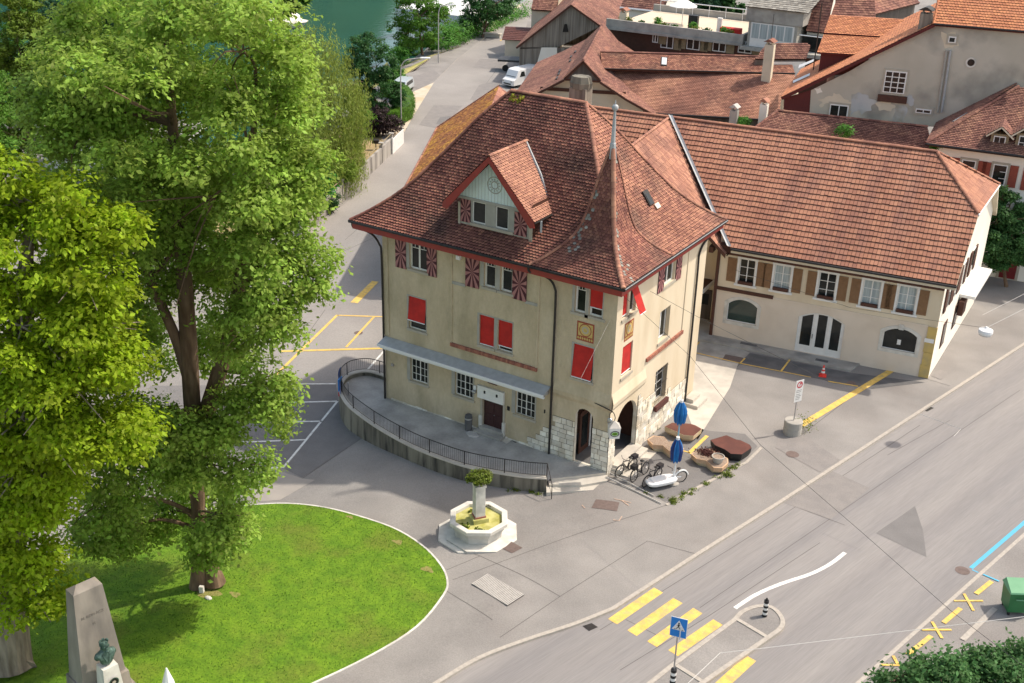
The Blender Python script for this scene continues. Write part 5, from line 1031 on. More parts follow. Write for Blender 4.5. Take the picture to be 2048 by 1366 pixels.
q.idx(V, [(j*16+i, j*16+(i+1) % 16, (j+1)*16+(i+1) % 16, (j+1)*16+i) for j in range(3) for i in range(16)]+[tuple(range(48, 64)), tuple(range(15, -1, -1))], 'car_white'); q.build('loading_box', bk)
q = MB(); q.hexa([P(-.85, -.3, .465), P(.1, -.32, .465), P(.1, .32, .465), P(-.85, .3, .465), P(-.8, -.28, .5), P(.08, -.3, .52), P(.08, .3, .52), P(-.8, .28, .5)], 'car_white'); q.build('lid', bk)
q = MB(); q.tube([P(.95+.4*cos(k), 0, .33+.4*sin(k)) for k in np.linspace(.2, 3.0, 9)], .05, 'car_white', 5); q.build('mudguard', bk)
q = MB(); q.tube([P(.5, 0, .4), P(.35, 0, .95)], .02, 'white_metal', 6); q.tube([P(.2, -.28, 1.0), P(.35, 0, .97), P(.2, .28, 1.0)], .016, 'black', 6); q.tube([P(.3, 0, .45), P(.95, 0, .33)], .03, 'white_metal', 6); q.tube([P(.78, 0, .45), P(.74, 0, .85)], .02, 'steel', 6); q.build('bicycle_frame', bk); q = MB(); q.ball(P(.76, 0, .88), (.12, .12, .05), 'black', 8); q.build('saddle', bk)
rk = thing('bicycle_rack', 'low double rail rack on the ground under the bicycles', 'bicycle rack', A(.1, -.3, 0)); 
for (a, b) in (((265, 888), (830, 1160)), ((310, 850), (760, 1085))):
    p0, p1 = at(1160+a[0]/5.12, 780+a[1]/5.12, .06), at(1160+b[0]/5.12, 780+b[1]/5.12, .06); q = MB(); q.tube([p0, p1], .035, 'grating', 6); q.build('rail', rk)
# ---------------------------------------------------------------- lantern at the corner
ln = thing('lantern_sign', 'white lantern sign with a green oval emblem hanging at the house corner', 'sign', A(.45, -.3, 2.6)); lc = A(.45, -.35, 0); la = radians(-52)
q = MB(); q.box(lc+A(0, 0, 2.95), (.52, .52, .62), 'white_paint', la+pi/2, taper=1.12); q.build('lantern_box', ln)
q = MB(); V = lc+A(0, 0, 3.55); c4q = [lc+A(.34*cos(la+pi/4+k*pi/2), .34*sin(la+pi/4+k*pi/2), 0)*1.2+A(0, 0, 3.27) for k in range(4)]; c4q = [A(lc[0]+.44*cos(la+pi/4+k*pi/2), lc[1]+.44*sin(la+pi/4+k*pi/2), 3.27) for k in range(4)]
for k in range(4): q.face([c4q[k], c4q[(k+1) % 4], lc+A(0, 0, 3.58)], 'grating')
q.build('lantern_roof', ln); nn_ = A(cos(la), sin(la), 0); uu = A(-sin(la), cos(la), 0); q = MB()
for rx, rz, m, dd in ((.235, .17, 'black', .3), (.185, .125, 'white_paint', .303), (.165, .105, 'logo_green', .306), (.11, .04, 'leaf_box', .309)): q.face([lc+nn_*dd+uu*rx*cos(2*pi*k/20)+A(0, 0, 2.95+rz*sin(2*pi*k/20)) for k in range(20)], m)
q.build('emblem', ln); q = MB(); q.tube(spline([A(0, -.02, 3.3), A(.05, -.1, 3.75), A(.3, -.3, 4.0), A(.47, -.36, 3.8), A(.45, -.35, 3.58)], 4), .022, 'dark_metal', 6); q.tube([A(-.9, -.1, 4.1), A(.25, -.25, 4.0)], .03, 'dark_metal', 5); q.tube([A(0.05, -.06, 2.2), A(.05, -.06, 3.4)], .025, 'dark_metal', 5); q.build('bracket', ln)
q = MB(); q.ball(A(.16, -.3, 3.45), (.16, .1, .17), 'steel', 10); q.build('lamp', ln)
# ---------------------------------------------------------------- signs and street furniture
b = at(1584, 866, 0); sg = thing('parking_sign', 'narrow white sign with red emblem on a post in a round concrete foot', 'sign', b); q = MB(); q.lathe(b, [(.52, -.05), (.52, .36), (.5, .38), (.5, .4), (.52, .42), (.52, .82), (.48, .85)], 'concrete', 22); q.build('concrete_foot', sg)
q = MB(); q.tube([b+A(0, 0, .8), b+A(0, 0, 3.2)], .035, 'steel', 8); q.build('post', sg); sa = radians(62); fr = (b, A(cos(sa), sin(sa), 0), A(sin(sa), -cos(sa), 0)); q = MB(); q.fbox(fr, -.26, .3, 2.05, 3.4, .04, .06, 'white_paint'); spl = q.build('sign_plate', sg)
q = MB(); O, u, n = fr
for k in range(24):
    t0, t1 = 2*pi*k/24, 2*pi*(k+1)/24; V = lambda r, t: O+u*(.02+r*cos(t))+n*.064+A(0, 0, 3.12+r*sin(t)); q.face([V(.21, t0), V(.21, t1), V(.14, t1), V(.14, t0)], 'red_sign')
q.fbox(fr, 0, .05, 3.0, 3.22, .0605, .064, 'red_sign'); q.fbox(fr, .05, .13, 3.14, 3.22, .0605, .064, 'red_sign'); q.build('emblem', spl)
q = MB()
for i, z in enumerate((2.75, 2.65, 2.5, 2.4, 2.3, 2.2)): q.fbox(fr, -.18, .22-.05*(i % 3), z, z+.03, .0605, .063, 'asphalt_tone')
q.build('lettering', spl)
def striped(mb, b, h, r=.12, n=6):
    for i in range(n): mb.lathe(b+A(0, 0, h*i/n), [(r, 0), (r, h/n)], 'white_paint' if i % 2 else 'black', 14)
b = at(1529, 1232, .02); bo = thing('bollard', 'black and white striped bollard on the far end of the traffic island', 'bollard', b); q = MB(); striped(q, b, .85, .11, 7); q.build('bollard_post', bo); q = MB(); q.lathe(b+A(0, 0, .85), [(.06, 0), (.05, .08), (.02, .14)], 'dark_metal', 10); q.build('bollard_top', bo)
b = at(1344, 1376, .02); cs_ = thing('crossing_sign', 'blue pedestrian crossing sign on a black and white striped post', 'sign', b); q = MB(); striped(q, b, .98, .12, 7); q.build('striped_base', cs_); q = MB(); q.tube([b+A(0, 0, .98), b+A(0, 0, 3.55)], .035, 'steel', 8); q.build('post', cs_)
sa = radians(12); fr = (b, A(cos(sa), sin(sa), 0), A(sin(sa), -cos(sa), 0)); O, u, n = fr; q = MB(); q.fbox(fr, -.3, .34, 2.65, 3.55, .04, .06, 'sign_blue'); q.fbox(fr, -.32, .36, 2.63, 3.57, .035, .05, 'white_metal'); pl_ = q.build('sign_plate', cs_); P_ = lambda x, z, d=.063: O+u*(x+.02)+n*d+A(0, 0, z)
q = MB(); q.face([P_(-.27, 2.98), P_(.27, 2.98), P_(0, 3.46)], 'white_paint'); q.build('white_triangle', pl_)
q = MB(); q.face([P_(.0+.035*cos(t), 3.31+.035*sin(t), .066) for t in np.linspace(0, 2*pi, 11)[:-1]], 'black')
for a, c, w_ in (((0, 3.27), (-.01, 3.15), .05), ((-.01, 3.15), (.08, 3.02), .03), ((-.01, 3.15), (-.09, 3.03), .03), ((0, 3.26), (.08, 3.17), .022), ((0, 3.26), (-.08, 3.19), .022)):
    d = A(c[0]-a[0], c[1]-a[1]); d /= np.linalg.norm(d); e = A(-d[1], d[0])*w_/2; q.face([P_(a[0]+e[0], a[1]+e[1], .066), P_(a[0]-e[0], a[1]-e[1], .066), P_(c[0]-e[0], c[1]-e[1], .066), P_(c[0]+e[0], c[1]+e[1], .066)], 'black')
for x in (-.18, .13): q.face([P_(x, 3.0, .065), P_(x+.06, 3.0, .065), P_(x+.07, 3.03, .065), P_(x+.01, 3.03, .065)], 'black')
q.build('walking_figure', pl_)
fr2 = (b, A(cos(sa+1.9), sin(sa+1.9), 0), A(sin(sa+1.9), -cos(sa+1.9), 0)); q = MB(); q.fbox(fr2, -.28, .28, 2.65, 3.3, .05, .07, 'white_metal'); q.build('sign_plate', cs_)
cn = at(1645, 752, 0); C_ = thing('traffic_cone', 'red and white traffic cone in the yard by the long house', 'traffic cone', cn); q = MB(); q.box(cn+A(0, 0, .03), (.46, .46, .06), 'orange_cone', .3); q.build('cone_base', C_); q = MB()
for i, (z0, z1, m) in enumerate(((.06, .25, 'orange_cone'), (.25, .37, 'white_paint'), (.37, .48, 'orange_cone'), (.48, .58, 'white_paint'), (.58, .76, 'orange_cone'))): rr = lambda z: .16-.125*(z-.06)/.7; q.lathe(cn+A(0, 0, 0), [(rr(z0), z0), (rr(z1), z1)], m, 16)
q.build('cone', C_)
b = A(20.75, .25, -.01); bn = thing('waste_container', 'green wheeled waste container with lighter green lid beside the road', 'waste container', b); ba_ = radians(30); q = MB(); q.box(b+A(0, 0, .72), (1.02, .86, 1.05), 'bin_green', ba_, taper=1.13); q.build('container_body', bn)
q = MB(); R = lambda x, y, z: b+A(x*cos(ba_)-y*sin(ba_), x*sin(ba_)+y*cos(ba_), z); q.hexa([R(-.62, -.54, 1.24), R(.62, -.54, 1.24), R(.62, .54, 1.24), R(-.62, .54, 1.24), R(-.58, -.5, 1.3), R(.58, -.5, 1.3), R(.5, .45, 1.46), R(-.5, .45, 1.46)], 'bin_lid'); q.build('lid', bn)
q = MB(); q.tube([R(-.3, -.55, .95), R(.3, -.55, .95)], .03, 'bin_lid', 6); q.build('handle', bn)
for x in (-.42, .42):
    for y in (-.35, .35): q = MB(); q.tube([R(x-.03, y, .1), R(x+.03, y, .1)], .1, 'rubber', 12); q.build('wheel', bn)
b = at(340, 1395); q = MB(); q.lathe(b, [(.33, 0), (.31, .4), (.25, .75), (.03, 1.5)], 'tent_white', 10); tag(q.build('white_parasol'), 'white pointed closed canopy standing on the lawn at the frame edge', 'parasol')
q = MB(); b = at(404, 1186); q.box(b+A(0, 0, .15), (.2, .15, .45), 'white_stone', .4); tag(q.build('marker_stone'), 'small upright white stone at the foot of the big lime tree', 'stone')
q = MB(); b = at(417, 1198); q.ball(b+A(0, 0, .06), (.2, .12, .08), 'white_stone', 8); tag(q.build('marker_stone'), 'small flat white stone lying on the lawn by the tree foot', 'stone')
# ---------------------------------------------------------------- street lamps, wires
def lamp(lab, b, h, arm, aim, sg=0):
    t = thing('street_lamp', lab, 'street lamp', b); q = MB(); pts = [b, b+A(0, 0, h*.8), b+A(0, 0, h*.9)+aim*arm*.06, b+A(0, 0, h*.97)+aim*arm*.3, b+A(0, 0, h)+aim*arm]; q.tube([b, b+A(0, 0, 1.2)], .11, 'grating', 8); q.tube([b]+[p for p in spline(pts[1:], 5)], .062, 'grating', 8); q.build('pole', t)
    q = MB(); c = b+A(0, 0, h+.02)+aim*(arm+.4); a = atan2(aim[1], aim[0])
    V = [];
    for x, r in ((-.55, .1), (-.35, .17), (.1, .2), (.45, .15), (.58, .05)): V += [c+aim*x+A(-sin(a), cos(a), 0)*r*cos(2*pi*k/8)+A(0, 0, r*.55*sin(2*pi*k/8)) for k in range(8)]
    q.idx(V, [(j*8+k, j*8+(k+1) % 8, (j+1)*8+(k+1) % 8, (j+1)*8+k) for j in range(4) for k in range(8)]+[tuple(range(8)), tuple(range(32, 40))], 'white_metal'); q.build('lamp_head', t)
RT = A(.8445, .535, 0)
b = at(803, 268); lamp('curved grey street lamp at the end of the white fence', b, above(b, 815, 92), 2.2, RT)
b = at(877, 125); lamp('tall straight grey street lamp beside the gravel path', b, above(b, 877, -10), 1.5, RT)
hl = at(1972, 660, 6.5); t = thing('hanging_lamp', 'white round street lamp hanging from wires above the pavement', 'street lamp', hl); q = MB(); q.lathe(hl, [(.12, -.28), (.36, -.24), (.4, -.12), (.38, .02), (.12, .12), (.05, .2)], 'white_metal', 18); q.build('lamp_head', t); q = MB(); q.lathe(hl, [(.34, -.3), (.34, -.25)], 'grating', 18); q.build('diffuser', t)
def wire(lab, pts, r=.009, m='cable'): q = MB(); q.tube([at(*p) for p in pts], r, m, 5, False); tag(q.build('overhead_wire'), lab, 'wire')
wire('black overhead wire running from the turret eave across the road', [(1213, 562, 10.8), (1290, 630, 9.6), (1380, 712, 8.5), (1520, 889, 7), (1722, 1063, 6.5), (1900, 1220, 6.5), (2070, 1350, 6.8)])
wire('thin dark wire from the side wall to the yard of the long house', [(1300, 582, 9.4), (1400, 636, 7.5), (1480, 676, 6.5), (1600, 735, 5.5), (1660, 765, 5)], .01)
wire('thin wire holding the hanging lamp from the long house', [(1470, 540, 5), (1700, 615, 6.2), (1860, 640, 6.6), (1972, 656, 6.8)], .01)
wire('pale wire from the hanging lamp to the right', [(1972, 656, 6.8), (2060, 612, 7.5)], .012, 'cable_pale')
wire('pale wire above the dark alley behind the hanging lamp', [(1965, 630, 6.8), (2060, 582, 7.5)], .01, 'cable_pale')
wire('pale overhead wire crossing the zebra stripes at the island', [(1370, 1372, 6), (1440, 1306, 6), (1530, 1296, 6), (2060, 1232, 6.5)], .012, 'cable_pale')
wire('short wire across the front wall above the red blind', [(1220, 640, 9), (1162, 756, 7.5)], .004, 'cable_pale')
wire('pale wire joint above the road near the far kerb', [(1840, 828, 6), (1922, 858, 6), (1908, 872, 6)], .012, 'cable_pale')
# ---------------------------------------------------------------- houses and yards behind
def plane3(*a):
    p = [at(*q) for q in a]; n = np.cross(p[1]-p[0], p[2]-p[0]); return p[0], n/np.linalg.norm(n)
def onp(pl_, *px): return [onpl(pl_[0], pl_[1], *q) for q in px]
def body(mb, pts, m, z0=-2.0):
    "walls dropped to the ground below a ring of eave points"
    n = len(pts)
    for i in range(n): a, b = pts[i], pts[(i+1) % n]; mb.face([(*a[:2], z0), (*b[:2], z0), tuple(b), tuple(a)], m)
def chimney(name, lab, c, w_, z0, z1, m, parent=None, cap='tile_mid'):
    q = MB(); q.box((c[0], c[1], (z0+z1)/2), (w_, w_, z1-z0), m, .15); o = q.build(name, parent)
    q = MB()
    for s in (-.3, .3): q.box((c[0]+s*w_, c[1], z1+.12), (.12, w_*.8, .24), m, .15)
    q.hexa([A(c[0]+x*w_*.62, c[1]+y*w_*.62, z1+.24) for x, y in ((-1, -1), (1, -1), (1, 1), (-1, 1))]+[A(c[0]+x*w_*.1, c[1]+y*w_*.62, z1+.5) for x, y in ((-1, -1), (1, -1), (1, 1), (-1, 1))], cap); q.build('chimney_cap', o); return o
# annex with the mossy roof
An = thing('moss_roof_annex', 'low annex with mossy orange roof behind the corner house', 'house', (-25, 25, -1)); P0, P1 = at(800, 394, 5.2), at(874, 256, 5.2); e = P1-P0; e /= np.linalg.norm(e); p = A(e[1], -e[0], 0); P0 = P0-e*2
q = MB(); roofplane(q, [P1, P0, P0+p*5.5+A(0, 0, 4), P1+p*5.5+A(0, 0, 4)], .22, .2, 'tile_moss', 'tile_under', 3); roofplane(q, [P0+p*11, P1+p*11, P1+p*5.5+A(0, 0, 4), P0+p*5.5+A(0, 0, 4)], .4, .4, 'tile_mid', 'tile_under', 2)
caps(q, [P0+A(0, 0, .05), P1+A(0, 0, .05)], 'tile_mid', .1); caps(q, [P1+A(0, 0, .05), P1+p*5.5+A(0, 0, 4.05)], 'tile_mid', .12); q.build('roof', An)
q = MB(); B = [P0+p*.5, P1-e*.4+p*.5, P1-e*.4+p*10.4, P0+p*10.4]; body(q, [b-A(0, 0, .1) for b in B], 'plaster'); q.face([B[1]-A(0, 0, .1), B[2]-A(0, 0, .1), (B[1]+B[2])/2+A(0, 0, 3.7)], 'plaster'); q.face([B[3]-A(0, 0, .1), B[0]-A(0, 0, .1), (B[3]+B[0])/2+A(0, 0, 3.7)], 'plaster'); q.build('wall', An)
# half-hipped barn house
Bh = thing('half_hip_house', 'broad brown roofed house with a small timber gablet behind the chimney', 'house', (-30, 50, -1))
pk = at(1168, 119, 10.6); rb = at(1207, 46, 10.6); e = rb-pk; e /= np.linalg.norm(e); p = A(e[1], -e[0], 0); dep = 19
pr = [(0, 10.6), (1.7, 8.85), (4.2, 7.4), (6.9, 6.1)]; q = MB()
for sg in (1, -1):
    for (a, za), (b, zb) in zip(pr, pr[1:]):
        A0, A1, B0_, B1 = [pk*A(1, 1, 0)+p*sg*x+e*k+A(0, 0, z) for x, z, k in ((b, zb, -.9 if a else -.6), (b, zb, dep), (a, za, dep), (a, za, -.9 if a else -.6))]
        roofplane(q, [A0, A1, B0_, B1] if sg > 0 else [A1, A0, B1, B0_], .2, .19, 'tile_brown', 'tile_under', 2 if sg < 0 else 3, thick=.18, mt='wood_brown')
caps(q, [pk-e*.7+A(0, 0, .05), pk+e*dep+A(0, 0, .05)], 'tile_brown', .15, .45)
for sg in (1, -1): caps(q, [pk*A(1, 1, 0)+p*sg*1.75-e*.62+A(0, 0, 8.95), pk-e*.62+A(0, 0, .06)], 'tile_light', .13, .45)
q.build('roof', Bh); q = MB(); g0 = pk*A(1, 1, 0)-e*.35; q.face([g0+p*1.6+A(0, 0, 8.8), g0-p*1.6+A(0, 0, 8.8), g0+A(0, 0, 10.45)], 'timber_dark'); q.hexa([g0+p*x+e*k+A(0, 0, z) for z in (8.66, 8.84) for x, k in ((-1.75, -.1), (1.75, -.1), (1.75, .1), (-1.75, .1))], 'wood_brown'); q.build('gablet', Bh)
q = MB(); g1 = pk*A(1, 1, 0)+e*.5; q.face([g1+p*x+A(0, 0, z) for x, z in ((-6.3, -2), (6.3, -2), (6.3, 6.2), (4.2, 7.3), (1.7, 8.7), (-1.7, 8.7), (-4.2, 7.3), (-6.3, 6.2))], 'plaster_cream')
for sg in (1, -1): q.face([g1+p*sg*6.3+A(0, 0, -2), g1+p*sg*6.3+e*(dep-1)+A(0, 0, -2), g1+p*sg*6.3+e*(dep-1)+A(0, 0, 6.2), g1+p*sg*6.3+A(0, 0, 6.2)], 'plaster_cream')
q.build('wall', Bh); q = MB(); q.hexa([g1+p*x-e*k+A(0, 0, z) for z in (7.45, 7.75) for x, k in ((-4, .12), (4, .12), (4, 0), (-4, 0))], 'wood_brown'); q.build('beam', Bh)
c = at(1208, 128, 8.0); chimney('chimney', '', c, .62, 7.2, above(c, 1192, 103), 'plaster_white', Bh); c = at(1246, 66, 9); chimney('chimney', '', c, .8, 7.5, above(c, 1236, 24), 'plaster_cream', Bh)
q = MB()
for k, x in ((1.5, 2.6), (3.5, 2.7), (5.2, 2.8), (8.5, 2.2), (11, 2.4), (13, 2.2)): z = np.interp(x, [a for a, b in pr], [b for a, b in pr]); q.box(pk*A(1, 1, 0)-p*x+e*k+A(0, 0, z+.1), (.15, 1.0, .1), 'dark_metal', atan2(p[1], p[0])-pi/2+pi/2)
q.build('snow_guard', Bh)
# timber gabled barn
Tb = thing('timber_barn', 'barn with weathered grey timber gable and brown tiled roof', 'barn', (-44, 72, -1)); tp = (A(-57.4, 80.7, 0), A(-e[0], -e[1], 0)); e2 = e
L0, PK, R0_, R1_ = onp(tp, (1033, 94), (1143, 8), (1203, 51), (1165, 25)); q = MB(); q.face(onp(tp, (1036, 95), (1115, 95), (1200, 53), (1166, 30), (1143, 12)), 'timber_grey'); q.build('gable', Tb)
q = MB(); dp = e2*26; o_ = e2*-.5; sg = (PK-L0); roofplane(q, [L0+dp, L0+o_, PK+o_, PK+dp], .22, .2, 'tile_brown', 'tile_under', 3, thick=.2, mt='wood_brown'); rr = R0_+(R0_-PK)*.9; roofplane(q, [rr+o_, rr+dp, PK+dp, PK+o_], .22, .2, 'tile_brown', 'tile_under', 3, thick=.2, mt='wood_brown'); q.build('roof', Tb)
q = MB(); a = L0+p*.4; body(q, [a-A(0, 0, .2), rr-p*.4-A(0, 0, .2), rr-p*.4+dp, a+dp], 'timber_grey'); q.face(onp((tp[0]-e2*.4, tp[1]), (1083, 95), (1114, 95), (1114, 175), (1060, 175)), 'plaster_white'); q.build('wall', Tb)
q = MB(); wp = onp((tp[0]-e2*.15, tp[1]), (1125, 64), (1137, 64), (1134, 48), (1129, 48)); q.face(wp, 'dark_interior'); q.build('hatch', Tb)
# long roof in the middle
Md = thing('long_roof_house', 'house with long patchy red brown roof in two tiers and a roof window', 'house', (-20, 52, 0))
lo_ = plane3((1306, 226, 6), (1513, 238, 6), (1400, 144, 8.8)); up_ = plane3((1230, 138, 9.0), (1560, 146, 9.0), (1370, 109, 10.05)); q = MB()
bl = onp(lo_, (1290, 226), (1590, 243), (1590, 150), (1215, 139)); roofplane(q, bl, .21, .2, 'tile_light', 'tile_under', 3, tintf=lambda p_: random.random()*.9+.75*sin(p_[0]*.9+1)*sin(p_[0]*.37), thick=.15, mt='wood_brown')
ul = onp(up_, (1205, 137), (1590, 147), (1580, 116), (1200, 104)); roofplane(q, ul, .21, .2, 'tile_mid', 'tile_under', 3, thick=.2, mt='wood_brown'); caps(q, [ul[3]+A(0, 0, .05), ul[2]+A(0, 0, .05)], 'tile_brown', .15, .45); q.build('roof', Md)
q = MB(); f0, f1 = bl[0]+A(.3, .6, -.1), bl[1]+A(0, .6, -.1); q.face([A(*f0[:2], -1), A(*f1[:2], -1), f1, f0], 'timber_dark'); q.face([A(*f1[:2], -1), A(*ul[2][:2], -1), ul[2]-A(0, 0, .2), f1], 'timber_dark'); q.build('wall', Md)
q = MB(); q.tube([bl[0], bl[1]], .09, 'dark_metal', 6); q.tube([ul[0], ul[1]], .07, 'dark_metal', 6); q.build('gutter', Md)
q = MB(); w4 = onp((up_[0]+A(0, 0, .12), up_[1]), (1322, 130), (1334, 131), (1335, 114), (1323, 113)); nn = up_[1] if up_[1][2] > 0 else -up_[1]; q.hexa([v-nn*.12 for v in w4]+w4, 'dark_metal'); sk_ = q.build('skylight', Md); q = MB(); c_ = sum(w4)/4; q.face([c_+(v-c_)*.8+nn*.01 for v in w4], 'white_metal'); q.build('pane', sk_)
c = at(1532, 166, 8.2); chimney('chimney', '', c, .85, 6.5, above(c, 1537, 88), 'plaster_cream', Md); q = MB(); q.tube([A(c[0], c[1], above(c, 1537, 80)), A(c[0], c[1], above(c, 1541, 28))], .03, 'dark_metal', 5); q.build('antenna', Md)
q = MB(); zz = at(1500, 150, 9.4); r4 = plane3((1515, 117, 10.1), (1608, 118, 10.1), (1560, 92, 11.1)); rp = onp(r4, (1510, 118), (1612, 118), (1622, 88), (1535, 86)); roofplane(q, rp, .22, .2, 'tile_brown', 'tile_under', 3, thick=.15, mt='wood_brown'); q.face([rp[0]-A(0, 0, 2.5), rp[1]-A(0, 0, 2.5), rp[1]-A(0, 0, .1), rp[0]-A(0, 0, .1)], 'timber_dark'); ld = q.build('lucarne', Md)
q = MB(); a, b = rp[0]*.72+rp[1]*.28, rp[1]; q.face([a+A(0, -.03, -2.2), b+A(0, -.03, -2.2), b+A(0, -.03, -.25), a+A(0, -.03, -.25)], 'white_paint'); q.build('panel', ld)
# flat roofed terrace house
Fl = thing('roof_terrace_house', 'dark timber house with planted roof terrace and white framed windows', 'house', (-25, 75, -1)); a0, b0 = at(1262, 62, 9.6), at(1484, 90, 9.6); FT = frame((a0[0], a0[1], 0), atan2(b0[1]-a0[1], b0[0]-a0[0])); O, u, n = FT; W_ = float((b0-a0)@u)
S_of = lambda px, py, d=0: ((onpl(O+n*d, n, px, py)-O)@u, onpl(O+n*d, n, px, py)[2])
q = MB(); q.fbox(FT, -3, W_+9, -2, 9.5, -13, -.8, 'wood_brown'); q.build('wall', Fl)
q = MB(); q.fbox(FT, -3, W_, 9.5, 9.75, -13, .15, 'concrete'); q.fbox(FT, -3, W_, 9.75, 10.6, -.25, 0, 'concrete'); q.fbox(FT, W_-.25, W_, 9.75, 10.6, -13, -.25, 'concrete'); q.fbox(FT, -3, W_, 9.75, 10.5, -13, -12.7, 'concrete'); q.build('parapet', Fl)
q = MB(); q.fbox(FT, -2.9, W_-.3, 9.75, 9.8, -12.6, -.3, 'terrace_tile'); q.build('terrace_floor', Fl)
q = MB(); q.tube([O+u*-2-n*12.4+A(0, 0, 11.1), O+u*(W_-.5)-n*12.4+A(0, 0, 11.1)], .06, 'white_metal', 5)
for i in range(8): s = -2+i*(W_+1.5)/7; q.tube([O+u*s-n*12.4+A(0, 0, 9.8), O+u*s-n*12.4+A(0, 0, 11.1)], .03, 'white_metal', 5)
q.build('railing', Fl)
FT2 = (O-n*.78, u, n)
for i, (x0, y0, x1, y1) in enumerate(((1306, 68, 1316, 86), (1323, 69, 1346, 98), (1375, 73, 1399, 101), (1427, 77, 1451, 105), (1478, 81, 1503, 108))):
    s0, zt_ = S_of(x0, y0, -.78); s1, zb_ = S_of(x1, y1, -.78); wd = MB(); wd.fbox(FT2, s0, s1, zb_, zt_, 0, .06, 'white_paint'); wo = wd.build('window', Fl)
    for a, b in ((s0+.1, (s0+s1)/2-.06), ((s0+s1)/2+.06, s1-.1)): wd = MB(); wd.fbox(FT2, a, b, zb_+.1, zt_-.1, .06, .07, 'glass'); wd.build('pane', wo)
    for a in ((s1+.08,) if i in (0, 1, 4) else (s0-.95, s1+.08)): wd = MB(); wd.fbox(FT2, a, a+.85, zb_-.05, zt_, .02, .08, 'shutter_olive'); wd.build('shutter', Fl)
s0 = S_of(1494, 75)[0]; s1 = S_of(1592, 80)[0]; q = MB(); q.fbox(FT, s0, s1, 9.5, 13.4, -8, -.1, 'grey_frame'); q.fbox(FT, s0-.3, s1+.5, 12.1, 13.5, -8.2, .05, 'concrete'); q.fbox(FT, s0-.6, s1+3, 9.2, 9.55, -8, .3, 'grey_frame'); ph = q.build('penthouse', Fl); q = MB(); q.fbox(FT, s0+.3, s1-.3, 9.6, 12.0, -.1, .0, 'white_paint'); q.build('window_band', ph)
for i in range(5): k0 = s0+.45+i*(s1-s0-.8)/5; q = MB(); q.fbox(FT, k0, k0+(s1-s0-.8)/5-.12, 10.45, 11.9, 0, .01, 'curtain'); q.build('pane', ph)
q = MB(); q.fbox(FT, s1+.3, s1+2.3, 9.55, 11.2, -1.2, -1.1, 'glass'); q.tube([O+u*(s1+.3)+A(0, 0, 11.3), O+u*(s1+2.6)+A(0, 0, 11.3), O+u*(s1+2.6)+A(0, 0, 9.5)], .06, 'white_metal', 5); q.build('glazed_porch', Fl)
q = MB(); rp = [O+u*(s0-.5)-n*-.3+A(0, 0, 13.52), O+u*(s1+1)+n*.3+A(0, 0, 13.52), O+u*(s1+1)-n*8+A(0, 0, 15.5), O+u*(s0-.5)-n*8+A(0, 0, 15.5)]; roofplane(q, rp, .4, .5, 'tile_grey', 'tile_under', 2); q.build('roof', ph)
# low roof before the stuccoed house
lowp = plane3((1560, 223, 9.8), (1850, 253, 9.8), (1640, 268, 8.85)); Lw = thing('low_roof_house', 'low brown tiled roof between the long yellow house and the stained stucco wall', 'house', (-4, 44, 0)); q = MB(); rp = onp(lowp, (1478, 280), (1875, 340), (1855, 254), (1556, 222)); roofplane(q, rp, .21, .2, 'tile_brown', 'tile_under', 3, thick=.2, mt='wood_brown'); caps(q, [rp[3]+A(0, 0, .05), rp[2]+A(0, 0, .05)], 'tile_brown', .14, .45); caps(q, [rp[0]+A(0, 0, .05), rp[3]+A(0, 0, .05)], 'tile_brown', .14, .45); q.build('roof', Lw)
q = MB(); body(q, [rp[0]-A(0, 0, .2), rp[1]-A(0, 0, .2), rp[2]-A(0, -.1, .3), rp[3]-A(0, -.1, .3)], 'plaster_cream'); q.build('wall', Lw)
c = at(1645, 270, 8.5); q = MB(); q.box((c[0], c[1], 8.5), (.9, .8, .8), 'brick', .2); q.hexa([A(c[0]+x*.6, c[1]+y*.55, 8.9) for x, y in ((-1, -1), (1, -1), (1, 1), (-1, 1))]+[A(c[0]+x*.15, c[1]+y*.1, 9.15) for x, y in ((-1, -1), (1, -1), (1, 1), (-1, 1))], 'plaster_cream'); q.build('chimney', Lw)
for px, top, m in ((1466, 220, 'concrete'), (1524, 208, 'plaster_white')):
    c = at(px, 252, 8.2); chimney('chimney', '', c, .62, 5, above(c, px, top), m, Lw, 'grating' if px < 1500 else 'tile_light')
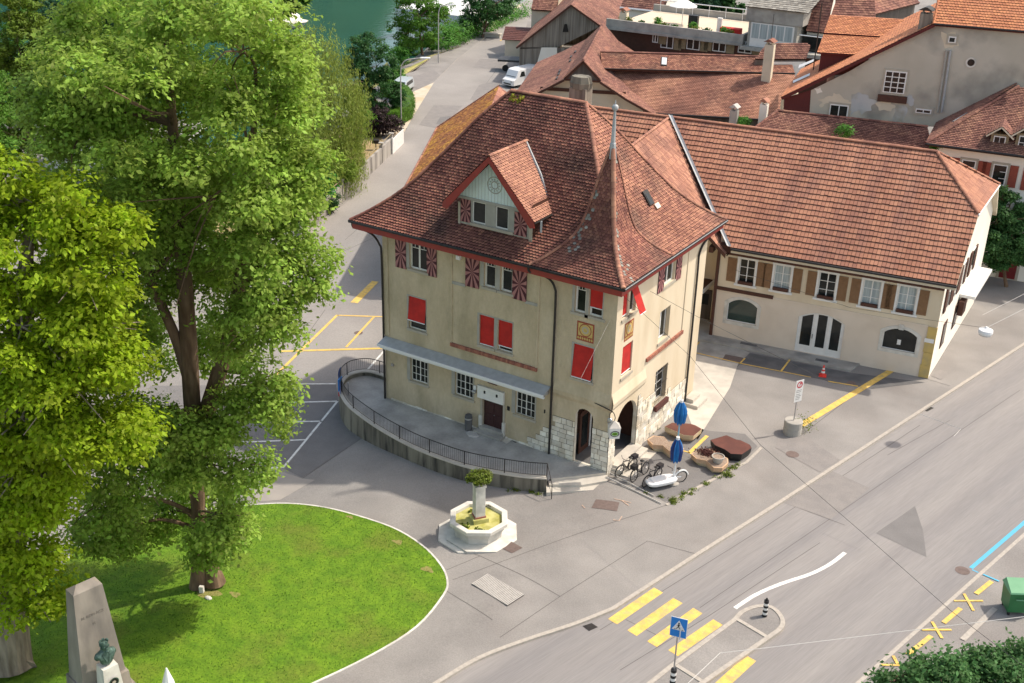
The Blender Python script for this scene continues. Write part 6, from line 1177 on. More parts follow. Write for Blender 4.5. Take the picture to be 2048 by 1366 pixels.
# stuccoed house with new orange roof
Og = thing('orange_roof_house', 'old stucco house with stained grey wall and bright orange new roof', 'house', (-3, 52, 0)); on = A(sin(radians(12)), -cos(radians(12)), 0); op = (at(1640, 226, 9.8)-on*1.2, on); ou = A(cos(radians(12)), sin(radians(12)), 0)
q = MB(); st = onp(op, (1619, 182), (1700, 142), (1750, 112), (1862, 52), (2060, 52), (2060, 260), (1617, 245)); q.face(st, 'plaster_old'); q.build('stucco_wall', Og); zt2 = st[3][2]
q = MB(); wd_ = onp((op[0]+on*.02, on), (1568, 196), (1622, 180), (1618, 240), (1566, 240)); q.face(wd_, 'wood_red'); q.build('timber_wall', Og)
q = MB(); c_ = op[0]+on*.012
for px_, m in ((((1630, 178), (1640, 176), (1644, 184), (1634, 187)), 'plaster_white'), (((1706, 192), (1718, 187), (1738, 190), (1750, 201), (1744, 215), (1728, 227), (1712, 222), (1700, 230), (1697, 214)), 'plaster_peeled'), (((1810, 190), (1824, 190), (1828, 205), (1822, 212), (1812, 205)), 'plaster_peeled'), (((1790, 212), (1808, 208), (1815, 225), (1806, 245), (1788, 240)), 'plaster_peeled'), (((1640, 200), (1660, 192), (1672, 186), (1690, 198), (1700, 206), (1694, 218), (1680, 208), (1655, 206), (1645, 214)), 'plaster_cream'), (((1750, 205), (1775, 200), (1790, 210), (1782, 222), (1760, 220)), 'plaster_cream'), (((1885, 66), (1910, 66), (1914, 90), (1905, 98), (1886, 92)), 'plaster_cream')):
    cc2 = A(*[sum(v) / len(px_) for v in zip(*px_)]); pts = [(A(*v)+A(*px_[(i_+1) % len(px_)])*k_-A(*v)*k_) for i_, v in enumerate(px_) for k_ in (0, .33, .66)]; pts = [cc2+(v-cc2)*(1+random.uniform(-.22, .25)) for v in pts]; q.face(onp((c_+on*.004*random.random(), on), *[tuple(v[:2]) for v in spline([(*v, 0) for v in pts+[pts[0]]], 3)]), m); q.build('plaster_patch', Og); q = MB()

FO = (op[0]*A(1, 1, 0), ou, on); so_ = lambda x, y: ((onpl(op[0], on, x, y)-FO[0])@ou, onpl(op[0], on, x, y)[2])
for (x0, y0, x1, y1, c__, r__) in ((1772, 140, 1808, 188, 3, 4), (1661, 207, 1694, 240, 2, 1), (1832, 216, 1862, 228, 2, 1), (1898, 72, 1911, 86, 1, 1)):
    s0, zt_ = so_(x0, y0); s1, zb_ = so_(x1, y1); f = MB(); f.fbox(FO, s0-.15, s1+.15, zb_-.15, zt_+.15, .0, .05, 'sandstone'); f.fbox(FO, s0, s1, zb_, zt_, .05, .08, 'white_paint'); wo = f.build('window', Og)
    for i in range(c__):
        for j in range(r__): a, b = s0+.08+(s1-s0-.1)*i/c__, s0-.02+(s1-s0-.1)*(i+1)/c__+.05; d, g_ = zb_+.07+(zt_-zb_-.1)*j/r__, zb_+(zt_-zb_-.1)*(j+1)/r__; f = MB(); f.fbox(FO, a, b-.03, d, g_, .08, .085, 'glass'); f.build('pane', wo)
    if c__ == 3: f = MB(); f.fbox(FO, s0-.3, s1+.3, zb_-.75, zb_-.2, 0, .12, 'wood_brown'); f.build('sill', wo)
s_, z_ = so_(1942, 125); f = MB(); V = lambda r, t, d: FO[0]+ou*(s_+r*cos(t))+on*d+A(0, 0, z_+r*sin(t))
for k in range(20): t0, t1 = 2*pi*k/20, 2*pi*(k+1)/20; f.face([V(.4, t0, .05), V(.4, t1, .05), V(.27, t1, .05), V(.27, t0, .05)], 'white_stone')
wo = f.build('round_window', Og); f = MB(); f.face([V(.28, 2*pi*k/20, .04) for k in range(20)], 'glass'); f.build('pane', wo)
for dx in (0, 8): f = MB(); a, b = onp((op[0]+on*.12, on), (1893+dx, 101), (1875+dx, 225)); f.tube([a, b], .09, 'zinc' if dx else 'grey_frame', 6); f.build('downpipe', Og)
q = MB(); r0, r1, r2 = [v+on*.35 for v in onp(op, (1563, 193), (1735, 118), (1868, 46))]; bk = -on*12; roofplane(q, [r0+bk, r0, r2, r2+bk], .24, .26, 'tile_orange', 'tile_under', 3, thick=.25, mt='wood_red')
r3 = r2+ou*9; roofplane(q, [r2, r3, r3-on*6+A(0, 0, 5), r2-on*6+A(0, 0, 5)], .24, .26, 'tile_orange', 'tile_under', 3, thick=.25, mt='wood_red'); caps(q, [r2, r2-on*6+A(0, 0, 5)], 'tile_orange', .1); q.build('roof', Og)
q = MB(); q.tube([r2+A(0, 0, -.02), r3+A(0, 0, -.02)], .09, 'dark_metal', 6); q.build('gutter', Og)
rn = np.cross(r2-r0, bk); rn /= np.linalg.norm(rn); rn = rn if rn[2] > 0 else -rn; orp = (r0+rn*.09, rn)
for px_ in (((1598, 130), (1628, 118), (1627, 123), (1597, 136)), ((1586, 161), (1620, 146), (1619, 151), (1586, 166))): q = MB(); q.face(onp(orp, *px_), 'white_metal'); q.build('skylight', Og)
d0 = onpl(orp[0], rn, 1637, 142); zc_ = above(d0, 1637, 104); q = MB(); E0 = A(d0[0], d0[1], zc_); dv = on*0+ou; E1 = onpl(E0, on, 1738, 110); rise = -on*3.2+A(0, 0, .9)
roofplane(q, [E0-ou*.3+on*.3, E1+on*.3, E1+rise+ou*1.4, E0-ou*.3+rise], .24, .26, 'tile_orange', 'tile_under', 3, thick=.12, mt='wood_red'); rise2 = rise*1.1; E2 = E0+rise+A(0, 0, .12); roofplane(q, [E2-ou*.3, E1+rise+ou*1.6+A(0, 0, .12), E1+rise+rise2+ou*2.2, E2-ou*.3+rise2], .24, .26, 'tile_orange', 'tile_under', 3, thick=.12, mt='wood_red')
q.face([E0-A(0, 0, 2), E1-A(0, 0, 1.5), E1-A(0, 0, .13), E0-A(0, 0, .13)], 'wood_red'); q.face([E0-A(0, 0, 2.5), E0-A(0, 0, .13), E0+rise-A(0, 0, .13), E0+rise-A(0, 0, 2)], 'wood_red'); q.build('dormer', Og)
c = onpl(orp[0], rn, 1850, 50); chimney('chimney', '', c, .9, c[2]-1, above(c, 1853, 26), 'timber_grey', Og, 'dark_metal'); q = MB(); q.tube([E0+A(-.4, -.2, -1.5), E0+A(-.4, -.2, 4)], .05, 'dark_metal', 5); q.build('vent_pipe', Og)
q = MB(); q.face([r0+bk-A(0, 0, .3), r0-A(0, 0, .3)-on*.4, A(*(r0-on*.4)[:2], -1), A(*(r0+bk)[:2], -1)], 'plaster_cream'); q.build('side_wall', Og)
# house with dormers on the right
Dh = thing('dormer_house', 'white house with rust red shutters and brown hipped roof carrying small dormers', 'house', (12, 46, 0)); da = radians(8); dn = A(sin(da), -cos(da), 0); du = A(cos(da), sin(da), 0); dp0 = at(2000, 556, 0); FD_ = (dp0, du, dn); ov = dp0+dn*.8
ea = onpl(ov, dn, 1851, 287); eb = onpl(ov, dn, 2048, 320)+du*6; ze_ = ea[2]; eb[2] = ze_; top = onpl(dp0-dn*6, dn, 2036, 174); zt_ = top[2]; q = MB()
roofplane(q, [ea, eb, A(*(eb-dn*6.8)[:2], zt_), top], .2, .19, 'tile_brown', 'tile_under', 3, thick=.2, mt='wood_brown')
lb = ea-dn*14; roofplane(q, [lb, ea, top, A(*(top-dn*6)[:2], zt_+.3)], .2, .19, 'tile_brown', 'tile_under', 3, thick=.2, mt='wood_brown'); caps(q, [ea+A(0, 0, .05), top+A(0, 0, .06)], 'tile_brown', .15, .45); q.build('roof', Dh)
q = MB(); q.tube([ea+dn*.08, eb+dn*.08], .09, 'dark_metal', 6); q.build('gutter', Dh)
q = MB(); sa0 = (ea-dp0)@du+.8; q.fbox(FD_, sa0, sa0+16, -.2, ze_-.1, -10, 0, 'plaster_white'); q.build('wall', Dh); sd_ = lambda x, y: ((onpl(dp0, dn, x, y)-dp0)@du, onpl(dp0, dn, x, y)[2])
for i, (x0, y0, x1, y1) in enumerate(((1925, 318, 1950, 345), (1988, 327, 2014, 360), (2070, 340, 2095, 372))):
    s0, zt_ = sd_(x0, y0); s1, zb_ = sd_(x1, y1); zb_ = zt_-1.55; s1 = s0+1.0; f = MB(); f.fbox(FD_, s0-.15, s1+.15, zb_-.15, zt_+.15, 0, .05, 'sandstone'); f.fbox(FD_, s0, s1, zb_, zt_, .05, .07, 'white_paint'); wo = f.build('window', Dh); f = MB(); f.fbox(FD_, s0+.08, s1-.08, zb_+.08, zt_-.08, .07, .08, 'glass'); f.build('pane', wo)
    for k in range(1, 3): f = MB(); f.fbox(FD_, s0+.5, s1-.05, zb_+k*.5, zb_+k*.5+.04, .08, .095, 'white_paint'); f.build('glazing_bar', wo)
    for a in (s0-.75, s1+.17): f = MB(); f.fbox(FD_, a, a+.58, zb_-.05, zt_+.05, .03, .09, 'shutter_rust'); f.build('shutter', Dh)
s0, z1_ = sd_(2008, 500); q = MB(); q.fbox(FD_, s0-.2, s0+1.35, -.1, 2.5, 0, .08, 'sandstone'); q.fbox(FD_, s0, s0+1.15, .1, 2.3, .08, .1, 'door_red'); q.build('door', Dh); q = MB(); q.fbox(FD_, s0-.6, s0+3, 2.7, 2.95, 0, .9, 'plaster_cream'); q.build('canopy', Dh); q = MB(); q.fbox(FD_, s0-3.2, s0-2.2, .9, 2.6, .02, .07, 'shutter_brown'); q.build('shutter', Dh)
for px in (1995, 2046):
    c = onpl(ov-dn*1.0, dn, px, 300); zf_ = above(c, px, 303); fr = (A(c[0], c[1], 0), du, dn); q = MB(); q.fbox(fr, -.62, .62, zf_-.3, zf_+1.3, -2.5, 0, 'shutter_olive'); dm_ = q.build('dormer', Dh); q = MB(); q.fbox(fr, -.42, .42, zf_+.15, zf_+1.15, 0, .05, 'white_paint'); wo = q.build('window', dm_)
    for i in (0, 1):
        for j in (0, 1): q = MB(); q.fbox(fr, -.35+i*.37, -.02+i*.37, zf_+.22+j*.45, zf_+.62+j*.45, .05, .06, 'glass'); q.build('pane', wo)
    q = MB(); Ov, Uv, Nv = fr; V = lambda s, d, z: Ov+Uv*s+Nv*d+A(0, 0, z)
    for sg in (1, -1): pp = [V(sg*1.0, .35, zf_+1.15), V(sg*1.0, -2.6, zf_+1.15), V(0, -3.2, zf_+1.95), V(0, .35, zf_+1.95)]; roofplane(q, pp if sg > 0 else [pp[1], pp[0], pp[3], pp[2]], .22, .2, 'tile_brown', 'tile_under', 2, thick=.12, mt='plaster_cream')
    q.build('dormer_roof', dm_); q = MB(); q.hexa([V(s, d, z) for z in (zf_-.1, zf_+.02) for s, d in ((-1.0, .35), (.9, .35), (.9, 0), (-1.0, 0))], 'zinc'); q.build('apron', dm_)
q = MB()
for px, py in ((1975, 152), (2000, 160), (1960, 178), (1930, 210), (1985, 195), (1985, 140), (1920, 235)):
    n_ = np.cross(top-ea, lb-ea); n_ /= np.linalg.norm(n_); n_ = n_ if n_[2] > 0 else -n_; c = onpl(ea+n_*.1, n_, px, py); d = (top-ea)/np.linalg.norm(top-ea); f_ = np.cross(n_, d); q.hexa([c+d*a*.7+f_*b*.1+n_*k for k in (0, .05) for a, b in ((-1, -1), (1, -1), (1, 1), (-1, 1))], 'zinc')
q.build('snow_guard', Dh)
# far roofs at the top
def far_house(lab, pa, pb, z, run, rise, m, wallm, px=0):
    a, b = at(*pa, z), at(*pb, z); t = thing('far_house', lab, 'house', (*a[:2], 0)); d = (b-a)/np.linalg.norm(b-a); n_ = A(-d[1], d[0], 0); n_ = n_ if n_@FWD0 > 0 else -n_
    if n_ @ A(d[1], -d[0], 0) > 0: a, b = b, a
    q = MB(); c, d_ = b+n_*run+A(0, 0, rise), a+n_*run+A(0, 0, rise); roofplane(q, [a, b, c, d_], .3, .3, m, 'tile_under', 3, thick=.2, mt='wood_brown'); roofplane(q, [b+n_*2*run, a+n_*2*run, d_, c], .6, .6, m, 'tile_under', 2); q.build('roof', t)
    q = MB(); ring_ = [v-A(0, 0, .2) for v in (a+n_*.5, b+n_*.5, b+n_*(2*run-.5), a+n_*(2*run-.5))]; body(q, ring_, wallm)
    for p_, q_, r_ in ((ring_[1], ring_[2], c), (ring_[3], ring_[0], d_)): q.face([p_, q_, r_-A(0, 0, .3)], wallm)
    q.build('wall', t); return t, (a, b)
FWD0 = A(-.526, .851, 0)
far_house('brown roof of a distant house behind the timber barn', (1062, 19), (1112, 22), 5, 5, 4, 'tile_brown', 'plaster_cream')
t_, (a, b) = far_house('brown roofed house with white wall behind the roof terrace', (1240, 15), (1322, 24), 9.5, 5, 4, 'tile_brown', 'plaster_white'); q = MB(); q.tube([a, b], .12, 'white_metal', 5); q.build('gutter', t_)
far_house('distant house with stepped brown tiled roof left of the bright orange roof', (1655, 42), (1752, 46), 12.5, 6, 5, 'tile_brown', 'timber_dark')
far_house('long dark brown roof running up behind the orange roof', (1745, 30), (1840, 6), 13, 5, 4, 'tile_brown', 'timber_dark')
far_house('steep brown roof beside the glazed porch of the terrace house', (1612, 62), (1650, 66), 11.5, 2.5, 4, 'tile_brown', 'plaster_white')
# villa behind the trees
Vl = thing('white_villa', 'white villa with grey brown roof half hidden behind the lime tree', 'house', at(150, 300)); q = MB(); vp = plane3((45, 236, 3.4), (85, 262, 3.4), (150, 215, 5.6)); a, b = at(42, 236, 3.4), at(300, 330, 3.4); d = (b-a)/np.linalg.norm(b-a); nrm = A(-d[1], d[0], 0); rp = [a, b, b+nrm*6+A(0, 0, 2.4), a+nrm*6+A(0, 0, 2.4)]; roofplane(q, rp, .35, .3, 'tile_grey', 'tile_under', 2, thick=.25, mt='white_paint'); q.build('roof', Vl)
q = MB(); q.hexa([v+A(0, 0, z) for z in (-.35, .02) for v in (a, b, b+nrm*.1, a+nrm*.1)], 'white_paint'); q.hexa([v+A(0, 0, z) for z in (-.35, .02) for v in (a, a+d*.1, a+d*.1+nrm*6, a+nrm*6)], 'white_paint'); q.build('eaves_board', Vl); q = MB(); body(q, [a+d*1.5+nrm*.8-A(0, 0, .3), b+nrm*.8-A(0, 0, .3), b+nrm*7, a+d*1.5+nrm*7], 'white_paint'); q.build('wall', Vl)
# garden wall, gate, hedge side things
Gw = thing('garden_wall', 'stained grey concrete garden wall with posts along the street', 'wall', at(690, 410)); gl = [(620, 462), (634, 447), (683, 398), (691, 408), (726, 362), (762, 328), (783, 305)]; gl = [at(*q_) for q_ in ((600, 485), (640, 440), (684, 402), (727, 360), (763, 325), (783, 305))]
for i in range(5):
    a, b = gl[i], gl[i+1]; d = (b-a)/np.linalg.norm(b-a); nrm = A(-d[1], d[0], 0)*.12; q = MB(); q.hexa([a-nrm-A(0, 0, .3), b-nrm-A(0, 0, .3), b+nrm-A(0, 0, .3), a+nrm-A(0, 0, .3)]+[a-nrm+A(0, 0, 1.55), b-nrm+A(0, 0, 1.55), b+nrm+A(0, 0, 1.55), a+nrm+A(0, 0, 1.55)], 'fence_concrete'); q.build('wall_panel', Gw); q = MB(); q.box(b+A(0, 0, .95), (.34, .34, 2.0), 'fence_concrete', .4); q.box(b+A(0, 0, 2.0), (.45, .45, .12), 'concrete', .4); q.build('post', Gw); q = MB(); q.tube([a+A(0, 0, 1.95), b+A(0, 0, 1.95)], .05, 'shutter_olive', 5); q.build('top_rail', Gw)
Gt = thing('white_gate', 'white solid garden gate panel at the end of the concrete wall', 'gate', at(795, 300)); a, b = at(785, 308), at(807, 286); d = (b-a)/np.linalg.norm(b-a); nrm = A(-d[1], d[0], 0)*.05; q = MB(); q.hexa([v+A(0, 0, z) for z in (0, 1.5) for v in (a-nrm, b-nrm, b+nrm, a+nrm)], 'white_paint'); q.build('gate_panel', Gt); q = MB(); q.box(a+A(0, 0, .85), (.14, .14, 1.7), 'white_paint', .4); q.build('post', Gt)
q = MB(); c = at(752, 300); q.box(c+A(0, 0, .9), (.7, .5, .35), 'dark_metal', .5); q.tube([c, c+A(0, 0, .8)], .05, 'dark_metal', 5); tag(q.build('letter_box'), 'dark letter box on a post behind the concrete garden wall', 'letter box')
q = MB(); c = at(985, 75); d = A(-.39, .92, 0); q.box(c+A(0, 0, .3), (2.4, .6, .5), 'concrete_pale', 0.3); q.box(c+A(0, 0, .62), (2.7, .9, .14), 'concrete_pale', .3); tag(q.build('stone_bench'), 'pale concrete bench at the end of the riverside hedge', 'bench')
# vehicles
def car(name, lab, c, ang, L, W2, Hh, m, van=False, hood=.2):
    t = thing(name, lab, 'van' if van else 'car', c); f = A(cos(ang), sin(ang), 0); s = A(-sin(ang), cos(ang), 0); P = lambda x, y, z: c+f*x*L/2+s*y*W2/2+A(0, 0, z); q = MB()
    pro = [(-1, .35), (-1, Hh*.55), (-.96, Hh*.62), (-.9, Hh*.95), (-.8, Hh), (.35, Hh), (.5, Hh*.95), (.72, Hh*.6), (.96, Hh*.5), (1, Hh*.4), (1, .3)] if not van else [(-1, .4), (-1, Hh*.9), (-.96, Hh), (.5, Hh), (.62, Hh*.94), (.8, Hh*.55), (.98, Hh*.44), (1, Hh*.35), (1, .35)]
    n = len(pro); V = []
    for y, k in ((-1, .0), (-.86, 0), (.86, 0), (1, 0)):
        for x, z in pro: kk = (1 if abs(y) < .9 else .94); V.append(P(x*kk, y*(1-.1*max(0, (z-Hh*.55)/(Hh*.45)) if abs(y) > .9 else 1), z if abs(y) < .9 or z < Hh*.6 else z-.06))
    q.idx(V, [(j*n+i, j*n+i+1, (j+1)*n+i+1, (j+1)*n+i) for j in range(3) for i in range(n-1)]+[tuple(range(n)), tuple(range(3*n, 4*n))], m); q.build('car_body', t); q = MB()
    ws = (.52, .78) if van else (.52, .7); zz = (Hh*.92, Hh*.6) if van else (Hh*.93, Hh*.64); q.face([P(ws[0], -.74, zz[0]+.03), P(ws[0], .74, zz[0]+.03), P(ws[1], .8, zz[1]+.03), P(ws[1], -.8, zz[1]+.03)], 'glass'); q.build('windscreen', t)
    for y in (-1, 1): q = MB(); a0, b0 = (.2, .56) if van else (-.75, .5); q.face([P(a0, y*.995, Hh*.6), P(b0, y*.995, Hh*.6), P(b0-.12, y*.95, Hh*.88), P(a0+.05, y*.95, Hh*.88)], 'glass'); q.build('side_window', t)
    for x in (-.62, .62):
        for y in (-.9, .9): q = MB(); q.tube([P(x, y-.08, .33), P(x, y+.08, .33)], .33, 'rubber', 14); q.build('wheel', t)
    for y in (-.7, .7): q = MB(); q.box(P(.985, y, Hh*.38), (.12, .3, .18), 'grating', ang); q.build('headlight', t)
    q = MB(); q.box(P(1.0, 0, Hh*.24), (.06, W2*.6, .16), 'black', ang); q.build('grille', t); return t
cc = at(805, 183); car('parked_car', 'pale silver car parked on the sandy strip by the round hedge', cc, radians(-70), 4.3, 1.8, 1.5, 'car_silver'); vv = at(1030, 176); car('white_van', 'white van parked beside the half-hipped house with its front to the street', (at(1016, 178)+at(1072, 160))/2, radians(-101), 5.6, 2.0, 2.2, 'car_white', True)
Tr = thing('flat_trailer', 'black flat trailer with odds and ends behind the white van', 'trailer', at(1045, 145)); tc = at(1042, 142)-A(1.5, 2, 0); q = MB(); q.box(tc+A(1.5, 2.0, 1.5), (6, 2.6, .25), 'trailer_black', radians(25)); q.build('deck', Tr); q = MB(); q.box(tc+A(3.2, 3.2, 1.8), (2, 1.6, .3), 'asphalt_tone', radians(25)); q.build('load', Tr)
for k in (-1.6, 1.6): q = MB(); q.tube([tc+A(1.5+k, 1+k*.3, .4), tc+A(1.4+k, 1.3+k*.3, .4)], .4, 'rubber', 12); q.build('wheel', Tr)
Ct = thing('porch_roof', 'small rust brown porch roof on a pale base at the timber barn', 'porch', at(1035, 120)); pc = at(1033, 112)-A(1.2, 2.6, 0); q = MB(); q.box(pc+A(1.2, 2.6, 1.2), (3.0, 3, 2.6), 'plaster_cream', radians(25)); q.build('wall', Ct); q = MB(); o_ = pc+A(1.2, 2.6, 2.5); ff = A(cos(radians(25)), sin(radians(25)), 0); ss = A(-ff[1], ff[0], 0); roofplane(q, [o_-ff*1.9-ss*1.8, o_+ff*1.9-ss*1.8, o_+ff*1.9+ss*1.8+A(0, 0, 1.2), o_-ff*1.9+ss*1.8+A(0, 0, 1.2)], .4, .5, 'rust_top', 'tile_under', 2); q.build('roof', Ct)
# riverside
Bt = thing('moored_boat', 'white boat with round canopy on the green river', 'boat', at(585, 45, -3.2)); b = at(575, 52, -3.3); q = MB(); f = A(.5, .86, 0); f = A(.9, .43, 0); s = A(-f[1], f[0], 0); V = []
for z, k in ((-.1, .8), (.9, 1)):
    for t in np.linspace(0, 2*pi, 25)[:-1]: V.append(b+f*(5.5*k*cos(t)-2)+s*2.2*k*np.sign(sin(t))*abs(sin(t))**.7+A(0, 0, z))
q.idx(V, [(i, (i+1) % 24, 24+(i+1) % 24, 24+i) for i in range(24)]+[tuple(range(24, 48))], 'plaster_white'); q.build('hull', Bt); q = MB(); q.ball(b-f*2+A(0, 0, .9), (4.6, 4.0, 1.9), 'plaster_white', 16); q.build('canopy', Bt)
tw = at(890, 48, -1.2); q = MB(); q.hexa([tw+A(x, y, z) for x, y, z in ((-6, -5, -1), (7, -2, -1), (5, 12, -1), (-8, 9, -1), (-6, -5, 2.5), (7, -2, 2.0), (1, 5.5, 5.2), (-3, 4.5, 5.2))], 'tent_white'); tag(q.build('white_tent'), 'large white marquee between the trees beside the river', 'tent')
tw = at(915, 20, -1.2); q = MB(); q.hexa([tw+A(x, y, z) for x, y, z in ((-7, 0, -1), (7, 3, -1), (4, 16, -1), (-9, 13, -1), (-7, 0, 4.5), (7, 3, 4.5), (3, 12, 7.5), (-6, 10, 7.5))], 'slate_blue'); tag(q.build('boat_shed'), 'shed with smooth grey blue roof behind the white marquee', 'shed')
# roof terrace things
TO = lambda s, d, z: FT[0]+FT[1]*s-FT[2]*d+A(0, 0, z)
st_ = [S_of(px, 52)[0] for px in (1330, 1362, 1440, 1316)]; zt_ = 9.8
q = MB(); c = TO(st_[0]-.5, 6, zt_); q.tube([c, c+A(0, 0, 2.4)], .05, 'white_metal', 6); q.lathe(c+A(0, 0, 2.0), [(1.6, 0), (.1, .8)], 'tent_white', 8); tag(q.build('white_parasol'), 'white parasol standing on the roof terrace', 'parasol')
q = MB(); q.box(TO(st_[1], 3.5, zt_+.8), (1.0, .6, 1.6), 'black', .1); tag(q.build('grill_cabinet'), 'black cabinet standing on the roof terrace', 'cabinet')
q = MB(); q.box(TO(st_[2], 3.5, zt_+.4), (2.2, .9, .7), 'blind_red', .1); q.box(TO(st_[2]-1.5, 4.0, zt_+.8), (.5, .4, 1.5), 'white_paint', .1); tag(q.build('lounge'), 'red lounge seat on the roof terrace', 'seat')
q = MB(); q.box(TO(st_[2]+4.5, 4, zt_+.55), (2.6, 1.6, 1.0), 'dark_metal', .1); tag(q.build('covered_table'), 'dark covered table near the penthouse on the roof terrace', 'table')
# ---------------------------------------------------------------- trees and plants
FWD = A(-.526, .851, 0)
def bl(base, px, py, r, dep=0, rz=None):
    "one lobe of a crown, placed at the tree's own distance plus dep metres"
    c = onpl(A(*base)+FWD*dep, FWD, px, py); k = np.linalg.norm(c-CAMO)/FPX; return (*c, r*k, r*k, (rz or r)*k)
def foliage(name, blobs, n, size, m, parent, seed=1, cl=14, spread=.28, droop=.35, inner=.22, flat=.6, willow=0, core=.62, asp=.62, sub=0):
    R = np.random.default_rng(seed); B = np.array(blobs, float)
    if sub:
        NB = []
        for b in B:
            for _ in range(int(5+(b[3]/sub)**2*1.5)):
                d = R.normal(size=3); d /= np.linalg.norm(d); q = R.uniform(.72, 1.0) if R.random() < .85 else R.uniform(.2, .6); s = sub*R.uniform(.65, 1.25); c = b[:3]+d*(b[3:]-s*.4)*q; NB.append((*c, s, s, s*.6))
        B = np.array(NB)
        P0 = np.array(blobs, float); keep = np.ones(len(B), bool)
        for b in P0: keep &= (np.linalg.norm((B[:, :3]-b[:3])/b[3:], axis=1) > .55) | (R.random(len(B)) < .3)
        B = B[keep]
    w_ = (B[:, 3]*B[:, 5]); w_ = w_/w_.sum(); nc = max(1, n//cl)
    k = R.choice(len(B), nc, p=w_); d = R.normal(size=(nc, 3)); d /= np.linalg.norm(d, axis=1)[:, None]
    r = np.where(R.random(nc) < inner, R.uniform(.35, .8, nc), R.uniform(.8, 1.06, nc))
    bump = 1+.10*np.sin(d[:, 0]*7+k)+.10*np.sin(d[:, 1]*8+2*k)+.08*np.sin(d[:, 2]*9+k); C = B[k, :3]+d*B[k, 3:]*(r*bump)[:, None]
    # drop clusters that lie deep inside another lobe
    keep = np.ones(nc, bool)
    for b in B:
        q = np.linalg.norm((C-b[:3])/b[3:], axis=1); keep &= (q > core) | (R.random(nc) < .12)
    C, d = C[keep], d[keep]; nc = len(C); ct = R.random(nc)
    idx = np.repeat(np.arange(nc), cl); N = len(idx); off = R.normal(size=(N, 3))*spread*np.array([1, 1, flat])
    if willow: off = R.normal(size=(N, 3))*np.array([.12, .12, 0])+np.array([0, 0, -1])*R.uniform(0, willow, N)[:, None]
    P = C[idx]+off; od = d[idx]; up = np.array([0, 0, 1.0])
    nrm = od*.45+up*.75+R.normal(size=(N, 3))*.45
    if willow: nrm = od+R.normal(size=(N, 3))*.6
    nrm /= np.linalg.norm(nrm, axis=1)[:, None]; ax = R.normal(size=(N, 3))*.7+od*.7-up*droop
    if willow: ax = -up+R.normal(size=(N, 3))*.18
    ax -= nrm*(ax*nrm).sum(1)[:, None]; ax /= np.linalg.norm(ax, axis=1)[:, None]+1e-9; sd_ = np.cross(nrm, ax); s = size*R.uniform(.5, 1.45, N)[:, None]; wd = s*(asp if not willow else .22)
    V = np.stack([P-ax*s*.5, P+sd_*wd*.5-ax*s*.05-nrm*s*.06, P+ax*s*.5-nrm*s*.12, P-sd_*wd*.5-ax*s*.05-nrm*s*.06], 1).reshape(-1, 3)
    me = bpy.data.meshes.new(name); me.vertices.add(4*N); me.vertices.foreach_set('co', V.ravel()); me.loops.add(4*N); me.loops.foreach_set('vertex_index', np.arange(4*N, dtype=np.int32)); me.polygons.add(N); me.polygons.foreach_set('loop_start', np.arange(0, 4*N, 4, dtype=np.int32)); me.polygons.foreach_set('loop_total', np.full(N, 4, np.int32)); me.materials.append(MATS[m])
    a = me.attributes.new('tint', 'FLOAT', 'FACE'); a.data.foreach_set('value', np.clip(ct[idx]*.65+R.random(N)*.35, 0, 1)); me.update(calc_edges=True)
    o = bpy.data.objects.new(name, me); COL.objects.link(o)
    if parent:
        o.parent = parent
        if parent.type == 'EMPTY': o.matrix_parent_inverse = Matrix.Translation(-parent.location)
    return o
def tree(name, lab, base, blobs, n, size, m, trunk, bark='bark', group=None, cat='tree', limbs=True, seed=1, **kw):
    t = thing(name, lab, cat, base, group); foliage('crown', blobs, n, size, m, t, seed, **kw); q = MB()
    for pts, rr in trunk: S = spline([A(*p) for p in pts], 4); q.tube(S, list(np.interp(np.linspace(0, 1, len(S)), np.linspace(0, 1, len(rr)), rr)), bark, 16)
    if limbs and trunk:
        rnd = random.Random(seed); S = [A(*p) for pts, _ in trunk for p in pts[1:]]
        for b in blobs:
            c = A(*b[:3]); s = min(S, key=lambda p: np.linalg.norm(p-c)+max(0, p[2]-c[2])*2); mid = (s+c)/2+A(rnd.uniform(-.4, .4), rnd.uniform(-.4, .4), .3); L = np.linalg.norm(c-s)
            if .4 < L < 4.2:
                q.tube(spline([s, mid, c], 3), [.055+.012*L]*3+[.035+.008*L]*3+[.02], bark, 6)
                for _ in range(4): e = c+A(rnd.gauss(0, 1), rnd.gauss(0, 1), rnd.gauss(0, .8))*A(*b[3:])*.55; q.tube(spline([mid*.4+c*.6, c*.6+e*.4+A(0, 0, .1), e], 2), [.04, .035, .03, .02, .012], bark, 5)
    q.build('trunk', t); return t
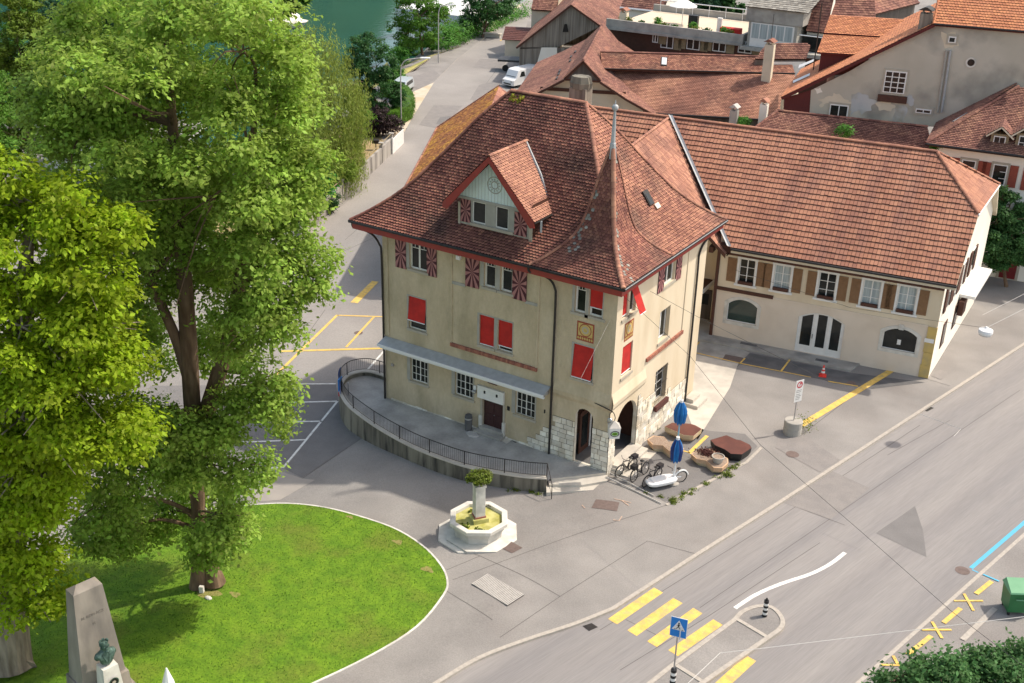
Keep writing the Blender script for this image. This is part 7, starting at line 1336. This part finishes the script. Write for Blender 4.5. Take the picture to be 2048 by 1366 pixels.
# the big lime tree
b0 = at(405, 1172); T3 = lambda px, py, dep=0, b=b0: onpl(A(*b)+FWD*dep, FWD, px, py)
big = [bl(b0, *q) for q in ((330, 40, 200, 1), (190, 150, 120, 0), (130, 110, 60, -1), (470, 90, 150, -1), (560, 190, 80, 0), (300, 230, 190, -2.5), (140, 240, 85, -1), (95, 190, 45, 0), (500, 270, 130, -1.5), (590, 330, 60, -1), (420, 400, 190, -2), (250, 430, 160, -1), (570, 420, 75, -1), (590, 520, 70, -1), (610, 590, 55, -1.5), (500, 520, 130, -1.5), (560, 640, 60, -2), (500, 640, 90, -2), (310, 520, 100, 1.5), (230, 560, 120, 1), (430, 540, 90, 2.5), (450, 690, 60, 3.5), (300, 690, 80, 3.5), (520, 770, 60, -1.5), (560, 825, 38, -2), (475, 800, 50, -1), (420, 870, 55, -2.2), (330, 870, 70, -1.5), (250, 860, 80, 0), (230, 700, 90, 2), (285, 950, 85, -2), (215, 1000, 55, -1.5), (300, 870, 60, -2.5), (205, 1060, 45, -1), (240, 1060, 55, -.5), (420, 930, 75, -2.2), (470, 960, 50, -2), (500, 935, 30, -2), (440, 1030, 60, -1.8), (470, 1060, 40, -1.8), (430, 1090, 38, -1.5), (380, 960, 60, 1.5), (330, 1020, 60, 1.5), (640, 580, 28, -1.5), (330, 330, 150, 3), (450, 250, 150, 3.5), (200, 340, 120, 3), (270, 120, 150, 3.5), (410, 470, 130, 2.5), (320, 400, 140, 3), (230, 640, 80, 2.5))]
tr = tree('lime_tree', 'huge pale green lime tree with brown forked trunk on the lawn', b0, big, 235000, .195, 'leaf_linden',
     [([T3(400, 1185), T3(398, 1140), T3(396, 1030), T3(394, 920), T3(385, 820), T3(378, 700), T3(372, 610), T3(360, 450), T3(345, 250), T3(330, 60)], [.55, .36, .31, .31, .36, .36, .34, .28, .2, .08]),
      ([T3(396, 880), T3(418, 810), T3(440, 740), T3(462, 660), T3(480, 560), T3(500, 400), T3(510, 200)], [.4, .36, .34, .3, .26, .2, .08]),
      ([T3(386, 790), T3(366, 720), T3(345, 660), T3(300, 560), T3(240, 430)], [.26, .24, .22, .18, .08]),
      ([T3(430, 1165), T3(424, 1130), T3(404, 1060)], [.5, .3, .2])], seed=3, cl=24, spread=.26, flat=.5, inner=.2, sub=.95, core=.45)
b1 = at(20, 1342)
ylw = [bl(b1, *q) for q in ((40, 400, 95, 0), (130, 430, 80, -1), (0, 330, 60, 0), (190, 470, 50, -1), (50, 530, 120, -1.5), (160, 560, 85, -1.5), (-60, 500, 130, 0), (60, 660, 130, -2), (190, 660, 70, -1.5), (210, 740, 60, -1.5), (130, 760, 110, -2), (-40, 720, 140, -1), (50, 830, 115, -2), (190, 850, 65, -2), (270, 865, 50, -2), (40, 950, 100, -1.5), (95, 960, 55, -1.5), (40, 1060, 75, -1.5), (75, 1130, 45, -1.5), (20, 1150, 80, -1), (70, 1200, 50, -1), (-60, 1000, 120, 0), (240, 460, 28, -1), (100, 620, 120, 3), (100, 850, 130, 3))]
tree('lime_tree', 'yellow green leafed tree with pale thick trunk at the left edge of the lawn', b1, ylw, 120000, .205, 'leaf_yellow', [([at(20, 1350), T3(18, 1330, 0, b1), T3(14, 1260, 0, b1), T3(10, 1150, 0, b1), T3(20, 900, 0, b1), T3(40, 650, 0, b1), T3(60, 450, 0, b1)], [1.1, .95, .85, .8, .6, .4, .15])], 'bark_pale', seed=5, cl=24, spread=.26, flat=.5, inner=.2, sub=.95, core=.45, droop=.6)
def simple(name, lab, base, lobes, n, size, m, seed, cat='tree', h0=None, r=.22, group=None, **kw):
    bb = [bl(base, *q) for q in lobes]; kw.setdefault('sub', 0 if kw.get('willow') else .33*sum(b[3] for b in bb)/len(bb)); kw.setdefault('core', .45); kw.setdefault('cl', 10); kw.setdefault('spread', .16); cz = sum(b[2] for b in bb)/len(bb); c = A(sum(b[0] for b in bb)/len(bb), sum(b[1] for b in bb)/len(bb), cz)
    return tree(name, lab, base, bb, n, size, m, [([base, base*.6+A(c[0], c[1], base[2]+(cz-base[2])*.7)*.4, c], [r, r*.8, r*.35])], seed=seed, cat=cat, group=group, **kw)
W1 = at(640, 385); simple('willow_tree', 'olive green weeping willow between the lime tree and the garden wall', W1, ((640, 110, 60, 6), (590, 90, 45, 5), (690, 170, 45, 5), (660, 210, 75, 2), (610, 230, 75, 3), (700, 250, 38, 3), (650, 300, 75, 0), (600, 330, 60, 1), (690, 310, 40, 1), (560, 200, 70, 6)), 70000, .32, 'leaf_willow', 11, cl=18, willow=2.8)
D1 = at(760, 238); simple('round_tree', 'dark green round crowned tree beside the clipped hedge by the river', D1, ((735, 100, 38, 2), (710, 140, 30, 2), (755, 130, 42, 0), (720, 185, 30, 0), (760, 185, 42, -1), (790, 190, 22, -1), (700, 195, 22, 2), (765, 215, 25, -1)), 26000, .24, 'leaf_dark', 13, r=.3)
simple('riverside_tree', 'tree with loose green crown in front of the white marquee', at(845, 110), ((825, 25, 42, 2), (860, 35, 36, 0), (800, 45, 28, 2), (845, 65, 36, -1), (815, 75, 28, 0), (880, 10, 28, 2), (835, -10, 40, 3)), 20000, .26, 'leaf_mid', 14)
simple('riverside_tree', 'dark tree at the far end of the riverside hedge', at(965, 75), ((955, 30, 34, 2), (985, 10, 40, 2), (940, 45, 22, 0), (1000, 30, 22, 0), (965, -15, 40, 4), (1015, -5, 26, 3)), 18000, .28, 'leaf_dark', 15)
for i, (px, py, r, m, lab) in enumerate(((800, 112, 24, 'leaf_shrub', 'light green shrub in front of the marquee tree'), (790, 150, 22, 'leaf_shrub', 'green shrub right behind the dark round tree'), (822, 95, 22, 'leaf_mid', 'green shrub left of the tall straight street lamp'), (770, 120, 18, 'leaf_mid', 'shrub half hidden behind the dark round tree'), (858, 82, 20, 'leaf_shrub', 'light green shrub at the near end of the riverside hedge'))):
    b = at(px, py+r*.9); simple('shrub', lab, b, ((px-r*.4, py, r*.7), (px+r*.4, py+3, r*.7), (px, py-r*.3, r*.6)), 3800, .22, m, 20+i, 'shrub', r=.06, group='shrubs along the river path', limbs=False)
hb = []; 
for i in range(15):
    t = i/14; px, py = 880+t*152, 84-t*66; b = at(px, py+12); hb.append((b[0], b[1], b[2]+1.1, 2.3, 2.3, 1.7)); 
tag(foliage('riverside_hedge', hb, 20000, .26, 'leaf_shrub', None, 31, spread=.3), 'long bright green natural hedge along the street by the river', 'hedge')
# clipped hedge: solid core plus leaves
ch = [at(*q) for q in ((768, 190), (795, 196), (812, 212), (812, 232), (795, 246), (765, 254), (740, 256))]; ch = spline(ch, 5); q = MB(); Hd = thing('clipped_hedge', 'curved clipped green hedge around the foot of the dark round tree', 'hedge', ch[12]); R_ = np.random.default_rng(4)
for a, b in zip(ch, ch[1:]):
    d = (b-a)/np.linalg.norm(b-a); nrm = A(-d[1], d[0], 0)*.75; q.hexa([v+A(0, 0, z) for z, k in ((-.3, 1),) for v in (a-nrm, b-nrm, b+nrm, a+nrm)]+[v+A(0, 0, 1.7) for v in (a-nrm, b-nrm, b+nrm, a+nrm)], 'leaf_hedge', .1)
q.build('hedge_core', Hd)
tuft = []
for a, b in zip(ch, ch[1:]):
    d = (b-a)/np.linalg.norm(b-a); nrm = A(-d[1], d[0], 0)
    for _ in range(10):
        p = a+(b-a)*random.random(); u_ = random.uniform(-.8, .8); tuft.append((*(p+nrm*u_+A(0, 0, 1.72)), .12, .12, .06)); z = random.uniform(0, 1.7)
        for s in (-.78, .78): tuft.append((*(p+nrm*s+A(0, 0, z)), .12, .12, .12))
foliage('clipped_leaves', tuft, 16000, .11, 'leaf_hedge', Hd, 32, cl=8, spread=.1, core=0)
P1_ = at(768, 272); simple('purple_bush', 'dark purple leaved bush behind the white gate', P1_, ((765, 240, 26), (745, 250, 24), (785, 250, 20), (755, 225, 16), (735, 240, 18)), 9000, .2, 'leaf_purple', 33, 'bush', r=.08, limbs=False)
simple('bush', 'loose green bush left of the dark purple bush', at(720, 295), ((715, 250, 22), (730, 235, 18), (705, 275, 24), (695, 300, 22)), 7000, .2, 'leaf_mid', 34, 'bush', r=.07, limbs=False)
simple('bush', 'pale leafy bush leaning over the concrete garden wall', at(690, 395), ((690, 330, 22), (675, 350, 24), (700, 345, 16), (665, 372, 20)), 6500, .16, 'leaf_linden', 35, 'bush', r=.07, limbs=False)
simple('young_tree', 'small vivid green feathery tree in front of the garden wall', at(625, 440), ((625, 340, 34), (650, 365, 26), (605, 370, 36), (640, 395, 26), (610, 405, 30)), 12000, .2, 'leaf_bright', 36, r=.1)
simple('climbing_plant', 'dark green climber hanging over the near end of the garden wall', at(668, 425), ((665, 398, 16), (655, 415, 14)), 2500, .14, 'leaf_dark', 37, 'plant', r=.04, limbs=False)
for i, (px, lobes, lab) in enumerate((((60, 335), ((30, 80, 60, 0), (60, 130, 50, 0), (20, 180, 60, 0), (60, 220, 45, 0), (30, 30, 45, 1), (80, 60, 35, 0), (15, 270, 45, 0)), 'olive green conifer like tree at the upper left edge'), ((-40, 420), ((-10, 260, 40, 0), (10, 300, 36, -1), (-30, 200, 60, 2)), 'dark tree at the left edge below the olive green tree'), ((20, 260), ((0, 60, 50, 2), (40, 150, 60, 1), (-10, 150, 50, 0), (70, 200, 50, 1), (20, 20, 40, 1)), 'dark olive tree between the left edge and the villa'))):
    simple('conifer_tree', lab, at(*px), lobes, 42000 if i == 0 else 18000, .26, 'leaf_conifer' if i == 0 else 'leaf_mid', 40+i, droop=.9)
for i, (px, lobes, lab) in enumerate((((150, 190), ((110, 40, 50, 0), (60, 20, 50, 3), (160, 70, 45, 0), (110, 90, 45, -2), (170, 20, 50, 3)), 'dark blue green tree behind the villa roof'), ((300, 160), ((260, 20, 70, 0), (330, 40, 60, 0), (300, 80, 60, -2), (220, 60, 50, 0)), 'dark tree above the villa behind the lime tree top'), ((470, 110), ((430, 10, 55, 0), (490, 20, 45, 0), (460, 50, 40, 0), (400, 40, 45, 0)), 'dark green tree left of the moored boat'), ((560, 80), ((545, -5, 42, 0), (590, -8, 32, 0), (520, 10, 36, 0)), 'green tree overhanging the moored boat'))):
    simple('bank_tree', lab, at(*px, -1.5), lobes, 30000, .34, 'leaf_far' if i < 2 else 'leaf_mid', 50+i, group='trees on the river bank')
for i in range(11):
    p = hpath[min(len(hpath)-1, 3+i*2)]; b = A(p[0]+4, p[1]-2, -1.5); h = random.uniform(16, 22); t = thing('far_bank_tree', 'dark tree of the row along the far river bank', 'tree', b, 'row of trees on the far river bank'); foliage('crown', [(b[0]+random.uniform(-3, 3), b[1]+random.uniform(-4, 4), b[2]+h*random.uniform(.35, .75), 7, 7, 7) for _ in range(6)], 2600, 1.4, 'leaf_far', t, 60+i, spread=.9); q = MB(); q.tube([b, b+A(0, 0, h*.6)], .4, 'bark', 7); q.build('trunk', t)  # unseen row, made taller to darken what the river reflects
S1 = at(1935, 1392, 4.2); S1[2] = 0; simple('street_tree', 'green leafy tree top at the lower right corner of the picture', S1, ((1900, 1407, 70, 0), (1810, 1397, 48, 0), (1785, 1367, 24, -.5), (1840, 1354, 34, 0), (1900, 1337, 32, 0), (1960, 1357, 60, 0), (2010, 1362, 50, -.5), (2045, 1332, 42, 0), (1880, 1362, 55, -1), (1760, 1387, 30, 0), (2000, 1412, 80, 1)), 26000, .17, 'leaf_cool', 70, r=.18, spread=.22)
Rt = at(1988, 548, 0)-FWD*2.6; simple('courtyard_tree', 'dark green tree in front of the white house with the red door', Rt, ((1990, 450, 34, 0), (2015, 415, 30, .5), (1980, 490, 32, 0), (2020, 480, 36, 0), (2035, 440, 34, 1), (2005, 395, 22, .5), (2040, 500, 26, 0), (1995, 520, 20, 0)), 42000, .2, 'leaf_cool', 71, r=.14)
for i, (px, py, r) in enumerate(((1360, 10, 40), (1410, 15, 36), (1450, 12, 30), (1330, 5, 30))):
    b = at(px, 45, 2); b[2] = -1; simple('garden_tree', 'dark tree rising behind the roof terrace'+(' and nearest the white parasol', ' in the middle of the row', ' nearest the penthouse', ' at the left end of the row')[i], b, ((px-r*.4, py, r*.8), (px+r*.5, py+4, r*.7), (px, py-r*.6, r*.8)), 6500, .4, 'leaf_far' if i % 2 else 'leaf_dark', 80+i, group='trees behind the roof terrace', limbs=False)
simple('garden_tree', 'dark shrub between the glazed porch and the brown roof', at(1607, 85, 8.5), ((1605, 50, 14), (1600, 70, 12)), 1800, .3, 'leaf_dark', 88, 'shrub', limbs=False)
# small plants
bt = fc*A(1, 1, 0)+A(0, 0, fzb+2.72); t = thing('fountain_plant', 'bushy green plant in the bowl on top of the fountain column', 'plant', bt); q = MB(); q.lathe(bt, [(.2, 0), (.34, .2), (.36, .24), (.3, .24)], 'concrete', 12); q.build('bowl', t); foliage('foliage', [(*(bt+A(0, 0, .42)), .52, .52, .26), (*(bt+A(.15, .1, .5)), .36, .36, .2)], 3600, .1, 'leaf_box', t, 90, cl=6, spread=.06)
wb = []
for (a, b), k in ((((1345, 1005), (1480, 930)), 26), (((1325, 995), (1285, 985)), 6), (((1302, 868), (1335, 838)), 7), (((690, 850), (840, 925)), 9), (((980, 975), (1090, 988)), 6)):
    for _ in range(k): t_ = random.random(); c = at(a[0]+(b[0]-a[0])*t_+random.uniform(-4, 4), a[1]+(b[1]-a[1])*t_+random.uniform(-3, 3)); r = random.uniform(.03, .09); wb.append((*(c+A(0, 0, r*.4)), r*1.3, r*1.3, r))
for px in ((1345, 1003), (1455, 950)): c = at(*px); wb += [(*(c+A(random.uniform(-.2, .2), random.uniform(-.2, .2), .06)), .12, .12, .12) for _ in range(3)]
tag(foliage('weeds', wb, 3600, .09, 'leaf_box', None, 91, cl=6, spread=.07), 'low weeds growing in the joints of pavement and wall foot', 'weeds', kind='stuff')
b = at(1608, 858, 0); t = thing('weed_plant', 'small upright weed beside the round concrete foot of the parking sign', 'plant', b); foliage('foliage', [(*(b+A(0, 0, z)), .14, .14, .16) for z in (.15, .4, .65)], 260, .1, 'leaf_box', t, 92, cl=4)
for i, (px, py, z, r, lab) in enumerate(((1686, 268, 9.2, .55, 'light green bush growing behind the ridge of the long house'), (1487, 246, 8.5, .4, 'small green plant between the two slim chimneys'), (1872, 297, 9.2, .25, 'tiny green plant at the gutter of the dormer house'), (1950, 330, 8, .35, 'green plant at the window of the dormer house'))):
    b = at(px, py, z); t = thing('roof_plant', lab, 'plant', b); foliage('foliage', [(*(b+A(random.uniform(-r, r)*.6, 0, .1+r*.5*random.random())), r, r, r*.8) for _ in range(3)], 900, .16, 'leaf_shrub', t, 95+i, cl=6, spread=.12)
for i, s in enumerate(np.linspace(-2, W_-1.5, 11)):
    c = TO(s+random.uniform(-.4, .4), .75 if i % 3 else 2.5, 9.85); r = random.uniform(.16, .34); t = thing('terrace_plant', 'plant on the roof terrace, one of the row along the parapet', 'plant', c, 'plants along the roof terrace parapet'); foliage('foliage', [(*(c+A(0, 0, .45+r*.6)), r, r, r*random.uniform(.8, 1.6))], 420, .2, ('leaf_shrub', 'leaf_box', 'leaf_dark')[i % 3], t, 110+i, cl=6, spread=.15); q = MB(); q.lathe(c, [(.2, -.05), (.28, .45), (.22, .46)], 'brick', 8); q.build('pot', t)
for i, (px, py, r, m, lab) in enumerate(((715, 205, 20, 'leaf_mid', 'low green shrub on the bank left of the dark round tree'), (780, 75, 18, 'leaf_mid', 'green shrub at the water left of the marquee tree'), (808, 62, 18, 'leaf_shrub', 'light shrub at the water in front of the marquee'), (745, 215, 16, 'leaf_shrub', 'light green shrub under the dark round tree'), (850, 60, 16, 'leaf_mid', 'dark shrub right beside the white marquee'), (905, 68, 14, 'leaf_mid', 'shrub between the marquee and the hedge'))):
    b = at(px, py+r*.9); simple('bank_shrub', lab, b, ((px-r*.5, py, r*.8), (px+r*.5, py+3, r*.8), (px, py-r*.3, r*.7)), 4500, .24, m, 140+i, 'shrub', r=.06, group='shrubs on the river bank', limbs=False)
